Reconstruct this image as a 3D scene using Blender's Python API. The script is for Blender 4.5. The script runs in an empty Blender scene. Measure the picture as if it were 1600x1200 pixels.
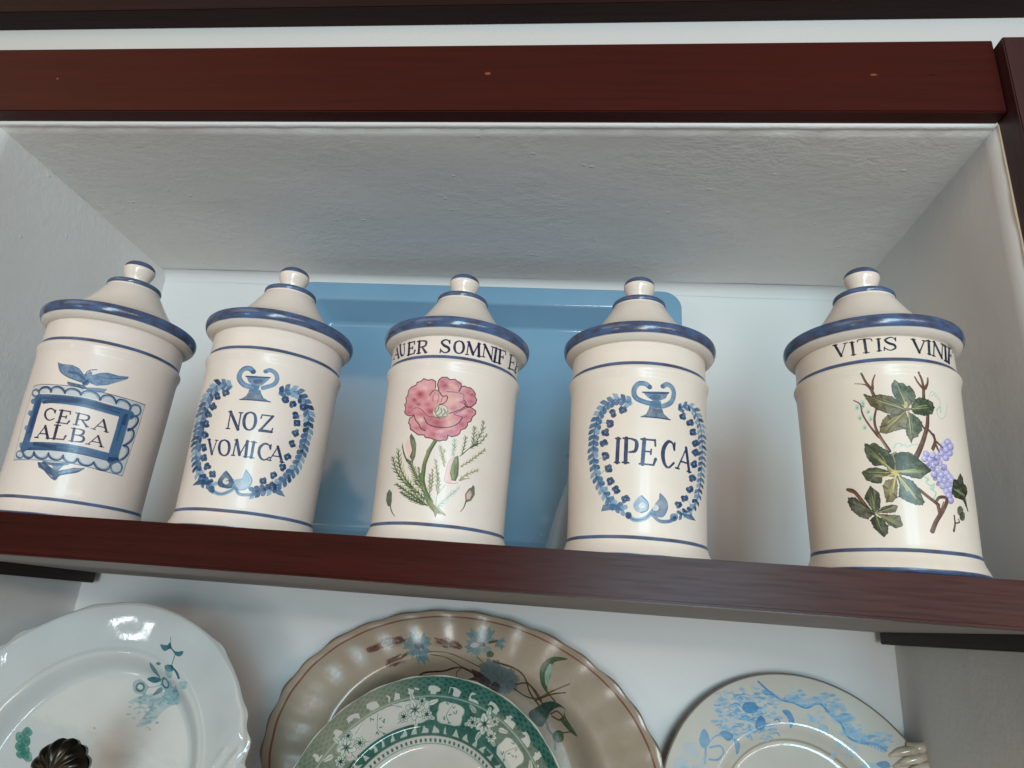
import bpy, bmesh, math, random
import numpy as np
from mathutils import Matrix, Vector

C = bpy.context.scene.collection
SC = bpy.context.scene
R = math.radians

# ------------------------------------------------------------------ camera, world, lamps, exposure
cam = bpy.data.cameras.new('camera'); cam.lens = 23.653; cam.sensor_width = 36.0; cam.sensor_fit = 'HORIZONTAL'
cam.clip_start = 0.01; cam.clip_end = 100
co = bpy.data.objects.new('camera', cam); C.objects.link(co)
right = Vector((0.99384, 0.08207, 0.07443)); up = Vector((-0.04237, -0.33925, 0.93974)); fwd = Vector((-0.10238, 0.93711, 0.33368))
co.matrix_world = Matrix(((right.x, up.x, -fwd.x, 0.0), (right.y, up.y, -fwd.y, -0.58759), (right.z, up.z, -fwd.z, -0.05235), (0, 0, 0, 1)))
SC.camera = co

w = bpy.data.worlds.new('World'); SC.world = w; w.use_nodes = True
w.node_tree.nodes['Background'].inputs[0].default_value = (1.0, 0.77, 0.57, 1)
w.node_tree.nodes['Background'].inputs[1].default_value = 0.175

def lamp(name, loc, target, sx, sy, power, col):
    l = bpy.data.lights.new(name, 'AREA'); l.shape = 'RECTANGLE'; l.size = sx; l.size_y = sy; l.energy = power; l.color = col
    o = bpy.data.objects.new(name, l); C.objects.link(o)
    d = Vector(target) - Vector(loc)
    o.matrix_world = Matrix.Translation(Vector(loc)) @ d.to_track_quat('-Z', 'Y').to_matrix().to_4x4()
    return o

# the window behind the camera, a little to the right and just above shelf height: two by two panes of cool daylight
WX, WY, WZ = 0.55, -3.1, 0.14
for dx in (-0.23, 0.23):
    for dz in (-0.27, 0.27):
        lamp('window_pane', (WX + dx, WY, WZ + dz), (WX + dx * 0.5, 0.3, WZ * 0.2), 0.41, 0.48, 14.0, (0.58, 0.87, 1.0))
# glazed door lower down behind the camera, and a strip lamp added at the right rear for the shelf front's sheen
lamp('door_pane', (0.12, -3.0, -0.60), (0.12, 0.2, 0.1), 0.55, 0.70, 22.0, (0.95, 0.95, 0.94))
lamp('sheen_strip', (1.75, -2.65, 0.17), (0.2, 0.0, 0.0), 1.7, 0.10, 19.0, (1.0, 0.83, 0.77))
# broad warm light from the left of the room, above shelf height, and a small far window beside it
lamp('left_wall_light', (-1.8, -2.2, 1.25), (0.2, 0.2, 0.2), 2.2, 1.3, 17.0, (1.0, 0.73, 0.50))
for dx in (-0.05, 0.05):
    for dz in (-0.06, 0.06):
        lamp('far_window_pane', (-2.05 + dx, -2.85 + dx * 0.6, -0.42 + dz), (-0.5, 0.15, -0.07), 0.085, 0.105, 0.9, (0.92, 0.97, 1.0))

SC.view_settings.view_transform = 'Standard'; SC.view_settings.look = 'None'
SC.view_settings.exposure = 0.11; SC.view_settings.gamma = 1.0
SC.render.engine = 'CYCLES'

# ------------------------------------------------------------------ helpers
def srgb(r, g, b):
    f = lambda c: (c / 255 / 12.92) if c / 255 <= 0.04045 else ((c / 255 + 0.055) / 1.055) ** 2.4
    return (f(r), f(g), f(b), 1.0)

def link(name, me, mat=None, parent=None, smooth=True, label=None, cat=None, group=None, kind=None):
    o = bpy.data.objects.new(name, me); C.objects.link(o)
    if mat: me.materials.append(mat)
    if smooth:
        me.polygons.foreach_set('use_smooth', [True] * len(me.polygons))
    if parent: o.parent = parent
    tag(o, label, cat, group, kind)
    return o

def tag(o, label=None, cat=None, group=None, kind=None):
    for k, v in (('label', label), ('category', cat), ('group', group), ('kind', kind)):
        if v: o[k] = v
    return o

def empty(name, loc, label, cat, group=None):
    o = bpy.data.objects.new(name, None); C.objects.link(o); o.location = loc
    return tag(o, label, cat, group)

def mesh(name, v, f):
    me = bpy.data.meshes.new(name); me.from_pydata(v, [], f); me.update(); return me

def box_bm(bm, x0, x1, y0, y1, z0, z1):
    v = [bm.verts.new(p) for p in ((x0, y0, z0), (x1, y0, z0), (x1, y1, z0), (x0, y1, z0), (x0, y0, z1), (x1, y0, z1), (x1, y1, z1), (x0, y1, z1))]
    for q in ((0, 3, 2, 1), (4, 5, 6, 7), (0, 1, 5, 4), (1, 2, 6, 5), (2, 3, 7, 6), (3, 0, 4, 7)):
        bm.faces.new([v[i] for i in q])

def box(name, b, mat, parent=None, bevel=0.0, **kw):
    bm = bmesh.new(); box_bm(bm, *b)
    if bevel: bmesh.ops.bevel(bm, geom=bm.edges[:], offset=bevel, segments=2, affect='EDGES')
    me = bpy.data.meshes.new(name); bm.to_mesh(me); bm.free()
    return link(name, me, mat, parent, smooth=False, **kw)

def wavy_sheet(name, o, a, b, na, nb, amp, mat, **kw):
    """a wall or ceiling slab whose front face is very slightly uneven, like hand-laid plaster"""
    rnd = random.Random(sum(map(ord, name))); ph = [(rnd.uniform(3, 9), rnd.uniform(3, 9), rnd.uniform(0, 6)) for _ in range(5)]
    o, a, b = Vector(o), Vector(a), Vector(b); n = a.cross(b).normalized(); v = []; f = []
    for j in range(nb + 1):
        for i in range(na + 1):
            u, t = i / na, j / nb
            e = min(u, 1 - u, t, 1 - t) * 8; e = min(1, e)
            h = sum(math.sin(p * u * 2.2 + q * t * 1.7 + r) for p, q, r in ph) * amp * e / 3
            v.append(o + a * u + b * t + n * h)
    for j in range(nb):
        for i in range(na):
            k = j * (na + 1) + i; f.append((k, k + 1, k + na + 2, k + na + 1))
    m0 = len(v)                                         # back of the slab
    back = [o - n * 0.05, o + a - n * 0.05, o + a + b - n * 0.05, o + b - n * 0.05]; v += back
    f.append((m0 + 3, m0 + 2, m0 + 1, m0))
    W = na + 1  # wall white made greyer to hold down the full light on this strip
    f.append(tuple([m0, m0 + 1] + [i for i in range(na, -1, -1)]))
    f.append(tuple([m0 + 2, m0 + 3] + [nb * W + i for i in range(na + 1)]))
    f.append(tuple([m0 + 3, m0] + [j * W for j in range(nb + 1)]))
    f.append(tuple([m0 + 1, m0 + 2] + [j * W + na for j in range(nb, -1, -1)]))
    me = mesh(name, [tuple(p) for p in v], f)
    ob = link(name, me, mat, None, smooth=False, **kw)
    me.polygons.foreach_set('use_smooth', [i < na * nb for i in range(len(me.polygons))])
    return ob

# ------------------------------------------------------------------ node helpers
class NT:
    def __init__(s, name):
        s.mat = bpy.data.materials.new(name); s.mat.use_nodes = True; s.t = s.mat.node_tree; s.n = s.t.nodes
        s.b = s.n['Principled BSDF']
    def add(s, typ, **kw):
        n = s.n.new(typ)
        for k, v in kw.items(): setattr(n, k, v)
        return n
    def put(s, sock, v):
        if hasattr(v, 'is_linked'): s.t.links.new(v, sock)
        else: sock.default_value = v
    def math(s, op, a, b=0.0, c=0.0, clamp=False):
        n = s.add('ShaderNodeMath', operation=op); n.use_clamp = clamp
        for i, v in enumerate((a, b, c)): s.put(n.inputs[i], v)
        return n.outputs[0]
    def mix(s, f, a, b):
        n = s.add('ShaderNodeMix', data_type='RGBA'); s.put(n.inputs[0], f); s.put(n.inputs[6], a); s.put(n.inputs[7], b); return n.outputs[2]
    def coord(s, scale=(1, 1, 1)):
        t = s.add('ShaderNodeTexCoord'); m = s.add('ShaderNodeMapping'); s.t.links.new(t.outputs['Object'], m.inputs[0]); m.inputs['Scale'].default_value = scale; return m.outputs[0]
    def noise(s, vec, scale, detail=4, rough=0.55):
        n = s.add('ShaderNodeTexNoise'); s.put(n.inputs['Vector'], vec); n.inputs['Scale'].default_value = scale; n.inputs['Detail'].default_value = detail; n.inputs['Roughness'].default_value = rough; return n.outputs[0]
    def ramp(s, f, stops):
        n = s.add('ShaderNodeMapRange'); n.interpolation_type = 'SMOOTHSTEP'; s.put(n.inputs[0], f)
        for i, v in enumerate(stops): n.inputs[i + 1].default_value = v
        return n.outputs[0]
    def bump(s, h, strength, dist, prev=None):
        n = s.add('ShaderNodeBump'); s.put(n.inputs['Height'], h); n.inputs['Strength'].default_value = strength; n.inputs['Distance'].default_value = dist
        if prev is not None: s.put(n.inputs['Normal'], prev)
        return n.outputs[0]
    def fin(s, col=None, rough=0.5, normal=None, spec=None, coat=None, metal=None):
        if col is not None: s.put(s.b.inputs['Base Color'], col)
        s.put(s.b.inputs['Roughness'], rough)
        if normal is not None: s.put(s.b.inputs['Normal'], normal)
        if spec is not None: s.put(s.b.inputs['Specular IOR Level'], spec)
        if metal is not None: s.put(s.b.inputs['Metallic'], metal)
        if coat is not None: s.b.inputs['Coat Weight'].default_value = coat; s.b.inputs['Coat Roughness'].default_value = 0.10
        return s.mat

def plaster(name, col, bumps, specks=0.0, axis=(1, 1, 1)):
    m = NT(name); v = m.coord(axis)
    big = m.noise(v, 3.0, 3); stain = m.noise(m.coord(), 9, 6, 0.65); fine = m.noise(v, 230, 3, 0.6); mid = m.noise(v, 80, 4, 0.6)
    c = m.mix(m.ramp(big, (0.3, 0.7, 0, 1)), tuple(x * 0.955 for x in col[:3]) + (1,), col)
    c = m.mix(m.math('MULTIPLY', m.ramp(stain, (0.58, 0.80, 0, 1)), 0.10), c, (0.46, 0.41, 0.34, 1))
    patch = m.ramp(m.noise(m.coord(), 5.5, 3), (0.32, 0.68, 0.25, 1.15))
    h = m.math('MULTIPLY', m.math('ADD', m.math('MULTIPLY', fine, 0.35), mid), patch)
    h = m.math('ADD', h, m.math('MULTIPLY', m.noise(v, 17, 3), 0.5))
    if specks:
        vo = m.add('ShaderNodeTexVoronoi'); m.put(vo.inputs['Vector'], v); vo.inputs['Scale'].default_value = 46; vo.inputs['Randomness'].default_value = 1
        sp = m.ramp(vo.outputs['Distance'], (0.0, 0.16, 1, 0))
        keep = m.ramp(m.noise(v, 21, 2), (0.56, 0.64, 0, 1))
        h = m.math('ADD', h, m.math('MULTIPLY', m.math('MULTIPLY', sp, keep), specks))
    nrm = m.bump(h, bumps, 0.004)
    return m.fin(c, 0.75, nrm, spec=0.25)

def wood(name, dark, light, rough=0.38, streak=1.0, axis=0, spec=0.5, bmp=0.3):
    m = NT(name); sc = [1, 1, 1]
    for i in range(3): sc[i] = 4.5 if i == axis else 120
    v = m.coord(tuple(sc)); v2 = m.coord(tuple(26 if i == axis else 420 for i in range(3)))
    g = m.noise(v, 1.0, 6, 0.6); p = m.noise(v2, 1.0, 3, 0.5); b = m.noise(m.coord(), 2.3, 2)
    c = m.mix(m.ramp(g, (0.3, 0.72, 0, 1)), dark, light)
    c = m.mix(m.math('MULTIPLY', m.ramp(p, (0.56, 0.7, 0, 1)), 0.65 * streak), c, tuple(x * 0.35 for x in dark[:3]) + (1,))
    c = m.mix(m.math('MULTIPLY', m.ramp(b, (0.35, 0.7, 0, 1)), 0.35), c, tuple(x * 1.25 for x in light[:3]) + (1,))
    rr = m.math('ADD', rough - 0.06, m.math('MULTIPLY', p, 0.16))
    return m.fin(c, rr, m.bump(m.math('SUBTRACT', m.math('MULTIPLY', g, 0.4), m.math('MULTIPLY', m.ramp(p, (0.5, 0.7, 0, 1)), 0.8 * streak)), bmp, 0.0008), spec=spec)

# ------------------------------------------------------------------ hand-painted decoration: strokes rasterised into a picture made here, in memory
PAL = dict(nv=(24, 22, 56), nb=(22, 46, 86), nk=(20, 30, 48), b1=(22, 54, 92), b2=(62, 98, 134), b3=(118, 150, 176), w=(226, 216, 202),
    p0=(128, 36, 52), p1=(160, 76, 92), p2=(192, 118, 128), p3=(206, 146, 146), p4=(222, 178, 180), ol=(70, 32, 42), pod=(206, 206, 186), gy=(98, 108, 92),
    g1=(54, 72, 44), g2=(92, 106, 66), g3=(140, 148, 100), g4=(136, 124, 80), g5=(140, 166, 152), g6=(166, 196, 188), gr=(124, 136, 96), peach=(222, 176, 140), gd=(66, 76, 62), gd2=(42, 62, 54),
    pk=(216, 176, 168), pr=(140, 92, 110), pr2=(88, 82, 104), ld=(36, 44, 30),
    br=(112, 78, 62), brd=(64, 42, 36), rb=(128, 62, 50), oc=(178, 150, 96), tl=(140, 186, 166),
    l0=(34, 54, 34), l1=(64, 80, 62), l2=(72, 68, 40), lo=(104, 92, 52), lk=(40, 46, 32), lg=(132, 142, 98), yv=(200, 184, 112), ol2=(28, 32, 26),
    gp0=(92, 90, 140), gp1=(150, 146, 194), gp2=(182, 178, 214), gp3=(222, 220, 236),
    te=(88, 136, 144), td=(26, 80, 92), gm=(44, 108, 94), sp=(140, 112, 100),
    fb=(92, 62, 46), fd=(50, 32, 32), pb=(92, 118, 120), pd=(58, 76, 84), pg=(96, 106, 104), sb=(76, 54, 38),
    q1=(76, 130, 176), q2=(112, 156, 190), q3=(146, 180, 202))
PAL = {k: np.array(v) / 255.0 for k, v in PAL.items()}
NAMES = list(PAL)
RNG = np.random.default_rng(5)
def vnoise(n, cells):
    g = RNG.random((cells + 1, cells + 1)); t = np.linspace(0, cells, n, endpoint=False); i = t.astype(int); f = t - i; f = f * f * (3 - 2 * f)
    a = g[i][:, i] * (1 - f) + g[i][:, i + 1] * f; b = g[i + 1][:, i] * (1 - f) + g[i + 1][:, i + 1] * f
    return a * (1 - f[:, None]) + b * f[:, None]
WASH = 0.5 * vnoise(1024, 40) + 0.3 * vnoise(1024, 110) + 0.2 * vnoise(1024, 320)

def smooth_line(P, closed=False, k=5):
    if len(P) < 3: return P
    Q = np.vstack([P[-1], P, P[0], P[1]]) if closed else np.vstack([2 * P[0] - P[1], P, 2 * P[-1] - P[-2]])
    out = []
    for i in range(1, len(Q) - 2):
        a, b, c, d = Q[i - 1:i + 3]
        for t in np.arange(k) / k: out.append(0.5 * (2 * b + (c - a) * t + (2 * a - 5 * b + 4 * c - d) * t * t + (3 * b - a - 3 * c + d) * t ** 3))
    if not closed: out.append(Q[-2])
    return np.array(out)

class Canvas:
    """x0..x1, y0..y1 in tenths of a millimetre on the painted surface"""
    def __init__(s, x0, x1, y0, y1, ppu, base=None):
        s.x0, s.y0, s.k = x0, y0, ppu; s.w, s.h = int((x1 - x0) * ppu), int((y1 - y0) * ppu)
        s.rgb = np.zeros((s.h, s.w, 3)); s.a = np.zeros((s.h, s.w))
        s.rgb[:] = PAL['b2'] if base is None else base
    def px(s, P): return (np.asarray(P, float) - (s.x0, s.y0)) * s.k
    def blend(s, bx, cov, col, al, wash=0.55):
        x0, x1, y0, y1 = bx; oy, ox = RNG.integers(0, 1024, 2)
        n = WASH[np.ix_((np.arange(y0, y1) + oy) % 1024, (np.arange(x0, x1) + ox) % 1024)]
        a = np.clip(cov * al * (1 - wash * 0.38 + wash * (n - 0.25) * 1.5), 0, 1)
        c = np.clip(col * (1 + RNG.uniform(-0.05, 0.05)), 0, 1)
        A = s.a[y0:y1, x0:x1]; na = a + A * (1 - a); safe = np.maximum(na, 1e-5)
        s.rgb[y0:y1, x0:x1] = (c * a[..., None] + s.rgb[y0:y1, x0:x1] * (A * (1 - a))[..., None]) / safe[..., None]
        s.a[y0:y1, x0:x1] = na
    def bbox(s, P, m):
        lo, hi = P.min(0) - m, P.max(0) + m
        x0, x1, y0, y1 = max(0, int(lo[0])), min(s.w, int(hi[0]) + 2), max(0, int(lo[1])), min(s.h, int(hi[1]) + 2)
        return None if x0 >= x1 or y0 >= y1 else (x0, x1, y0, y1)
    def seg(s, bx, P, rad):
        X, Y = np.meshgrid(np.arange(bx[0], bx[1]) + 0.5, np.arange(bx[2], bx[3]) + 0.5); D = np.full(X.shape, 1e9)
        for i in range(len(P) - 1):
            a, b = P[i], P[i + 1]; d = b - a; L = max(d @ d, 1e-9)
            t = np.clip(((X - a[0]) * d[0] + (Y - a[1]) * d[1]) / L, 0, 1)
            D = np.minimum(D, np.hypot(X - a[0] - d[0] * t, Y - a[1] - d[1] * t) - (rad[i] + (rad[i + 1] - rad[i]) * t))
        return X, Y, D
    def stroke(s, P, w, col, al):
        P = s.px(P); rad = np.interp(np.linspace(0, 1, len(P)), np.linspace(0, 1, len(w)), w) * s.k; rad = np.maximum(rad, 0.45)
        bx = s.bbox(P, rad.max() + 2)
        if bx is None: return
        X, Y, D = s.seg(bx, P, rad)
        s.blend(bx, np.clip(0.5 - D / 1.4, 0, 1), col, al)
    def fill(s, P, col, al):
        P = s.px(P); bx = s.bbox(P, 2)
        if bx is None: return
        Q = np.vstack([P, P[:1]]); X, Y, D = s.seg(bx, Q, np.zeros(len(Q))); ins = np.zeros(X.shape, bool)
        for i in range(len(P)):
            (ax, ay), (bx_, by) = Q[i], Q[i + 1]
            if ay == by: continue
            ins ^= ((ay > Y) != (by > Y)) & (X < (bx_ - ax) * (Y - ay) / (by - ay) + ax)
        sd = np.where(ins, -D, D)
        s.blend(bx, np.clip(0.5 - sd / 1.4, 0, 1) * (0.88 + 0.12 * np.exp(-D / 3.0)), col, al)
    def run(s, text):
        for ln in text.strip().split('\n'):
            # stroke kind, colour number, opacity in per cent, how many widths, the widths, then x y and steps from point to point
            q = [int(k) for k in ln.split()]; op = 'SLFGEB'[q[0]]; col = PAL[NAMES[q[1]]]; al = q[2] / 100; w = q[4:4 + q[3]]
            v = np.array(q[4 + q[3]:], float).reshape(-1, 2).cumsum(0)
            if op == 'B':                       # soft-edged wash
                c, a, e = s.px(v[0]), s.px(v[1]) - s.px(v[0]), s.px(v[2]) - s.px(v[0])
                bx = s.bbox(np.array([c - abs(a) * 1.8 - abs(e) * 1.8, c + abs(a) * 1.8 + abs(e) * 1.8]), 1)
                if bx is None: continue
                X, Y = np.meshgrid(np.arange(bx[0], bx[1]) + 0.5 - c[0], np.arange(bx[2], bx[3]) + 0.5 - c[1]); det = a[0] * e[1] - a[1] * e[0]
                d2 = ((X * e[1] - Y * e[0]) / det) ** 2 + ((Y * a[0] - X * a[1]) / det) ** 2
                s.blend(bx, np.exp(-d2 * 1.7), col, al, 0.9); continue
            if op == 'E':
                c, a, b = v[0], v[1] - v[0], v[2] - v[0]
                t = np.linspace(0, 2 * np.pi, 9)[:-1]; r = RNG.uniform(0.85, 1.1, 8)
                v = c + np.outer(np.cos(t) * r, a) + np.outer(np.sin(t) * r, b); op = 'G'
            if op in 'SL':
                ww = [max(float(k), 0.6) for k in w]
                s.stroke(smooth_line(v) if op == 'S' else v, ww if len(ww) > 1 else ww * 2, col, al)
            else: s.fill(smooth_line(v, True) if op == 'G' else v, col, al)
    def image(s, name, ground):
        im = bpy.data.images.new(name, s.w, s.h, alpha=True)
        im.alpha_mode = 'CHANNEL_PACKED'
        # thin paint lets the ground colour through: mix it here, as the eye sees it, and keep the cover opaque
        g = np.array(ground) / 255.0; px = np.ones((s.h, s.w, 4), np.float32)
        px[..., :3] = g + (s.rgb - g) * s.a[..., None]; px[..., 3] = np.clip(s.a * 6, 0, 1)
        im.pixels.foreach_set(np.clip(px, 0, 1).ravel()); im.update(); im.pack()
        return im

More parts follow.
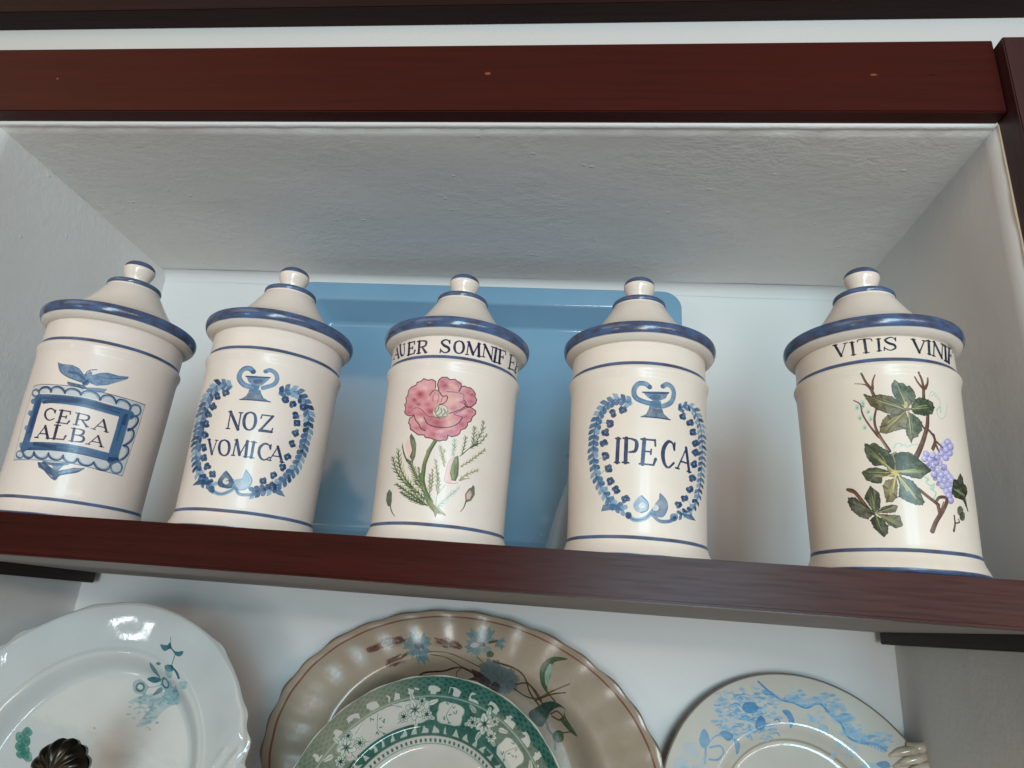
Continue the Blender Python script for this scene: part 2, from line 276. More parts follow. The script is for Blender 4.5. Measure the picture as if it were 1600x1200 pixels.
PAINT = {}
PAINT['j0'] = """
3 5 4 0 -18 930 310 57 260 -52 2 -299 -347 13 -269 -3
0 0 80 1 3 -253 1135 91 10 181 -3 144 0 179 -9 180 -6 253 -2
0 0 50 1 3 775 1125 -1 -158 -7 -173 -17 -346
0 3 75 1 3 750 448 -195 8 -218 17 -168 0 -383 -8
0 4 50 1 4 -214 465 -41 327 2 343
2 5 35 0 -252 1132 272 7 323 -8 428 -9 -103 -101 -307 38 -268 2 -255 4
2 5 35 0 -142 542 286 20 344 -16 172 -6 89 -88 -412 23 -552 -8
2 5 30 0 771 1122 -22 -670 -89 88 9 476
0 4 100 1 41 -146 1014 233 0 199 -2 178 -17 197 -6
0 4 80 1 31 -146 1014 233 0 199 -2 178 -17 197 -6
0 3 55 1 13 -92 1023 53 -1 48 0 46 2 43 1 42 -2 40 -1 40 0 39 0 38 -1 39 -4 38 -4 39 -3 39 -3 39 -3
0 3 55 1 6 4 1038 46 1 43 1 43 -2 40 -1 40 0 39 0 39 -1 38 -5 39 -3 38 -4 39 -3 39 -2 40 -2 41 -1 42 -1
0 3 55 1 7 -148 1019 59 -3 52 -1 49 0 45 2 43 1 42 -2 40 -1 40 0 39 0 38 -1
0 4 55 1 14 144 1008 41 -1 39 0 39 0 38 -1 39 -4 38 -4 39 -4 38 -2 40 -3
0 3 55 1 10 -33 1005 48 1 45 1 42 1 42 -1 41 -1 39 0 39 0 38 -1 39 -4 38 -4 39 -3 38 -3 40 -3 40 -2 41 -1 42 -1
0 4 100 1 46 618 985 3 -188 -3 -227
0 4 80 1 35 618 985 3 -188 -3 -227
0 4 55 1 9 597 934 1 -22 0 -22 0 -22 1 -22 0 -22 0 -22 0 -22 0 -21 0 -22 0 -22 -1 -21 0 -22
0 4 55 1 9 638 968 0 -22 0 -22 0 -23 1 -22 0 -22 0 -22 1 -22 0 -22 -1 -22 0 -22 0 -21 -1 -22 0 -22 0 -21
0 4 55 1 8 596 889 0 -22 1 -22 0 -21 0 -22 0 -22 0 -22 0 -22 -1 -21 0 -22 0 -21
0 4 55 1 16 630 943 0 -22 0 -22 1 -22 0 -22 0 -22 1 -22 0 -22 -1 -22 0 -22 0 -22
0 3 55 1 7 610 960 1 -22 0 -22 0 -22 1 -22 0 -22 0 -22 1 -22 0 -22 -1 -22 0 -22
0 4 100 1 36 -141 584 275 12 172 1 171 -10 164 -11
0 4 80 1 27 -141 584 275 12 172 1 171 -10 164 -11
0 3 55 1 8 9 598 44 3 42 3 40 3 39 -1 39 1 38 0 37 1 38 -1 37 -3
0 3 55 1 7 -129 557 55 0 50 1 46 2 43 2 41 4 39 3 40 -1 38 1 38 0 37 1 37 -1 38 -3 37 -2
0 4 55 1 11 -141 585 56 0 51 1 46 2 44 2 42 3 40 3 39 0 39 0 38 1 37 0 37 -1 38 -3 37 -2 38 -2 38 -2
0 4 55 1 10 -26 564 46 2 43 2 41 3 40 4 39 -1 39 0 37 1 38 1 37 -1 37 -3 38 -2 37 -2 38 -2 39 -4
0 3 55 1 11 -133 567 55 0 50 1 46 2 44 3 41 3 40 3 39 0 38 0 38 0 37 1
0 4 100 1 42 -125 1011 -2 -215 3 -219
0 4 80 1 32 -125 1011 -2 -215 3 -219
0 4 55 1 14 -114 1011 0 -23 -1 -24 0 -23 0 -23 0 -23 0 -23 -1 -23 0 -23 0 -23 0 -23 0 -23 0 -23 1 -22 0 -23 0 -23 0 -22
0 4 55 1 12 -114 964 0 -23 0 -23 0 -23 0 -23 -1 -23 0 -23 0 -23 0 -23 0 -23 1 -23 0 -22 0 -23 0 -23 0 -22
0 3 55 1 8 -97 964 0 -23 0 -23 -1 -23 0 -23 0 -23 0 -23 -1 -23 0 -23 1 -23 0 -23 0 -22 0 -23 0 -23
0 3 55 1 18 -108 1011 0 -23 0 -24 0 -23 0 -23 -1 -23 0 -23 0 -23 0 -23 0 -23 0 -23 0 -23
0 3 55 1 18 -125 988 -1 -23 0 -24 0 -23 0 -23 0 -23 -1 -23 0 -23 0 -23 0 -23 0 -23 1 -22 0 -23
0 3 80 1 15 -58 980 186 23 121 18
0 3 80 1 17 628 977 0 -74
0 3 90 1 22 600 566 51 7
0 3 80 1 17 -26 608 179 -15
0 3 85 1 10 -151 1073 2 20 16 16 26 10 30 0 28 -8 20 -15 10 -20
0 4 50 1 4 -136 1083 11 15 23 9 26 1 25 -8 16 -14
0 3 85 1 8 -19 1076 -3 23 11 17 23 9 28 0 29 -10 23 -18 14 -22
0 4 50 1 4 -8 1087 7 17 19 8 26 0 25 -10 19 -16
0 3 85 1 8 108 1073 1 21 14 16 23 10 29 0 27 -9 22 -15 11 -21
0 4 50 1 4 121 1083 10 16 20 9 25 0 25 -8 17 -15
0 3 85 1 7 239 1076 6 23 20 16 29 7 33 -4 31 -14 22 -21 9 -25
0 4 50 1 3 256 1086 15 15 26 7 30 -4 27 -13 17 -19
0 3 85 1 7 394 1059 1 24 13 20 22 12 26 3 27 -8 20 -18 11 -23
0 4 50 1 4 405 1072 10 18 19 12 24 2 23 -8 16 -16
0 3 85 1 8 520 1061 2 23 14 17 24 7 29 -2 29 -13 23 -20 11 -25
0 4 50 1 4 533 1071 10 16 21 8 27 -3 25 -12 18 -18
0 3 85 1 9 679 982 29 11 25 -3 15 -18 1 -30 -13 -35 -24 -33 -29 -24
0 4 50 1 4 694 975 23 0 13 -16 1 -26 -12 -31 -21 -27
0 3 85 1 9 679 865 29 5 25 -10 14 -25 1 -33 -12 -37 -24 -31 -28 -19
0 4 50 1 4 694 854 22 -7 14 -21 1 -30 -12 -32 -21 -26
0 3 85 1 9 680 709 28 2 22 -12 12 -24 -1 -31 -15 -31 -23 -26 -28 -16
0 4 50 1 4 694 697 20 -8 11 -21 -1 -27 -13 -28 -22 -21
0 3 85 1 9 -128 539 17 -25 24 -19 28 -11 25 -1 19 11 8 19 -2 24
0 4 50 1 4 -107 526 20 -18 24 -11 23 0 16 10 6 18
0 3 85 1 8 -9 537 15 -24 25 -19 30 -10 28 0 21 11 11 19 -1 23
0 4 50 1 4 11 525 21 -18 26 -10 25 0 19 11 8 17
0 3 85 1 7 121 535 11 -21 20 -17 26 -10 26 -1 21 9 12 17 1 21
0 4 50 1 3 138 524 16 -16 23 -9 23 -1 18 9 9 15
0 3 85 1 7 240 528 9 -21 18 -17 24 -11 24 -2 20 8 12 16 1 20
0 4 50 1 3 255 516 14 -15 21 -10 22 -2 17 8 9 14
0 3 85 1 7 359 518 7 -19 17 -15 24 -9 26 -1 23 7 16 15 5 18
0 4 50 1 3 374 508 13 -14 21 -9 23 -1 21 8 11 13
0 3 85 1 8 483 512 13 -24 23 -18 29 -10 29 2 24 13 13 21 0 25
0 4 50 1 4 501 501 19 -18 25 -9 27 2 20 12 9 19
0 4 90 1 10 748 1062 -3 -36 -27 -26 -35 -5 -29 20 -9 33 14 33 32 16 35 -7 22 -28
0 4 90 1 9 725 521 -3 -35 -26 -23 -35 -2 -28 21 -9 34 14 31 31 13 35 -10 21 -29
0 4 80 1 10 -143 1064 -1 -20 -21 -10 -33 6 -31 18 -12 23 14 15 33 1 32 -12 19 -21
0 4 80 1 8 -112 513 -1 -20 -19 -11 -31 4 -29 17 -11 22 13 16 30 3 30 -11 18 -20
4 4 85 0 -187 993 38 -2 -25 -26
4 4 85 0 -180 884 37 -1 -24 -26
4 4 85 0 -169 747 36 -1 -24 -26
4 4 85 0 -170 597 36 -1 -24 -25
2 4 92 0 -40 1352 48 -13 93 -3 63 -24 50 -51 23 15 14 29 21 -12 6 -25 50 32 57 18 92 -5 85 16 -8 -25 -64 -47 -77 -53 -82 -26 -56 15 -11 -24 -24 -9 -15 23 -78 20 -85 28 -51 34
0 3 90 1 4 223 1257 10 34 21 20 46 13
0 3 60 1 5 -36 1348 46 -81 95 -50 118 -29
0 3 50 1 12 90 1271 79 -12 54 -34
0 3 80 1 13 234 1180 20 28
0 3 50 1 4 309 1269 106 -1 137 46
2 3 85 0 96 1181 59 -8 83 -8 32 -21 -31 -16 -38 9 -91 14
2 4 80 0 251 1148 85 13 86 8 -18 -37 -74 -17 -55 9
0 3 90 1 6 63 448 67 -57 97 -70 31 43 113 42 47 42
0 4 80 1 12 102 456 99 -8 88 17
2 3 85 0 52 452 59 5 75 -45 29 -16 21 1 110 43 72 8 -46 -47 -93 -25 -28 -18 -21 -46 -27 35 -71 40 -58 23
2 4 70 0 163 462 117 7 -53 -85 -37 28
0 5 60 1 10 253 382 97 40 62 20
0 0 100 8 6 5 7 10 10 7 5 5 74 892 -17 23 -35 10 -31 -21 -2 -35 25 -35 33 -12 34 16
1 0 100 1 5 73 916 2 -28
1 0 100 1 11 127 807 0 110
1 0 100 1 5 106 918 91 -3
1 0 100 1 5 107 808 94 -3
1 0 100 1 5 127 864 48 -1
1 0 100 1 5 195 917 5 -26
1 0 100 1 5 176 874 0 -22
1 0 100 2 5 8 198 805 10 26
1 0 100 1 9 267 808 -4 101
1 0 100 1 4 239 910 67 -2
0 0 100 5 4 8 9 8 4 306 908 35 -8 7 -18 -11 -20 -36 -5
1 0 100 1 4 265 858 36 -1
1 0 100 2 6 9 301 857 49 -51
1 0 100 1 4 245 809 44 -2
1 0 100 1 4 342 806 25 0
1 0 100 1 4 405 795 57 99
1 0 100 1 9 460 892 49 -99
1 0 100 1 4 427 828 61 -1
1 0 100 1 4 388 796 32 -2
1 0 100 1 4 491 793 35 0
1 0 100 1 5 -26 665 51 105
1 0 100 1 11 23 768 55 -105
1 0 100 1 5 -6 700 62 -1
1 0 100 1 6 -45 665 35 -1
1 0 100 1 5 61 663 33 0
1 0 100 1 12 129 664 -4 119
1 0 100 1 5 100 783 50 1
1 0 100 1 5 104 664 104 2
1 0 100 2 5 9 206 665 8 34
1 0 100 1 10 272 662 -9 112
1 0 100 1 4 241 773 62 1
0 0 100 5 4 8 10 8 4 303 774 31 -7 6 -19 -10 -20 -29 -8
1 0 100 1 4 267 720 34 0
0 0 100 5 4 8 10 9 4 301 720 44 -8 11 -21 -11 -21 -40 -8
1 0 100 1 4 250 662 61 0
1 0 100 1 4 397 658 59 89
1 0 100 1 8 454 745 50 -88
1 0 100 1 4 419 688 64 0
1 0 100 1 4 380 658 32 0
1 0 100 1 4 486 657 36 1
"""
PAINT['j1'] = """
0 4 85 1 23 95 1364 -39 27 -48 -9 -29 -47 11 -51 55 -48 88 -19
0 5 50 1 11 100 1362 -40 27 -47 -9 -29 -47 11 -51 54 -48 88 -19
0 4 75 1 19 196 1379 36 18 51 -24 20 -54 -26 -51 -74 -41
0 5 50 1 10 193 1376 35 18 51 -24 21 -54 -27 -51 -74 -41
2 4 85 0 38 1321 206 12 -14 -34 -41 -52 -58 -19 -54 34
2 4 90 0 124 1235 51 4 -7 -32 21 -5 8 -25 -107 -4 0 22 45 11
2 3 75 0 90 1171 107 6 27 -37 61 -26 -255 -11 46 35
0 3 90 1 6 41 1316 103 4 98 10
4 3 80 0 95 1364 18 1 -14 -20
4 4 80 0 196 1379 16 3 -12 -20
4 3 50 0 152 1280 44 6 -39 -28
1 3 90 1 5 285 1114 -255 -11
0 5 55 1 24 -62 357 -96 44 -112 96 -52 109 -39 133 3 132 -2 145 40 119 66 84 83 22 90 -26
0 4 80 1 9 -62 357 -96 44 -112 96 -52 109 -39 133 3 132 -2 145 40 119 66 84 83 22 90 -26
0 4 89 3 12 19 2 -62 357 16 -43 21 -28
0 5 94 3 12 19 2 -62 357 33 14 26 -1
0 4 78 3 12 19 2 -107 378 13 -37 19 -22
0 3 85 3 12 19 2 -107 378 32 13 25 -2
0 4 81 3 12 20 2 -156 400 6 -42 17 -29
0 4 87 3 12 20 2 -156 400 34 5 22 -6
0 4 89 3 12 20 2 -196 435 -7 -37 10 -27
0 3 84 3 12 20 2 -196 435 43 -2 25 -11
0 5 83 3 12 21 2 -239 472 -14 -41 6 -33
0 5 88 3 12 21 2 -239 472 46 -6 25 -13
0 3 95 3 13 21 2 -277 512 -30 -26 -3 -24
0 3 82 3 13 21 2 -277 512 51 -15 23 -17
0 3 86 3 13 22 2 -297 556 -43 -21 -11 -22
0 4 87 3 13 22 2 -297 556 52 -21 22 -19
0 4 87 3 13 22 2 -319 601 -51 -18 -16 -21
0 4 94 3 13 22 2 -319 601 50 -21 18 -18
0 5 77 3 14 22 2 -333 646 -66 -18 -34 -23
0 5 85 3 14 22 2 -333 646 58 -28 24 -24
0 4 77 3 14 23 2 -346 691 -67 -16 -31 -20
0 4 85 3 14 23 2 -346 691 55 -26 19 -21
0 3 79 3 14 23 2 -360 736 -87 -12 -61 -16
0 4 78 3 14 23 2 -360 736 62 -33 23 -26
0 3 90 3 14 24 3 -360 779 -91 -6 -72 -12
0 3 89 3 14 24 3 -360 779 52 -30 15 -21
0 4 93 3 14 24 3 -359 822 -85 -5 -55 -12
0 4 86 3 14 24 3 -359 822 53 -31 15 -22
0 4 88 3 14 24 3 -358 866 -97 -7 -87 -9
0 4 91 3 14 24 3 -358 866 55 -33 18 -25
0 4 79 3 14 24 3 -359 910 -97 -7 -89 -9
0 3 95 3 14 24 3 -359 910 55 -33 17 -23
0 5 80 3 14 24 3 -359 954 -98 -6 -88 -9
0 4 84 3 14 24 3 -359 954 57 -35 19 -25
0 4 94 3 14 24 3 -360 998 -108 -2 -144 4
0 4 77 3 14 24 3 -360 998 52 -33 15 -23
0 4 79 3 14 24 3 -352 1040 -96 2 -85 -4
0 3 85 3 14 24 3 -352 1040 51 -36 13 -25
0 3 92 3 14 24 3 -338 1081 -96 2 -86 -3
0 5 91 3 14 24 3 -338 1081 43 -33 8 -20
0 5 93 3 14 24 3 -324 1122 -97 4 -90 -1
0 4 77 3 14 24 3 -324 1122 40 -36 8 -23
0 5 84 3 14 23 2 -300 1158 -96 9 -92 1
0 3 89 3 14 23 2 -300 1158 35 -39 5 -26
0 4 76 3 14 23 2 -273 1193 -72 11 -52 -2
0 5 91 3 14 23 2 -273 1193 27 -38 1 -23
0 5 88 3 14 23 2 -239 1222 -65 21 -51 5
0 4 75 3 14 23 2 -239 1222 11 -36 -9 -18
0 3 86 3 13 22 2 -187 1236 -59 38 -57 20
0 5 95 3 13 22 2 -187 1236 -13 -35 -23 -14
0 4 76 3 13 22 2 -133 1230 -33 39 -33 21
0 4 90 3 13 22 2 -133 1230 -22 -23 -24 -3
0 5 92 3 13 21 2 -81 1215 -27 41 -29 23
0 4 93 3 13 21 2 -81 1215 -22 -20 -22 -1
0 5 55 1 22 303 335 130 51 111 95 74 112 34 117 15 114 4 137 -20 119 -55 99 -88 66 -102 5 -51 -44
0 4 80 1 8 303 335 130 51 111 95 74 112 34 117 15 114 4 137 -20 119 -55 99 -88 66 -102 5 -51 -44
0 5 92 3 11 19 2 303 335 -10 -40 -17 -24
0 4 86 3 11 19 2 303 335 -29 20 -23 4
0 3 92 3 12 19 2 345 351 -10 -39 -17 -23
0 3 91 3 12 19 2 345 351 -29 19 -23 3
0 4 84 3 12 20 2 386 368 -8 -37 -16 -19
0 3 82 3 12 20 2 386 368 -29 19 -22 2
0 5 91 3 12 20 2 429 385 -4 -41 -14 -26
0 3 80 3 12 20 2 429 385 -27 13 -18 -2
0 3 85 3 12 20 2 466 415 2 -40 -9 -26
0 3 84 3 12 20 2 466 415 -33 8 -21 -5
0 4 89 3 12 21 2 503 446 2 -43 -9 -30
0 5 85 3 12 21 2 503 446 -33 8 -21 -6
0 4 93 3 12 21 2 542 478 9 -38 -6 -28
0 4 92 3 12 21 2 542 478 -39 2 -24 -9
0 3 83 3 12 21 2 570 520 16 -36 -1 -27
0 4 84 3 12 21 2 570 520 -35 -3 -19 -12
0 4 91 3 13 21 2 598 564 20 -36 1 -28
0 4 94 3 13 21 2 598 564 -41 -8 -23 -15
0 4 78 3 13 21 2 623 609 29 -36 8 -32
0 5 79 3 13 21 2 623 609 -42 -13 -20 -18
0 5 93 3 13 21 2 637 659 37 -36 15 -34
0 4 78 3 13 21 2 637 659 -35 -14 -14 -17
0 5 82 3 13 21 2 651 709 37 -29 14 -28
0 4 77 3 13 21 2 651 709 -35 -17 -13 -18
0 4 86 3 13 22 2 658 759 40 -26 16 -26
0 3 83 3 13 22 2 658 759 -36 -20 -14 -20
0 4 85 3 13 22 2 665 811 43 -26 20 -27
0 4 94 3 13 22 2 665 811 -33 -20 -11 -18
0 4 80 3 13 22 2 668 862 41 -21 17 -23
0 4 80 3 13 22 2 668 862 -39 -26 -15 -25
0 5 92 3 13 22 2 670 914 42 -20 18 -23
0 4 83 3 13 22 2 670 914 -37 -26 -14 -23
0 5 89 3 13 22 2 670 965 50 -19 26 -23
0 3 91 3 13 22 2 670 965 -31 -24 -7 -19
0 3 80 3 13 22 2 662 1016 47 -14 24 -20
0 3 91 3 13 22 2 662 1016 -29 -25 -5 -20
0 4 76 3 13 22 2 653 1067 48 -10 25 -17
0 5 75 3 13 22 2 653 1067 -30 -35 -7 -27
0 5 94 3 13 22 2 632 1113 61 -6 43 -16
0 4 76 3 13 22 2 632 1113 -21 -32 -1 -22
0 3 94 3 13 22 2 608 1157 56 1 40 -10
0 4 79 3 13 22 2 608 1157 -17 -34 3 -21
0 4 86 3 13 22 2 574 1194 49 10 35 -4
0 5 85 3 13 22 2 574 1194 -8 -34 7 -19
0 4 91 3 13 22 2 533 1225 43 18 33 0
0 3 75 3 13 22 2 533 1225 1 -41 12 -24
0 4 85 3 13 22 2 489 1246 41 31 37 14
0 5 77 3 13 22 2 489 1246 10 -32 17 -13
0 5 88 3 13 22 2 439 1248 29 41 31 23
0 5 94 3 13 22 2 439 1248 21 -29 21 -8
0 4 95 3 13 21 2 393 1239 10 43 17 26
0 4 83 3 13 21 2 393 1239 28 -17 22 0
0 3 92 3 12 21 2 355 1206 0 44 10 29
0 4 84 3 12 21 2 355 1206 29 -9 17 5
2 3 80 0 -62 357 -98 49 -72 -15 -42 -37 127 6
2 4 90 0 415 373 115 10 47 -46 -72 5
0 4 60 1 2 -172 1240 25 -29 30 -52
4 3 90 0 -97 1158 22 0 -17 -21
4 3 90 0 -125 1146 23 -1 -18 -20
4 3 90 0 -137 1166 24 0 -18 -21
4 3 90 0 -111 1174 23 0 -18 -21
4 5 80 0 -119 1159 11 0 -9 -9
0 4 60 1 2 -315 1141 58 7 57 -13
4 3 90 0 -183 1119 26 -1 -20 -20
4 3 90 0 -208 1121 27 -2 -21 -19
4 3 90 0 -221 1147 27 -2 -21 -19
4 3 90 0 -204 1152 27 -1 -21 -20
4 5 80 0 -203 1135 12 -1 -9 -9
0 4 60 1 2 -359 1021 65 21 62 0
4 3 90 0 -208 1037 27 -2 -20 -19
4 3 90 0 -233 1025 28 -2 -21 -19
4 3 90 0 -257 1044 30 -3 -23 -18
4 3 90 0 -229 1058 28 -2 -21 -20
4 5 80 0 -235 1042 13 -1 -10 -9
0 4 60 1 2 -359 946 44 24 47 2
4 3 90 0 -242 965 29 -2 -22 -19
4 3 90 0 -287 965 32 -3 -24 -19
4 3 90 0 -296 980 33 -3 -25 -18
4 3 90 0 -273 990 31 -3 -24 -18
4 5 80 0 -271 973 14 -2 -11 -8
0 4 60 1 2 -358 853 41 29 45 8
4 3 90 0 -251 875 30 -2 -23 -19
4 3 90 0 -271 873 30 -2 -23 -19
4 3 90 0 -300 895 33 -3 -25 -18
4 3 90 0 -269 906 31 -3 -24 -18
4 5 80 0 -275 890 14 -1 -11 -9
0 4 60 1 2 -361 762 53 23 53 3
4 3 90 0 -230 785 27 -1 -21 -19
4 3 90 0 -257 772 30 -2 -22 -19
4 3 90 0 -280 800 31 -2 -23 -19
4 3 90 0 -255 804 29 -2 -22 -18
4 5 80 0 -259 788 14 -1 -10 -8
0 4 60 1 2 -328 629 45 35 48 15
4 3 90 0 -215 666 27 0 -20 -20
4 3 90 0 -232 662 28 -1 -21 -19
4 3 90 0 -256 692 29 -2 -22 -18
4 3 90 0 -238 695 28 -1 -21 -19
4 5 80 0 -238 679 12 -1 -9 -8
0 4 60 1 2 -287 535 37 37 41 17
4 3 90 0 -188 580 25 0 -19 -20
4 3 90 0 -213 575 26 -1 -20 -19
4 3 90 0 -233 595 28 -1 -21 -19
4 3 90 0 -200 602 26 0 -20 -19
4 5 80 0 -212 590 12 -1 -9 -8
0 4 60 1 2 -178 418 14 56 19 36
4 3 90 0 -125 508 23 1 -18 -20
4 3 90 0 -158 500 24 0 -19 -19
4 3 90 0 -161 522 24 0 -19 -19
4 3 90 0 -146 526 23 0 -18 -20
4 5 80 0 -147 510 11 0 -9 -9
0 4 60 1 2 -62 357 -8 56 -4 36
4 3 90 0 -60 437 21 0 -16 -19
4 3 90 0 -83 437 21 1 -16 -20
4 3 90 0 -91 457 22 1 -17 -20
4 3 90 0 -64 460 20 1 -16 -20
4 5 80 0 -76 448 10 1 -8 -9
0 4 60 1 2 427 1248 -13 -33 -8 -54
4 3 90 0 420 1153 19 5 -15 -25
4 3 90 0 401 1145 19 4 -15 -24
4 3 90 0 390 1162 19 5 -15 -25
4 3 90 0 413 1177 19 5 -16 -25
4 5 80 0 404 1161 9 2 -7 -11
0 4 60 1 2 601 1169 -66 -8 -58 -27
4 3 90 0 494 1136 21 6 -17 -26
4 3 90 0 467 1120 20 5 -16 -25
4 3 90 0 463 1142 20 5 -16 -25
4 3 90 0 483 1151 20 5 -16 -25
4 5 80 0 475 1133 9 3 -7 -12
0 4 60 1 2 645 1091 -37 35 -30 13
4 3 90 0 596 1137 24 7 -19 -27
4 3 90 0 569 1123 22 7 -18 -27
4 3 90 0 560 1143 22 6 -18 -26
4 3 90 0 591 1154 22 7 -18 -27
4 5 80 0 576 1139 10 3 -8 -12
0 4 60 1 2 656 1048 -71 9 -62 -10
4 3 90 0 538 1039 22 6 -18 -26
4 3 90 0 517 1030 21 6 -17 -25
4 3 90 0 509 1056 21 5 -17 -25
4 3 90 0 520 1063 21 6 -17 -26
4 5 80 0 521 1046 10 3 -8 -12
0 4 60 1 2 670 936 -66 33 -56 14
4 3 90 0 564 977 22 6 -18 -26
4 3 90 0 538 969 21 5 -17 -25
4 3 90 0 533 991 21 5 -17 -25
4 3 90 0 561 997 21 6 -17 -26
4 5 80 0 546 983 9 2 -7 -11
0 4 60 1 2 668 845 -62 35 -52 16
4 3 90 0 570 889 22 6 -18 -25
4 3 90 0 556 879 21 5 -17 -25
4 3 90 0 536 892 21 5 -17 -25
4 3 90 0 562 911 21 6 -17 -25
4 5 80 0 552 895 9 2 -8 -11
0 4 60 1 2 655 732 -60 42 -51 22
4 3 90 0 557 785 22 5 -18 -24
4 3 90 0 541 779 21 5 -17 -24
4 3 90 0 527 799 21 5 -17 -24
4 3 90 0 542 812 21 5 -17 -24
4 5 80 0 542 795 10 3 -8 -11
0 4 60 1 2 620 600 -51 47 -44 28
4 3 90 0 542 678 21 5 -17 -24
4 3 90 0 519 659 20 4 -16 -23
4 3 90 0 508 675 20 4 -17 -23
4 3 90 0 526 691 20 5 -16 -24
4 5 80 0 522 674 10 2 -8 -11
0 4 60 1 2 547 485 -27 56 -23 36
4 3 90 0 513 573 20 5 -16 -24
4 3 90 0 499 561 20 4 -17 -23
4 3 90 0 484 588 20 4 -16 -23
4 3 90 0 508 590 20 4 -17 -23
4 5 80 0 495 577 9 2 -8 -11
0 4 60 1 2 433 387 -2 64 1 45
4 3 90 0 448 497 19 4 -15 -22
4 3 90 0 427 481 19 3 -15 -22
4 3 90 0 419 504 18 4 -15 -22
4 3 90 0 437 511 18 4 -15 -23
4 5 80 0 430 496 9 1 -7 -10
0 4 60 1 2 340 349 7 53 10 34
4 3 90 0 370 426 18 3 -15 -21
4 3 90 0 348 424 18 3 -14 -22
4 3 90 0 342 437 18 3 -14 -21
4 3 90 0 365 449 18 3 -14 -22
4 5 80 0 356 436 8 1 -7 -10
3 3 80 0 44 480 64 -61 25 -59 -53 -20 -69 10 -23 39 19 48
4 6 80 0 59 396 26 2 -20 -28
0 3 60 1 5 44 480 64 -61 25 -59 -53 -20
3 5 75 0 202 507 62 -70 -7 -62 -50 -37 -69 7 -8 61 50 20
0 4 50 1 4 202 507 62 -70 -7 -62 -50 -37 -69 7 -8 61 50 20
0 5 80 1 16 -57 316 97 -28 82 40 16 38
0 4 60 1 6 -57 316 97 -28 82 40 16 38
0 4 75 1 13 152 347 43 -46 112 14 50 44
4 3 80 0 -50 323 32 2 -25 -32
4 4 85 0 320 348 33 5 -26 -39
4 3 70 0 325 342 14 2 -11 -16
1 3 60 1 4 67 400 56 15
1 1 100 1 6 -22 843 -6 147
1 1 100 1 13 -28 990 97 -150
1 1 100 1 6 70 840 -5 147
1 1 100 1 6 -38 843 32 -1
1 1 100 1 6 -45 990 26 -1
1 1 100 1 6 49 987 32 0
0 1 100 9 6 11 14 11 6 11 14 11 6 143 1000 -33 -25 -6 -58 20 -54 37 -19 31 26 7 57 -19 55 -37 18
1 1 100 1 6 241 989 92 4
1 1 100 1 10 331 993 -85 -145
1 1 100 1 12 246 853 97 3
1 1 100 1 6 241 989 -4 -31
1 1 100 1 6 343 855 5 32
1 1 100 1 12 -190 746 66 -127
1 1 100 1 5 -124 619 20 119
1 1 100 1 6 -207 748 35 -4
1 1 100 1 5 -118 739 28 -2
0 1 100 9 6 10 13 10 6 10 13 10 6 -30 743 -32 -17 -4 -48 22 -49 38 -20 30 18 4 48 -20 49 -38 19
1 1 100 1 6 72 616 3 132
1 1 100 1 12 78 748 47 -122
1 1 100 1 5 125 626 41 121
1 1 100 1 12 166 747 12 -132
1 1 100 1 5 58 617 28 -1
1 1 100 1 5 162 615 31 0
1 1 100 1 5 61 748 22 0
1 1 100 1 5 159 747 21 0
1 1 100 1 12 224 614 -4 132
1 1 100 1 5 203 616 43 -3
1 1 100 1 5 199 747 43 -2
0 1 100 8 8 6 9 12 12 9 6 6 363 713 -18 28 -37 5 -30 -35 -1 -48 25 -43 33 -9 36 29
1 1 100 1 6 362 747 2 -39
1 1 100 1 5 374 614 50 130
1 1 100 1 12 421 741 62 -122
1 1 100 1 5 393 657 65 4
1 1 100 1 5 356 613 33 1
1 1 100 1 5 464 618 38 2
4 25 50 0 331 813 12 2 -10 -15
4 25 30 0 281 812 8 2 -6 -10
"""
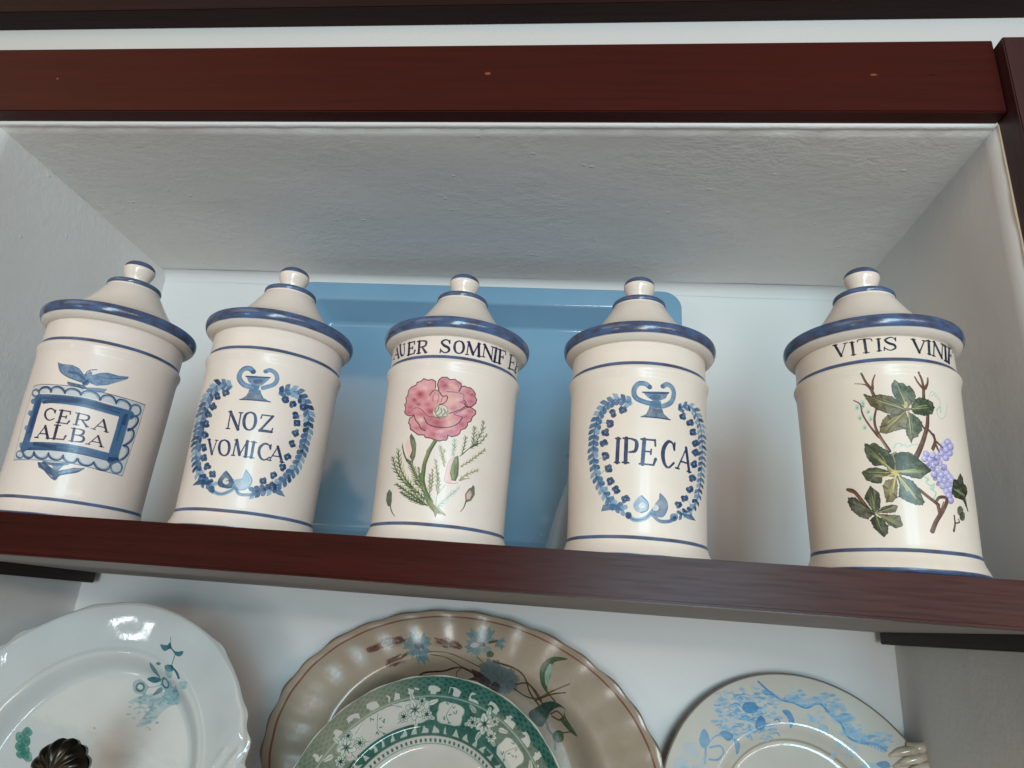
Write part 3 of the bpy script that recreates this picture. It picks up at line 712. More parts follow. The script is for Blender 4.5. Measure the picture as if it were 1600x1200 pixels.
PAINT['j2'] = """
1 0 100 1 6 -620 1661 49 101
1 0 100 1 13 -574 1760 70 -119
1 0 100 1 6 -599 1694 70 -12
1 0 100 1 6 -651 1668 52 -12
1 0 100 1 6 -520 1643 31 -3
0 0 100 6 13 13 11 7 6 6 -506 1766 25 -76 24 -35 28 -9 13 27 -21 85
1 0 100 1 6 -528 1770 42 -7
1 0 100 1 5 -453 1759 30 -3
1 0 100 1 13 -350 1633 -12 118
1 0 100 1 6 -381 1752 83 0
1 0 100 1 6 -369 1634 84 2
1 0 100 1 6 -356 1694 44 1
1 0 100 1 6 -301 1754 8 -28
1 0 100 1 6 -313 1707 3 -24
1 0 100 2 6 10 -287 1636 6 28
1 0 100 1 12 -234 1632 -9 115
1 0 100 1 6 -264 1747 58 0
0 0 100 5 6 10 12 10 6 -206 1747 30 -8 7 -20 -8 -22 -30 -8
1 0 100 1 6 -238 1689 31 0
1 0 100 2 8 12 -207 1689 43 -56
1 0 100 1 6 -254 1632 39 0
1 0 100 1 6 -171 1633 21 1
0 0 100 9 7 5 7 9 12 12 9 5 7 47 1724 -17 22 -27 3 -28 -22 25 -30 39 -20 9 -29 -35 -20 -40 23
1 0 100 1 5 46 1748 1 -31
1 0 100 1 6 -27 1661 -1 -34
0 0 100 9 5 9 12 9 5 9 12 9 5 127 1751 -28 -20 -7 -43 15 -42 31 -13 28 20 7 44 -15 41 -31 13
1 0 100 1 5 207 1633 5 118
1 0 100 1 12 214 1751 47 -106
1 0 100 1 6 261 1645 44 112
1 0 100 1 12 305 1757 12 -117
1 0 100 1 5 194 1633 26 1
1 0 100 1 6 300 1638 34 3
1 0 100 1 5 198 1751 22 0
1 0 100 1 6 298 1756 23 2
1 0 100 1 5 360 1646 2 115
1 0 100 1 12 362 1761 81 -112
1 0 100 1 5 444 1649 3 116
1 0 100 1 5 347 1646 26 0
1 0 100 1 5 348 1761 22 0
1 0 100 1 5 432 1764 31 2
1 0 100 1 13 479 1633 8 131
1 0 100 1 6 450 1632 60 2
1 0 100 1 6 457 1763 61 3
1 0 100 1 13 537 1637 0 128
1 0 100 1 6 518 1763 89 13
1 0 100 1 6 537 1703 45 7
1 0 100 1 6 607 1779 6 -33
1 0 100 1 6 582 1723 0 -26
1 0 100 1 6 517 1634 40 5
1 0 100 1 13 690 1640 14 136
1 0 100 1 6 677 1772 147 32
1 0 100 1 6 665 1636 143 27
1 0 100 1 6 697 1710 73 15
1 0 100 1 6 819 1805 7 -31
1 0 100 1 6 773 1739 -3 -28
1 0 100 2 6 10 803 1662 27 40
1 0 100 1 13 837 1655 30 140
1 0 100 1 1 825 1784 182 57
0 0 100 1 1 1007 1841 -1 -18 -1 -25 1 -23 -56 -21
1 0 100 1 6 851 1724 99 30
1 0 100 1 1 950 1754 56 -55
1 0 100 1 6 803 1647 76 18
1 0 100 1 1 1007 1701 -2 -6
0 21 90 2 14 18 19 848 -29 -63 -20 -38
2 9 95 0 -30 1301 -5 58 -33 19 -38 -6 -43 15 -24 -25 -35 -4 -11 -26 -44 -12 -28 -27 -4 -45 -17 -24 14 -35 -19 -23 19 -35 -9 -31 25 -29 37 -14 50 8 91 -22 73 27 17 64 -32 63 -18 45 34 33
2 9 95 0 1 1279 -19 55 8 39 25 27 43 3 27 -20 42 9 24 -18 32 -15 6 -25 -17 -48 -16 -22 -93 3
2 9 95 0 172 1286 17 48 24 10 23 -9 32 2 27 -17 23 -28 -1 -26 19 -22 -6 -34 -27 -31 -43 -21 -35 33 -37 58
2 9 95 0 -201 1059 -41 -23 -5 -38 18 -20 9 -38 46 -27 38 -26 51 0 16 -21 50 -5 38 -16 37 -4 25 11 27 0 13 23 -6 24 37 -12 41 15 22 22 9 32 35 18 17 28 -3 25 30 18 9 40 27 31 -3 28 -38 18 -52 6 -46 -39 -87 -43 -56 -37 -88 21 -76 -1
2 10 95 0 -77 1242 22 26 24 16 32 -11 68 1 85 3 60 -11 25 -54 23 -47 -61 -48 -59 -21 -24 -53 -89 -21 -95 22 -11 88 13 52
5 7 50 0 -157 1243 55 -1 -50 -36
5 7 35 0 -165 1252 30 -1 -27 -17
5 7 50 0 -217 1195 41 -3 -38 -24
5 7 35 0 -218 1202 22 -2 -20 -12
5 7 50 0 -170 1160 35 -1 -32 -22
5 7 35 0 -167 1154 19 -1 -17 -11
5 7 50 0 48 1321 46 4 -42 -38
5 7 35 0 51 1331 24 2 -23 -19
5 8 50 0 22 1362 30 1 -27 -23
5 8 35 0 26 1357 15 1 -14 -12
5 8 50 0 159 1355 41 7 -38 -38
5 8 35 0 155 1364 22 4 -21 -19
5 7 50 0 14 996 61 5 -56 -49
5 7 35 0 10 1005 32 2 -30 -24
5 8 50 0 -50 1019 62 2 -57 -47
5 8 35 0 -41 1028 33 2 -31 -24
5 8 50 0 -135 1076 51 -1 -46 -35
5 8 35 0 -129 1067 28 0 -25 -18
5 8 50 0 -92 949 49 1 -45 -35
5 8 35 0 -85 943 26 0 -24 -17
5 8 50 0 -157 944 34 -1 -31 -22
5 8 35 0 -160 946 19 0 -17 -11
5 8 50 0 220 999 48 8 -45 -42
5 8 35 0 221 1008 25 4 -23 -21
5 8 50 0 129 931 51 6 -47 -42
5 8 35 0 121 930 26 3 -24 -21
5 8 50 0 1 896 46 3 -42 -36
5 8 35 0 1 898 24 1 -22 -18
5 8 50 0 246 1291 39 7 -36 -34
5 8 35 0 253 1289 20 4 -19 -18
5 7 50 0 293 1280 28 6 -26 -25
5 7 35 0 286 1278 15 3 -14 -13
5 8 50 0 280 1213 37 8 -34 -34
5 8 35 0 283 1216 19 4 -18 -17
5 7 50 0 -47 1095 48 1 -44 -35
5 7 35 0 -50 1085 25 0 -23 -17
5 8 50 0 -79 1152 43 0 -39 -31
5 8 35 0 -76 1153 23 1 -21 -16
5 8 50 0 -242 1139 45 -3 -41 -25
5 8 35 0 -253 1134 25 -1 -23 -13
5 8 50 0 -257 1088 46 -3 -42 -25
5 8 35 0 -248 1089 24 -1 -22 -13
5 8 50 0 138 1134 41 5 -37 -36
5 8 35 0 130 1127 21 3 -20 -18
5 10 50 0 163 1188 31 4 -28 -27
5 10 35 0 170 1186 16 2 -15 -14
5 8 50 0 93 878 30 3 -27 -25
5 8 35 0 91 880 16 1 -15 -12
5 8 50 0 249 1073 49 9 -45 -43
5 8 35 0 258 1076 26 5 -24 -22
5 10 50 0 -206 996 36 -2 -33 -21
5 10 35 0 -216 1004 20 -1 -18 -10
5 6 50 0 -127 1018 44 0 -40 -30
5 6 35 0 -136 1017 24 0 -22 -15
5 8 50 0 205 1200 32 5 -29 -27
5 8 35 0 203 1194 17 3 -16 -14
5 7 50 0 49 955 34 3 -31 -28
5 7 35 0 41 963 18 2 -17 -14
5 8 50 0 282 1130 39 8 -36 -35
5 8 35 0 275 1123 21 3 -19 -17
5 22 50 0 98 1342 40 4 -36 -37
5 22 50 0 100 1206 63 7 -57 -58
5 22 50 0 103 1066 55 7 -50 -50
5 22 50 0 120 961 47 6 -43 -42
5 22 50 0 138 1320 31 4 -29 -30
5 11 60 0 -168 1329 51 -2 -48 -25
5 11 60 0 -247 1269 56 -4 -52 -22
5 11 60 0 -137 1301 49 -1 -46 -25
5 11 60 0 58 931 44 4 -42 -29
5 11 60 0 233 1109 47 8 -44 -33
5 11 60 0 -4 1211 46 3 -43 -28
5 11 60 0 179 1216 46 7 -43 -33
0 8 50 1 6 -39 1184 -7 39 17 39
0 8 50 1 6 0 1173 8 39 -10 38
0 8 50 1 6 30 1181 8 39
1 12 100 1 4 -30 1301 -5 58 -33 19 -38 -6 -43 15 -24 -25 -35 -4 -11 -26 -44 -12 -28 -27 -4 -45 -17 -24 14 -35 -19 -23 19 -35 -9 -31 25 -29 37 -14 50 8
1 12 100 1 4 1 1279 -19 55 8 39 25 27 43 3 27 -20 42 9 24 -18 32 -15 6 -25 -17 -48
1 12 100 1 4 172 1286 17 48 24 10 23 -9 32 2 27 -17 23 -28 -1 -26 19 -22 -6 -34 -27 -31 -43 -21 -35 33
1 12 100 1 4 -201 1059 -41 -23 -5 -38 18 -20 9 -38 46 -27 38 -26 51 0 16 -21 50 -5 38 -16 37 -4 25 11 27 0 13 23 -6 24 37 -12 41 15 22 22 9 32 35 18 17 28 -3 25 30 18 9 40 27 31 -3 28 -38 18 -52 6 -46 -39 -87 -43
0 12 100 1 4 -202 1062 28 -49 32 -32 25 -38 41 -19
0 12 100 1 4 -104 1043 46 -62 95 -24 89 11 68 40 31 55
0 12 100 1 4 -76 1235 21 33 24 16 32 -11 36 -40 39 3 1 -39 -21 -27 -35 -15
0 12 100 1 2 69 1274 85 3 60 -11 8 -44 40 -51
0 12 100 1 2 262 1165 -61 -48 -51 -33 75 -15
0 12 100 1 2 -229 1099 18 24 57 -2 51 -40 36 -31 51 -5 50 -10
0 12 100 1 2 212 1195 10 21 21 -16 -7 -27
4 13 95 0 42 1096 68 6 -62 -60
0 12 70 1 2 102 1101 -9 -40 -31 -23 -39 5 -29 29 -5 41 22 33 38 10 36 -18 17 -37
0 14 80 1 5 -8 1083 21 27 4 25
0 14 80 1 5 24 1066 22 27 -10 31
0 14 80 1 5 55 1062 21 33 -15 24
0 14 80 1 5 6 1065 27 -17 41 9
0 14 80 1 5 -16 1096 10 26
0 14 80 1 5 84 1077 12 33
5 17 32 0 -324 764 40 -3 -35 -27
5 17 32 0 -311 705 39 -2 -33 -28
5 17 32 0 -296 647 39 -2 -33 -28
5 17 32 0 -262 592 36 -2 -31 -28
5 17 32 0 -227 539 35 -1 -30 -29
5 17 32 0 -183 491 32 0 -28 -29
5 17 32 0 -142 446 31 0 -27 -29
5 17 32 0 -102 401 30 1 -26 -29
5 17 32 0 -63 357 29 2 -26 -30
5 17 32 0 -16 325 28 2 -25 -30
0 15 90 1 5 -324 764 25 -111 62 -103 79 -86 96 -109 77 -51
0 17 86 2 6 2 -324 764 -16 12 -12 11
0 17 74 2 6 2 -320 745 12 10 7 11
0 15 83 2 6 2 -315 725 -19 13 -13 13
0 15 80 2 6 2 -311 705 18 16 10 17
0 15 78 2 6 2 -307 686 -25 18 -19 18
0 15 94 2 6 2 -302 666 17 19 10 19
0 15 85 2 6 2 -296 647 -28 14 -22 16
0 15 93 2 6 2 -284 629 9 23 3 21
0 15 86 2 6 2 -273 610 -34 14 -28 16
0 17 80 2 6 2 -262 592 12 28 3 26
0 16 75 2 6 2 -251 574 -38 15 -32 19
0 16 93 2 6 2 -240 555 6 21 0 20
0 16 73 2 6 2 -227 539 -26 6 -23 9
0 17 90 2 6 1 -212 523 1 22 -3 20
0 17 91 2 6 1 -197 507 -26 5 -23 8
0 17 91 2 6 1 -183 491 1 29 -4 24
0 17 81 2 6 1 -169 476 -24 5 -20 7
0 16 86 2 6 1 -155 461 1 30 -5 26
0 15 81 2 6 1 -142 446 -26 4 -22 8
0 16 83 2 6 1 -128 431 1 27 -4 24
0 15 85 2 6 1 -115 416 -23 4 -20 7
0 15 81 2 6 1 -102 401 1 25 -3 22
0 16 91 2 6 1 -89 386 -29 5 -25 9
0 16 73 2 6 1 -76 372 1 29 -4 26
0 16 79 2 6 1 -63 357 -22 1 -19 4
0 17 83 2 6 1 -48 346 -7 29 -11 24
0 17 73 2 6 1 -32 335 -19 -2 -18 1
0 16 89 2 6 1 -16 325 -8 30 -12 25
0 15 89 2 6 1 0 315 -26 -4 -23 1
0 17 94 2 6 1 15 304 -8 30 -11 24
5 17 32 0 -381 703 36 -3 -31 -21
5 17 32 0 -355 651 35 -3 -30 -22
5 17 32 0 -325 600 32 -2 -28 -22
5 17 32 0 -284 553 30 -1 -26 -22
5 17 32 0 -240 512 28 -1 -24 -23
5 17 32 0 -195 474 27 0 -24 -23
5 17 32 0 -149 441 25 0 -22 -23
5 17 32 0 -105 409 24 1 -21 -24
0 15 90 1 5 -381 703 45 -91 66 -75 69 -59 96 -69
0 15 95 2 6 2 -381 703 -14 7 -11 7
0 15 75 2 6 2 -372 686 9 12 5 11
0 16 77 2 6 2 -363 668 -26 13 -21 14
0 15 87 2 6 2 -355 651 12 15 5 15
0 15 72 2 6 2 -346 633 -27 14 -21 14
0 16 74 2 6 2 -338 616 8 15 2 15
0 16 93 2 6 2 -325 600 -36 11 -31 13
0 16 83 2 6 2 -311 584 3 20 -1 18
0 15 85 2 6 2 -298 569 -35 10 -31 13
0 15 78 2 6 2 -284 553 3 22 -1 19
0 15 80 2 6 2 -271 538 -21 4 -18 7
0 16 87 2 6 2 -256 525 -2 23 -6 19
0 15 90 2 6 2 -240 512 -32 3 -29 8
0 17 71 2 6 1 -225 499 -2 18 -5 16
0 16 84 2 6 1 -210 486 -30 3 -27 6
0 15 76 2 6 1 -195 474 -4 22 -8 18
0 16 88 2 6 1 -179 463 -25 0 -22 3
0 16 95 2 6 1 -164 452 -4 19 -7 16
0 16 78 2 6 1 -149 441 -24 -1 -21 4
0 15 74 2 6 1 -134 430 -4 16 -5 14
0 15 77 2 6 1 -120 420 -25 -2 -22 4
0 16 86 2 6 1 -105 409 -4 21 -8 17
5 16 32 0 -296 474 28 -1 -24 -21
5 16 32 0 -247 449 26 -1 -23 -21
5 16 32 0 -202 425 24 0 -21 -21
5 16 32 0 -160 401 23 1 -20 -22
5 16 32 0 -120 378 23 1 -20 -21
5 16 32 0 -80 357 21 1 -19 -22
5 16 32 0 -42 336 21 1 -19 -22
0 15 90 1 5 -296 474 86 -45 86 -48 94 -52
0 16 93 2 6 2 -296 474 -17 -2 -16 1
0 16 70 2 6 1 -279 465 -7 15 -9 11
0 15 77 2 6 1 -263 457 -13 -1 -11 0
0 15 83 2 6 1 -247 449 -7 15 -9 13
0 15 82 2 6 1 -232 441 -23 -3 -22 1
0 15 71 2 6 1 -217 433 -7 18 -10 15
0 15 78 2 6 1 -202 425 -16 -2 -15 1
0 16 76 2 6 1 -188 417 -7 19 -10 15
0 16 73 2 6 1 -174 409 -22 -3 -20 1
0 15 74 2 6 1 -160 401 -6 17 -9 14
0 15 88 2 6 1 -146 394 -16 -3 -13 1
0 15 86 2 6 1 -133 386 -6 18 -9 14
0 15 80 2 6 1 -120 378 -23 -4 -22 0
0 15 71 2 6 1 -106 371 -6 16 -8 13
0 15 85 2 6 1 -93 364 -23 -4 -20 -1
0 16 93 2 6 1 -80 357 -7 19 -9 15
0 15 74 2 6 1 -68 350 -21 -5 -19 0
0 15 83 2 6 1 -55 343 -5 13 -6 11
0 15 74 2 6 1 -42 336 -18 -4 -16 0
0 15 70 2 6 1 -30 329 -8 22 -10 17
5 15 32 0 -236 408 23 0 -20 -19
5 15 32 0 -197 387 22 0 -19 -19
5 15 32 0 -161 367 22 0 -19 -19
5 15 32 0 -124 349 20 1 -18 -20
5 15 32 0 -87 336 19 1 -17 -20
5 15 32 0 -52 324 20 1 -17 -20
0 15 90 1 5 -236 408 101 -55 107 -37
0 15 74 2 6 1 -236 408 -12 -1 -10 1
0 15 86 2 6 1 -223 401 -3 9 -5 8
0 16 90 2 6 1 -210 394 -15 -2 -14 1
0 16 72 2 6 1 -197 387 -5 12 -5 9
0 15 90 2 6 1 -185 381 -18 -3 -17 1
0 15 79 2 6 1 -173 374 -6 18 -10 15
0 16 72 2 6 1 -161 367 -18 -3 -16 1
0 15 76 2 6 1 -149 360 -6 18 -9 15
0 15 86 2 6 1 -137 354 -14 -4 -13 0
0 15 93 2 6 1 -124 349 -8 13 -8 9
0 16 88 2 6 1 -112 345 -20 -8 -20 -3
0 15 87 2 6 1 -100 340 -8 14 -9 10
0 15 94 2 6 1 -87 336 -18 -7 -17 -3
0 15 72 2 6 1 -75 332 -8 14 -10 10
0 15 77 2 6 1 -63 328 -16 -7 -15 -3
0 15 75 2 6 1 -52 324 -7 13 -9 10
0 16 75 2 6 1 -40 320 -13 -6 -12 -2
0 15 76 2 6 1 -28 316 -8 14 -10 11
5 15 32 0 -171 634 33 0 -28 -30
5 15 32 0 -151 599 31 0 -27 -29
5 15 32 0 -132 565 31 0 -27 -30
5 15 32 0 -110 532 30 1 -26 -30
5 15 32 0 -85 502 30 1 -27 -30
5 15 32 0 -61 472 29 2 -25 -30
0 16 90 1 5 -171 634 47 -85 79 -96
0 15 93 2 6 2 -171 634 -19 8 -15 9
0 15 82 2 6 1 -164 622 6 20 2 17
0 15 70 2 6 1 -158 611 -24 10 -19 11
0 15 76 2 6 1 -151 599 5 15 1 13
0 16 80 2 6 1 -145 588 -30 12 -24 15
0 15 93 2 6 1 -139 576 8 25 3 22
0 16 73 2 6 1 -132 565 -23 9 -18 11
0 16 79 2 6 1 -126 553 6 27 1 23
0 16 71 2 6 1 -119 542 -23 6 -19 8
0 15 86 2 6 1 -110 532 1 21 -2 18
0 15 71 2 6 1 -102 522 -31 6 -26 11
0 17 75 2 6 1 -94 512 3 31 -4 26
0 15 92 2 6 1 -85 502 -35 7 -29 11
0 15 94 2 6 1 -77 492 1 20 -2 17
0 16 75 2 6 1 -69 482 -22 4 -18 7
0 15 72 2 6 1 -61 472 1 20 -2 16
0 15 77 2 6 1 -53 463 -30 5 -26 10
0 16 90 2 6 1 -45 453 1 20 -2 17
5 15 32 0 -97 606 16 0 -14 -16
5 15 32 0 -81 550 16 1 -14 -16
5 15 32 0 -57 498 15 0 -13 -16
0 16 90 1 5 -97 606 20 -70 28 -56
0 15 78 2 6 1 -97 606 -8 5 -6 5
0 16 79 2 6 1 -92 587 5 8 3 8
0 16 88 2 6 1 -87 569 -14 9 -11 10
0 15 89 2 6 1 -81 550 6 11 3 10
0 15 91 2 6 1 -75 532 -15 7 -10 8
0 16 90 2 6 1 -66 515 4 13 1 13
0 16 79 2 6 1 -57 498 -11 4 -8 5
0 16 88 2 6 1 -49 480 5 15 1 13
5 17 32 0 -125 499 23 1 -20 -22
5 17 32 0 -77 460 22 1 -19 -22
5 17 32 0 -34 419 22 1 -19 -21
5 17 32 0 0 372 21 1 -18 -22
0 15 90 1 5 -125 499 82 -67 43 -60
0 17 74 2 6 1 -125 499 -13 0 -12 3
0 15 77 2 6 1 -108 486 -2 10 -3 8
0 15 70 2 6 1 -92 473 -20 0 -17 3
0 17 87 2 6 1 -77 460 -3 19 -5 16
0 17 85 2 6 1 -61 447 -23 0 -20 3
0 17 84 2 6 1 -46 435 0 23 -5 20
0 15 93 2 6 1 -34 419 -15 4 -13 5
0 15 73 2 6 1 -22 403 2 16 -1 14
0 15 82 2 6 1 -11 388 -20 5 -17 7
0 15 86 2 6 1 0 372 3 23 -1 20
5 17 32 0 -224 521 28 -1 -24 -23
5 17 32 0 -179 486 26 0 -23 -23
5 17 32 0 -137 453 25 0 -22 -23
5 17 32 0 -96 420 24 1 -21 -24
5 17 32 0 -57 388 23 1 -20 -23
5 17 32 0 -19 357 23 1 -20 -23
0 15 90 1 5 -224 521 108 -85 97 -79
0 17 93 2 6 1 -224 521 -13 0 -11 3
0 15 81 2 6 1 -209 509 -2 17 -6 13
0 17 75 2 6 1 -194 498 -19 0 -17 4
0 15 79 2 6 1 -179 486 -3 16 -5 12
0 15 94 2 6 1 -165 475 -26 1 -24 4
0 15 79 2 6 1 -151 464 -2 17 -6 14
0 15 92 2 6 1 -137 453 -21 0 -18 4
0 17 74 2 6 1 -123 442 -3 20 -7 17
0 17 84 2 6 1 -110 431 -21 0 -19 3
0 17 86 2 6 1 -96 420 -3 17 -5 13
0 15 77 2 6 1 -83 410 -24 -1 -21 4
0 15 88 2 6 1 -70 399 -4 23 -6 19
0 17 85 2 6 1 -57 388 -27 0 -23 4
0 15 78 2 6 1 -44 378 -3 19 -6 15
0 15 74 2 6 1 -32 367 -17 0 -15 2
0 15 80 2 6 1 -19 357 -3 22 -7 18
5 18 32 0 42 676 19 2 -17 -21
5 18 32 0 53 623 19 1 -17 -21
5 18 32 0 63 570 19 1 -17 -20
5 18 32 0 74 517 18 2 -16 -21
5 18 32 0 74 464 19 2 -16 -21
0 16 90 1 3 42 676 16 -77 16 -83 1 -70
0 18 88 2 4 1 42 676 -10 7 -7 8
0 16 73 2 4 1 45 658 6 9 4 9
0 18 75 2 4 1 49 640 -13 10 -10 11
0 16 70 2 4 1 53 623 7 12 5 11
0 18 87 2 4 1 56 605 -16 12 -12 13
0 18 82 2 4 1 60 587 9 15 5 13
0 18 70 2 4 1 63 570 -11 8 -8 9
0 18 88 2 4 1 67 552 8 12 4 12
0 18 91 2 4 1 70 535 -14 10 -11 12
0 16 87 2 4 1 74 517 11 15 7 14
0 18 81 2 4 1 74 499 -13 14 -9 13
0 16 92 2 4 1 74 482 10 10 7 11
0 18 88 2 4 1 74 464 -10 11 -7 11
0 18 91 2 4 1 75 446 12 13 8 13
5 18 32 0 7 553 17 1 -15 -18
5 18 32 0 11 506 17 1 -15 -18
5 18 32 0 14 458 18 2 -16 -19
5 18 32 0 18 411 17 1 -15 -18
0 16 90 1 3 7 553 8 -97 5 -76
0 16 86 2 4 1 7 553 -7 6 -4 6
0 16 92 2 4 1 8 537 6 8 4 7
0 16 80 2 4 1 9 522 -8 7 -6 9
0 16 71 2 4 1 11 506 9 10 5 11
0 16 88 2 4 1 12 490 -12 11 -8 11
0 16 83 2 4 1 13 474 12 14 8 14
0 18 84 2 4 1 14 458 -9 9 -6 9
0 16 86 2 4 1 16 443 11 12 7 13
0 18 80 2 4 1 17 427 -14 13 -9 13
0 16 95 2 4 1 18 411 12 14 8 14
0 16 88 2 4 1 19 396 -10 9 -6 9
0 16 76 2 4 1 20 380 10 12 7 12
5 17 32 0 68 793 19 2 -17 -22
5 17 32 0 78 762 19 1 -17 -21
5 17 32 0 89 731 19 1 -17 -21
5 17 32 0 101 700 19 2 -17 -21
5 17 32 0 116 671 19 2 -17 -21
0 18 90 1 3 68 793 26 -77 26 -55
0 18 70 2 4 1 68 793 -8 5 -7 5
0 17 86 2 4 1 71 783 5 10 2 9
0 17 73 2 4 1 75 772 -13 7 -10 8
0 17 93 2 4 1 78 762 6 12 2 12
0 18 95 2 4 1 82 751 -16 9 -11 9
0 17 75 2 4 1 85 741 9 20 4 18
0 18 90 2 4 1 89 731 -13 6 -9 8
0 17 86 2 4 1 92 720 7 18 3 15
0 18 79 2 4 1 96 710 -18 8 -14 9
0 17 82 2 4 1 101 700 6 18 1 16
0 18 89 2 4 1 106 691 -14 5 -12 7
0 18 77 2 4 1 111 681 5 16 1 15
0 17 95 2 4 1 116 671 -16 6 -11 7
0 17 70 2 4 1 120 661 6 19 2 16
5 18 32 0 105 768 16 1 -14 -17
5 18 32 0 96 709 15 1 -13 -17
5 18 32 0 111 652 15 1 -14 -17
0 18 90 1 3 105 768 -10 -66 22 -69
0 18 79 2 4 1 105 768 -4 7 -3 7
0 18 82 2 4 1 102 748 9 7 6 7
0 18 86 2 4 1 99 728 -7 11 -4 10
0 18 91 2 4 1 96 709 9 9 6 9
0 18 90 2 4 1 99 689 -9 7 -6 6
0 18 86 2 4 1 105 670 5 11 2 9
0 18 75 2 4 1 111 652 -9 5 -7 6
0 18 76 2 4 1 117 633 4 9 3 9
5 18 32 0 23 597 17 1 -15 -19
5 18 32 0 28 551 17 1 -15 -19
5 18 32 0 32 505 17 1 -15 -18
5 18 32 0 30 459 17 1 -15 -18
0 16 90 1 3 23 597 9 -84 -4 -84
0 16 91 2 4 1 23 597 -5 4 -4 5
0 18 79 2 4 1 25 581 5 7 3 7
0 18 90 2 4 1 26 566 -7 7 -6 7
0 16 87 2 4 1 28 551 7 9 5 9
0 18 75 2 4 1 30 535 -15 13 -10 13
0 16 89 2 4 1 32 520 11 13 7 12
0 16 84 2 4 1 32 505 -10 11 -7 11
0 16 91 2 4 1 31 490 10 8 7 9
0 16 82 2 4 1 31 474 -10 12 -7 12
0 18 76 2 4 1 30 459 13 12 10 13
0 16 74 2 4 1 29 444 -8 10 -6 10
0 18 87 2 4 1 28 429 10 9 7 9
5 16 32 0 71 572 17 1 -15 -18
5 16 32 0 82 527 17 1 -15 -18
5 16 32 0 90 482 17 1 -15 -18
5 16 32 0 88 436 17 2 -15 -19
0 18 90 1 3 71 572 20 -83 -5 -83
0 16 81 2 4 1 71 572 -8 6 -7 6
0 18 75 2 4 1 75 557 6 11 4 11
0 18 71 2 4 1 78 542 -9 6 -7 7
0 16 90 2 4 1 82 527 5 9 3 9
0 16 82 2 4 1 85 512 -10 7 -7 7
0 18 75 2 4 1 89 497 10 15 7 14
0 18 78 2 4 1 90 482 -10 10 -7 11
0 16 79 2 4 1 89 466 14 13 9 12
0 18 77 2 4 1 89 451 -12 14 -7 13
0 16 84 2 4 1 88 436 10 9 7 10
0 16 79 2 4 1 87 421 -12 14 -7 13
0 16 83 2 4 1 86 406 11 10 8 10
5 18 32 0 461 828 24 5 -22 -24
5 18 32 0 419 789 22 5 -20 -24
5 18 32 0 379 751 21 4 -19 -23
5 18 32 0 341 714 20 4 -18 -22
5 18 32 0 300 684 19 3 -17 -22
5 18 32 0 260 654 19 3 -17 -22
0 16 90 1 3 461 828 -121 -115 -80 -59
0 18 94 2 4 2 461 828 0 9 3 7
0 16 78 2 4 2 447 815 14 2 12 4
0 18 73 2 4 1 433 802 0 12 3 10
0 16 90 2 4 1 419 789 21 3 18 5
0 18 84 2 4 1 405 776 1 13 3 10
0 18 73 2 4 1 392 764 15 1 13 4
0 18 85 2 4 1 379 751 1 13 3 12
0 18 85 2 4 1 366 739 21 2 17 5
0 16 75 2 4 1 354 727 0 18 5 16
0 18 86 2 4 1 341 714 20 1 17 3
0 16 92 2 4 1 327 704 3 14 5 12
0 16 93 2 4 1 313 694 17 -1 15 1
0 18 92 2 4 1 300 684 3 18 7 15
0 18 84 2 4 1 286 674 14 -2 13 2
0 18 75 2 4 1 273 664 3 14 5 12
0 16 81 2 4 1 260 654 12 -1 12 1
5 16 32 0 412 643 22 5 -20 -24
5 16 32 0 363 617 21 4 -19 -23
5 16 32 0 317 591 20 4 -18 -23
5 16 32 0 279 558 20 3 -18 -22
0 18 90 1 3 412 643 -91 -47 -67 -60
0 18 82 2 4 1 412 643 4 11 5 8
0 18 89 2 4 1 395 635 13 -3 12 0
0 16 81 2 4 1 379 626 5 13 7 11
0 16 85 2 4 1 363 617 12 -2 12 0
0 18 82 2 4 1 347 609 8 21 11 18
0 18 72 2 4 1 331 601 18 -3 15 0
0 18 86 2 4 1 317 591 3 18 6 14
0 18 87 2 4 1 304 580 18 0 15 3
0 18 75 2 4 1 291 569 2 14 3 12
0 16 70 2 4 1 279 558 14 0 12 2
0 18 81 2 4 1 266 547 2 19 5 16
0 18 79 2 4 1 254 536 20 0 17 3
5 20 32 0 260 474 22 3 -20 -24
5 20 32 0 228 441 21 2 -19 -23
5 20 32 0 196 408 20 3 -18 -24
5 20 32 0 164 375 21 3 -18 -23
5 20 32 0 134 343 20 2 -18 -22
5 20 32 0 103 311 21 2 -18 -22
0 19 90 1 3 260 474 -70 -72 -87 -91
0 19 88 2 4 1 260 474 0 11 3 10
0 20 82 2 4 1 249 463 10 0 8 2
0 20 93 2 4 1 238 452 1 17 3 14
0 19 70 2 4 1 228 441 12 0 10 3
0 19 80 2 4 1 217 430 0 13 2 11
0 19 94 2 4 1 206 419 17 1 15 3
0 19 78 2 4 1 196 408 0 22 4 19
0 20 82 2 4 1 185 397 23 1 20 5
0 19 79 2 4 1 175 386 0 16 2 13
0 20 82 2 4 1 164 375 21 1 16 5
0 20 94 2 4 1 154 365 0 21 3 18
0 20 77 2 4 1 144 354 21 1 18 4
0 20 92 2 4 1 134 343 0 14 2 12
0 19 91 2 4 1 124 332 20 1 18 5
0 20 85 2 4 1 114 322 -1 19 3 17
0 19 79 2 4 1 103 311 24 1 19 5
5 15 32 0 342 993 24 5 -21 -27
5 15 32 0 342 944 24 4 -21 -27
5 15 32 0 342 894 24 5 -22 -27
5 15 32 0 342 845 24 4 -22 -26
0 16 90 1 3 342 993 0 -74 0 -74
0 16 90 2 4 2 342 993 -8 8 -6 8
0 16 78 2 4 2 342 977 10 10 6 9
0 16 85 2 4 2 342 960 -11 10 -7 10
0 16 77 2 4 2 342 944 18 18 11 19
0 16 77 2 4 2 342 927 -12 11 -7 11
0 15 79 2 4 2 342 911 18 18 12 19
0 15 90 2 4 2 342 894 -11 10 -8 11
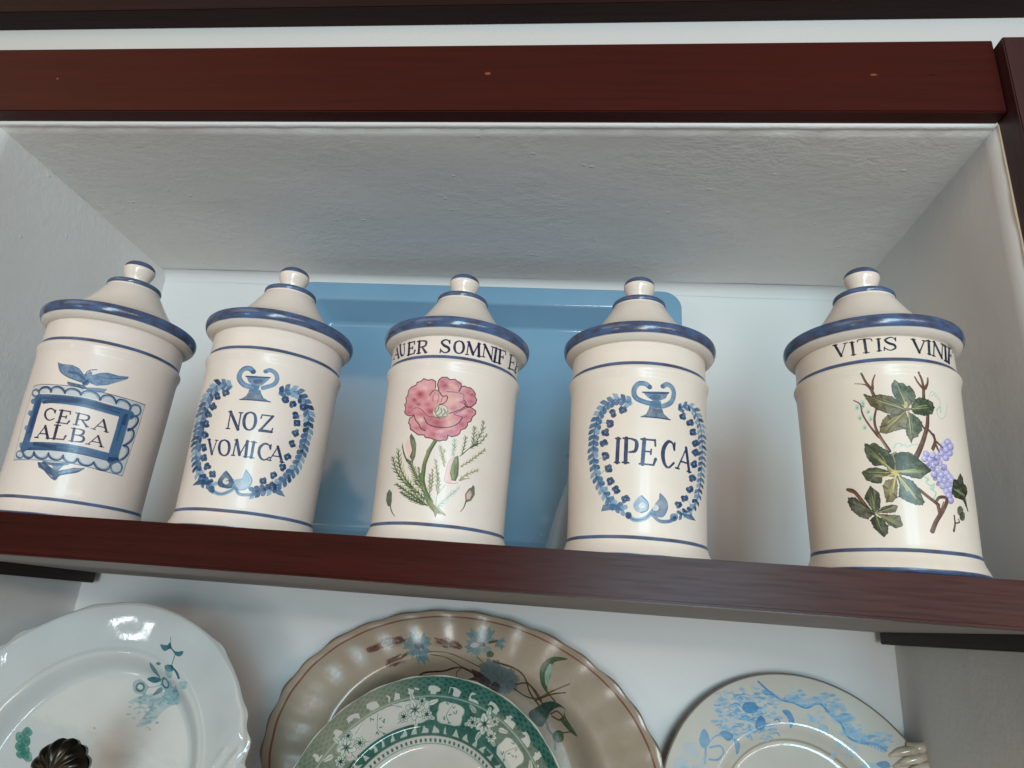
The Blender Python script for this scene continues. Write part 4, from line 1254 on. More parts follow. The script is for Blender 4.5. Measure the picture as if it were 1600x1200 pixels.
0 16 78 2 4 2 342 878 12 13 9 13
0 15 82 2 4 2 342 861 -11 10 -7 11
0 15 85 2 4 2 342 845 12 13 9 13
5 15 32 0 418 1062 26 6 -24 -28
5 15 32 0 421 999 26 6 -24 -28
5 15 32 0 397 938 25 5 -22 -27
5 15 32 0 370 878 24 5 -22 -27
0 16 90 1 3 418 1062 3 -67 -37 -90 -34 -66
0 15 81 2 4 2 418 1062 -7 5 -4 5
0 15 89 2 4 2 419 1041 8 9 5 9
0 15 92 2 4 2 420 1020 -12 8 -7 9
0 15 83 2 4 2 421 999 17 15 12 14
0 16 75 2 4 2 414 979 -8 14 -4 14
0 15 79 2 4 2 406 958 17 10 13 10
0 15 89 2 4 2 397 938 -9 18 -3 17
0 16 71 2 4 2 389 917 24 13 20 15
0 15 92 2 4 2 380 897 -9 23 -3 21
0 15 90 2 4 2 370 878 19 8 16 10
0 16 79 2 4 2 360 858 -5 16 -2 13
0 16 72 2 4 2 350 839 21 9 16 11
5 16 32 0 469 961 20 4 -18 -20
5 16 32 0 429 905 19 4 -17 -20
5 16 32 0 381 859 18 3 -16 -19
5 16 32 0 329 821 17 3 -16 -19
0 15 90 1 3 469 961 -57 -80 -83 -60
0 16 85 2 4 2 469 961 -1 6 0 6
0 16 81 2 4 2 455 942 11 3 8 5
0 15 76 2 4 2 442 924 -3 14 1 14
0 15 95 2 4 2 429 905 12 4 11 5
0 15 71 2 4 2 416 887 -1 14 2 12
0 16 82 2 4 2 399 872 17 1 15 3
0 15 92 2 4 2 381 859 4 17 7 14
0 15 88 2 4 2 364 846 16 -1 15 2
0 16 84 2 4 1 346 833 3 11 4 10
0 16 75 2 4 1 329 821 16 -2 14 2
5 16 32 0 271 899 19 3 -17 -21
5 16 32 0 268 851 18 3 -16 -21
5 16 32 0 263 804 18 3 -16 -20
5 16 32 0 256 758 18 2 -16 -20
0 15 90 1 3 271 899 -4 -67 -11 -74
0 16 94 2 4 2 271 899 -6 7 -5 8
0 15 74 2 4 2 270 883 11 10 7 11
0 16 71 2 4 2 269 867 -11 12 -7 13
0 15 91 2 4 1 268 851 13 12 8 12
0 16 71 2 4 1 267 836 -7 9 -5 9
0 15 93 2 4 1 265 820 11 9 7 9
0 16 85 2 4 1 263 804 -10 14 -7 13
0 15 82 2 4 1 261 789 12 10 9 11
0 16 73 2 4 1 258 773 -8 12 -6 11
0 15 81 2 4 1 256 758 13 10 9 11
5 16 32 0 180 863 18 3 -16 -21
5 16 32 0 182 822 18 2 -16 -20
5 16 32 0 182 781 18 2 -16 -20
5 16 32 0 179 740 17 2 -15 -20
0 19 90 1 3 180 863 3 -65 -4 -58
0 19 82 2 4 1 180 863 -7 7 -5 7
0 19 74 2 4 1 181 849 9 11 5 10
0 19 93 2 4 1 182 836 -12 10 -8 12
0 19 89 2 4 1 182 822 13 15 8 14
0 16 91 2 4 1 183 808 -14 14 -9 14
0 16 94 2 4 1 183 794 12 13 8 12
0 19 82 2 4 1 182 781 -9 11 -6 11
0 19 78 2 4 1 181 767 13 12 8 11
0 19 88 2 4 1 180 753 -11 14 -7 14
0 19 81 2 4 1 179 740 12 11 8 11
0 15 80 1 4 240 734 81 85 67 50
0 16 70 1 2 146 488 -59 -89 -4 -90
0 15 70 1 3 254 536 93 32
0 16 95 2 14 22 23 841 -47 -90 -27 -101 -4 -86 8 -70 37 -95 43 -73 61 -56
0 15 70 2 6 9 31 838 -40 -86 -28 -102 -4 -85 5 -70 39 -88 49 -66
0 17 60 1 4 7 829 -38 -78 -28 -102
2 18 90 0 16 359 37 -25 61 -56 59 -38 -42 7 -28 3 -13 -35 -14 39 -46 38
0 15 80 1 2 97 304 76 -63
0 15 60 1 2 58 294 32 -76
0 17 50 1 10 39 340 55 -70
0 16 60 1 8 -173 648 47 -85 69 -69
2 25 85 0 -235 869 34 -53 23 -59 -4 -73 -25 1 -28 74 -17 52
2 23 90 0 -206 904 40 -45 23 -52 4 -101 -22 -58 -32 58 17 51 -31 74 -11 44
2 23 90 0 -288 832 26 -72 37 -67 58 -30 -9 -23 -44 20 -40 63 -27 68
0 17 60 1 4 -177 852 18 -74 -6 -72
2 25 80 0 194 731 -47 -60 -10 -65 -8 -85 16 -21 41 3 19 20 -34 59 15 87
2 16 90 0 225 739 13 -63 6 -99 -18 -52 -35 3 -20 54 6 72 18 66
0 17 60 1 9 190 669 0 -71 17 -54
0 23 70 1 5 221 716 13 -98 -12 -86
0 26 80 1 2 137 508 49 -7 63 12
0 26 50 1 2 194 731 -47 -60 -10 -65 -8 -92
2 23 85 0 -381 439 38 -27 13 -71 -5 -49 -39 9 -32 44 -3 64
0 14 50 1 6 -388 393 8 -64
0 23 90 2 6 3 -342 300 30 -50 38 -35
2 23 85 0 384 517 18 -15 8 -62 -28 -53 -51 -25 -11 71 29 47 23 14
2 25 90 0 361 474 20 -39 -16 -37 -30 -8 -4 45
0 23 90 2 6 3 334 373 -14 -51 -25 -37
"""
PAINT['j3'] = """
0 4 85 1 21 45 1380 -37 26 -53 -2 -32 -40 -4 -51 27 -40 63 -26 64 -10
0 5 50 1 11 49 1378 -37 26 -53 -2 -31 -40 -5 -51 27 -40 63 -26 64 -10
0 4 75 1 21 155 1397 40 23 48 -26 12 -55 -25 -67 -70 -44 -66 1
0 5 50 1 11 150 1394 40 23 48 -27 12 -54 -25 -67 -69 -44 -66 2
2 4 85 0 -13 1337 220 16 -24 -54 -67 -37 -43 1 -43 25
2 4 90 0 51 1261 92 4 -5 -29 13 -28 -110 -11 5 30
2 3 75 0 41 1197 110 7 15 -42 57 -42 -244 3 41 25
0 3 90 1 7 -11 1331 105 0 112 17
4 3 80 0 45 1380 18 1 -18 -20
4 4 80 0 155 1397 18 2 -18 -20
4 3 50 0 98 1298 48 6 -48 -28
1 3 90 1 5 223 1120 -244 3
0 5 55 1 21 -164 374 -96 51 -71 96 -59 110 -32 121 -12 134 8 122 23 109 49 84 71 55 90 15 81 -37
0 4 80 1 8 -164 374 -96 51 -71 96 -59 110 -32 121 -12 134 8 122 23 109 49 84 71 55 90 15 81 -37
0 5 85 3 11 19 2 -164 374 6 -36 13 -20
0 5 93 3 11 19 2 -164 374 26 13 19 -1
0 4 87 3 11 19 2 -206 396 6 -36 14 -22
0 4 87 3 11 19 2 -206 396 29 13 21 0
0 4 87 3 11 19 2 -249 419 0 -37 10 -24
0 5 76 3 11 19 2 -249 419 28 7 17 -4
0 4 89 3 11 19 2 -282 455 -10 -35 4 -26
0 4 89 3 11 19 2 -282 455 34 0 20 -10
0 5 84 3 12 19 2 -312 496 -14 -35 2 -26
0 4 81 3 12 19 2 -312 496 31 -3 15 -10
0 5 75 3 12 19 2 -340 538 -17 -31 0 -24
0 5 95 3 12 19 2 -340 538 34 -6 18 -13
0 4 76 3 12 20 2 -365 584 -20 -33 -3 -27
0 4 94 3 12 20 2 -365 584 32 -7 15 -13
0 4 93 3 12 20 2 -390 630 -25 -27 -6 -24
0 4 85 3 12 20 2 -390 630 37 -13 18 -17
0 5 75 3 12 20 2 -403 680 -35 -30 -15 -29
0 5 89 3 12 20 2 -403 680 31 -14 12 -16
0 4 83 3 12 20 2 -416 730 -34 -25 -13 -25
0 4 92 3 12 20 2 -416 730 34 -18 14 -17
0 4 92 3 12 20 2 -424 780 -34 -19 -13 -21
0 4 89 3 12 20 2 -424 780 31 -18 11 -17
0 4 80 3 12 20 2 -429 831 -43 -24 -22 -27
0 5 95 3 12 20 2 -429 831 31 -19 10 -17
0 4 94 3 12 20 2 -434 882 -43 -19 -22 -23
0 4 81 3 12 20 2 -434 882 35 -25 13 -22
0 4 88 3 12 21 2 -431 933 -40 -14 -18 -19
0 4 84 3 12 21 2 -431 933 29 -23 8 -19
0 4 91 3 12 21 2 -428 983 -43 -14 -22 -19
0 4 91 3 12 21 2 -428 983 31 -26 8 -21
0 4 89 3 12 21 2 -421 1033 -48 -13 -27 -20
0 5 84 3 12 21 2 -421 1033 27 -24 5 -19
0 4 85 3 13 21 2 -410 1082 -51 -11 -31 -18
0 4 78 3 13 21 2 -410 1082 29 -32 8 -25
0 4 81 3 13 21 2 -396 1130 -48 -4 -30 -14
0 4 83 3 13 21 2 -396 1130 24 -33 3 -24
0 5 86 3 13 21 2 -371 1173 -46 2 -29 -9
0 4 88 3 13 21 2 -371 1173 17 -32 -1 -21
0 5 86 3 13 21 2 -340 1212 -43 8 -29 -4
0 4 95 3 13 21 2 -340 1212 10 -34 -6 -20
0 4 86 3 13 21 2 -300 1242 -44 19 -34 2
0 4 82 3 13 21 2 -300 1242 1 -32 -11 -16
0 4 82 3 13 21 2 -254 1260 -34 24 -28 8
0 4 93 3 13 21 2 -254 1260 -10 -34 -16 -17
0 5 83 3 12 20 2 -205 1269 -29 37 -29 21
0 4 83 3 12 20 2 -205 1269 -19 -28 -21 -10
0 4 85 3 12 20 2 -157 1254 -14 39 -19 23
0 4 78 3 12 20 2 -157 1254 -27 -19 -21 -2
0 4 77 3 12 20 2 -112 1234 -11 41 -18 25
0 5 83 3 12 20 2 -112 1234 -29 -19 -23 -2
0 5 55 1 17 334 373 133 61 79 118 40 115 19 123 22 138 -8 133 -48 113 -82 81 -100 21 -78 -51
0 4 80 1 6 334 373 133 61 79 118 40 115 19 123 22 138 -8 133 -48 113 -82 81 -100 21 -78 -51
0 4 92 3 9 16 2 334 373 -10 -30 -15 -19
0 3 78 3 9 16 2 334 373 -28 9 -21 -1
0 5 94 3 9 16 2 386 398 -10 -30 -17 -20
0 3 83 3 9 16 2 386 398 -28 8 -20 -2
0 5 94 3 9 16 2 444 424 -2 -34 -13 -25
0 3 79 3 9 16 2 444 424 -33 2 -20 -6
0 3 94 3 10 16 2 485 463 19 -23 -1 -19
0 5 77 3 10 16 2 485 463 -42 -10 -22 -13
0 3 91 3 10 16 2 515 508 32 -23 8 -22
0 3 88 3 10 16 2 515 508 -40 -12 -17 -13
0 4 88 3 10 16 2 547 555 40 -16 12 -18
0 5 89 3 10 16 2 547 555 -45 -17 -18 -15
0 3 81 3 10 16 2 563 602 46 -12 18 -15
0 4 83 3 10 16 2 563 602 -49 -22 -20 -19
0 3 75 3 10 16 2 580 650 53 -10 24 -15
0 5 81 3 10 16 2 580 650 -45 -21 -16 -15
0 4 85 3 10 17 2 590 697 62 -8 32 -13
0 4 76 3 10 17 2 590 697 -45 -22 -14 -16
0 4 76 3 10 17 2 598 743 67 -6 39 -11
0 5 77 3 10 17 2 598 743 -46 -22 -13 -16
0 5 94 3 10 17 2 605 791 68 -5 37 -10
0 3 89 3 10 17 2 605 791 -47 -23 -14 -17
0 4 89 3 10 17 2 612 838 82 -4 63 -7
0 4 90 3 10 17 2 612 838 -48 -23 -14 -17
0 4 85 3 10 17 2 620 886 82 -1 63 -6
0 4 80 3 10 17 2 620 886 -50 -24 -14 -17
0 4 77 3 10 17 2 626 934 84 2 64 -2
0 4 93 3 10 17 2 626 934 -53 -28 -18 -20
0 3 94 3 10 17 2 624 981 92 4 117 10
0 5 76 3 10 17 2 624 981 -48 -27 -12 -16
0 4 83 3 10 18 2 621 1027 80 5 55 -3
0 4 83 3 10 18 2 621 1027 -52 -31 -16 -20
0 4 90 3 10 18 2 614 1072 106 9 112 10
0 4 82 3 10 18 2 614 1072 -50 -33 -16 -23
0 5 76 3 10 18 2 595 1114 78 7 58 -1
0 5 92 3 10 18 2 595 1114 -42 -31 -11 -20
0 5 78 3 10 18 2 578 1156 92 10 104 10
0 4 77 3 10 18 2 578 1156 -33 -26 -5 -15
0 3 86 3 10 18 2 549 1193 72 11 55 1
0 5 82 3 10 18 2 549 1193 -30 -31 -4 -20
0 5 77 3 10 18 2 514 1228 71 12 60 4
0 4 82 3 10 18 2 514 1228 -22 -31 -1 -19
0 4 81 3 10 18 2 475 1257 65 21 58 10
0 5 76 3 10 18 2 475 1257 -9 -30 8 -16
0 5 76 3 10 17 2 416 1269 41 28 37 15
0 3 91 3 10 17 2 416 1269 8 -21 16 -6
0 4 90 3 10 17 2 362 1258 15 31 20 19
0 4 82 3 10 17 2 362 1258 29 -12 26 2
0 3 80 3 10 17 2 311 1225 6 33 15 22
0 4 93 3 10 17 2 311 1225 30 -6 23 6
2 4 90 0 -153 359 -74 55 -100 -8 -16 -51 74 8
2 4 90 0 334 373 115 12 60 -42 -107 -1
0 4 60 1 2 -206 1268 18 -33 19 -56
4 3 90 0 -153 1173 20 0 -20 -21
4 3 90 0 -181 1166 21 -1 -20 -20
4 3 90 0 -184 1190 21 -1 -21 -21
4 3 90 0 -157 1191 20 0 -20 -21
4 5 80 0 -172 1179 10 0 -9 -9
0 4 60 1 2 -363 1186 56 -4 53 -26
4 3 90 0 -243 1141 21 -1 -21 -20
4 3 90 0 -255 1139 22 -2 -21 -20
4 3 90 0 -267 1171 22 -2 -21 -20
4 3 90 0 -253 1174 22 -1 -21 -20
4 5 80 0 -256 1157 10 -1 -10 -9
0 4 60 1 2 -412 1076 68 6 64 -13
4 3 90 0 -266 1056 22 -1 -22 -20
4 3 90 0 -288 1054 22 -2 -22 -20
4 3 90 0 -294 1083 22 -2 -21 -20
4 3 90 0 -268 1081 22 -2 -21 -20
4 5 80 0 -283 1069 10 -1 -9 -9
0 4 60 1 2 -428 975 57 22 54 1
4 3 90 0 -305 983 22 -2 -21 -20
4 3 90 0 -331 987 23 -2 -22 -19
4 3 90 0 -336 1002 23 -2 -23 -19
4 3 90 0 -308 1013 22 -2 -22 -20
4 5 80 0 -319 998 10 -1 -10 -9
0 4 60 1 2 -433 872 53 28 50 7
4 3 90 0 -311 905 23 -1 -22 -20
4 3 90 0 -345 898 23 -2 -22 -19
4 3 90 0 -349 914 24 -2 -23 -19
4 3 90 0 -318 920 23 -2 -22 -19
4 5 80 0 -332 907 10 0 -10 -9
0 4 60 1 2 -421 748 55 36 52 15
4 3 90 0 -296 795 22 -1 -21 -20
4 3 90 0 -318 782 22 -1 -22 -19
4 3 90 0 -327 813 23 -2 -22 -19
4 3 90 0 -307 814 23 -2 -22 -19
4 5 80 0 -317 799 11 -1 -10 -8
0 4 60 1 2 -388 626 54 45 52 25
4 3 90 0 -269 683 21 -1 -21 -19
4 3 90 0 -292 682 22 -1 -21 -19
4 3 90 0 -299 705 22 -1 -21 -19
4 3 90 0 -276 711 22 -1 -21 -19
4 5 80 0 -285 696 10 0 -9 -9
0 4 60 1 2 -314 498 24 57 25 36
4 3 90 0 -247 588 20 0 -20 -20
4 3 90 0 -271 576 21 0 -21 -20
4 3 90 0 -279 602 21 -1 -21 -19
4 3 90 0 -257 606 21 -1 -20 -19
4 5 80 0 -267 591 10 0 -10 -9
0 4 60 1 2 -251 420 18 61 19 41
4 3 90 0 -200 514 21 0 -20 -20
4 3 90 0 -216 506 20 0 -20 -20
4 3 90 0 -230 529 21 0 -20 -20
4 3 90 0 -213 539 20 0 -19 -20
4 5 80 0 -216 522 9 0 -9 -9
0 4 60 1 2 -164 374 13 48 14 28
4 3 90 0 -121 450 20 0 -19 -20
4 3 90 0 -146 437 19 0 -19 -20
4 3 90 0 -153 454 20 0 -19 -20
4 3 90 0 -131 465 20 1 -19 -20
4 5 80 0 -139 450 9 1 -9 -10
0 4 60 1 2 374 1266 -11 -36 -12 -59
4 3 90 0 362 1160 25 6 -25 -25
4 3 90 0 335 1159 24 5 -24 -24
4 3 90 0 332 1170 24 5 -24 -24
4 3 90 0 354 1188 25 5 -25 -24
4 5 80 0 348 1171 11 2 -11 -11
0 4 60 1 2 580 1152 -81 1 -65 -16
4 3 90 0 455 1135 31 7 -31 -27
4 3 90 0 415 1123 28 6 -28 -26
4 3 90 0 411 1135 28 7 -28 -26
4 3 90 0 446 1154 30 7 -30 -27
4 5 80 0 430 1136 13 3 -13 -12
0 4 60 1 2 620 1048 -83 17 -66 -1
4 3 90 0 490 1057 33 8 -34 -27
4 3 90 0 454 1048 30 7 -31 -26
4 3 90 0 453 1071 31 7 -31 -26
4 3 90 0 479 1081 33 8 -34 -27
4 5 80 0 468 1063 14 3 -15 -12
0 4 60 1 2 625 954 -65 21 -54 2
4 3 90 0 534 979 39 10 -40 -29
4 3 90 0 498 960 35 8 -36 -27
4 3 90 0 480 975 32 8 -33 -27
4 3 90 0 514 994 36 9 -37 -28
4 5 80 0 502 976 15 4 -15 -12
0 4 60 1 2 618 876 -60 22 -51 2
4 3 90 0 533 899 39 9 -39 -28
4 3 90 0 502 884 35 7 -36 -26
4 3 90 0 481 898 33 7 -33 -26
4 3 90 0 516 917 36 9 -37 -28
4 5 80 0 503 899 16 4 -16 -12
0 4 60 1 2 600 760 -62 29 -53 8
4 3 90 0 502 788 34 8 -35 -26
4 3 90 0 480 781 33 7 -33 -26
4 3 90 0 460 793 31 6 -31 -24
4 3 90 0 492 814 34 7 -34 -26
4 5 80 0 482 797 14 3 -14 -12
0 4 60 1 2 578 645 -63 26 -54 7
4 3 90 0 485 679 33 6 -33 -25
4 3 90 0 449 662 29 6 -30 -24
4 3 90 0 442 683 29 6 -29 -24
4 3 90 0 464 693 31 6 -32 -24
4 5 80 0 458 677 13 3 -13 -11
0 4 60 1 2 531 530 -56 37 -49 17
4 3 90 0 447 580 29 6 -30 -24
4 3 90 0 425 568 28 5 -28 -23
4 3 90 0 405 580 26 4 -27 -22
4 3 90 0 444 596 29 5 -29 -23
4 5 80 0 423 583 13 2 -13 -10
0 4 60 1 2 469 438 -52 41 -48 22
4 3 90 0 389 501 25 4 -26 -22
4 3 90 0 360 487 24 3 -24 -21
4 3 90 0 351 504 24 4 -24 -22
4 3 90 0 385 513 25 4 -26 -21
4 5 80 0 366 501 11 2 -11 -10
0 4 60 1 2 334 373 -16 44 -15 23
4 3 90 0 320 439 23 4 -23 -21
4 3 90 0 302 426 21 3 -21 -21
4 3 90 0 288 447 22 3 -22 -21
4 3 90 0 316 452 22 3 -22 -20
4 5 80 0 300 440 10 1 -10 -9
3 5 80 0 -10 481 51 -53 -5 -56 -49 -23 -45 13 -18 44 27 47
4 6 80 0 -4 405 26 1 -26 -27
0 3 60 1 5 -10 481 51 -53 -5 -56 -49 -23
3 4 75 0 138 511 54 -49 11 -64 -38 -65 -58 0 -40 31 30 53 31 44
0 4 50 1 4 138 511 54 -49 11 -64 -38 -65 -58 0 -40 31 30 53 31 44
0 5 80 1 17 -112 319 50 -28 79 15 50 48
0 4 60 1 6 -112 319 50 -28 79 15 50 48
0 4 75 1 14 77 340 62 -44 86 9 46 35
4 3 80 0 -112 324 29 1 -29 -31
4 4 85 0 265 339 42 6 -42 -40
4 3 70 0 270 334 17 2 -17 -16
4 6 90 0 102 396 27 2 -27 -29
1 1 100 1 16 -211 742 6 197
1 1 100 1 7 -232 744 41 -4
1 1 100 1 7 -226 941 41 -4
1 1 100 1 16 -142 740 4 199
1 1 100 1 7 -164 941 64 -5
0 1 100 5 7 13 16 13 7 -100 936 39 -18 7 -40 -14 -43 -47 -10
1 1 100 1 7 -167 742 51 -4
1 1 100 1 16 -7 732 13 202
1 1 100 1 8 -19 935 114 -3
1 1 100 1 7 -32 733 116 -3
1 1 100 1 7 0 836 59 -1
1 1 100 1 8 92 936 4 -49
1 1 100 1 7 62 855 -3 -40
1 1 100 2 8 13 81 730 17 48
0 1 100 8 11 8 13 17 17 13 8 9 261 881 -15 44 -39 10 -38 -53 -10 -73 19 -67 34 -17 45 42
1 1 100 1 8 266 932 -5 -60
1 1 100 1 7 292 729 95 185
1 1 100 1 15 383 911 36 -188
1 1 100 1 7 325 791 77 -4
1 1 100 1 7 273 731 35 -3
1 1 100 1 7 395 723 48 -1
"""
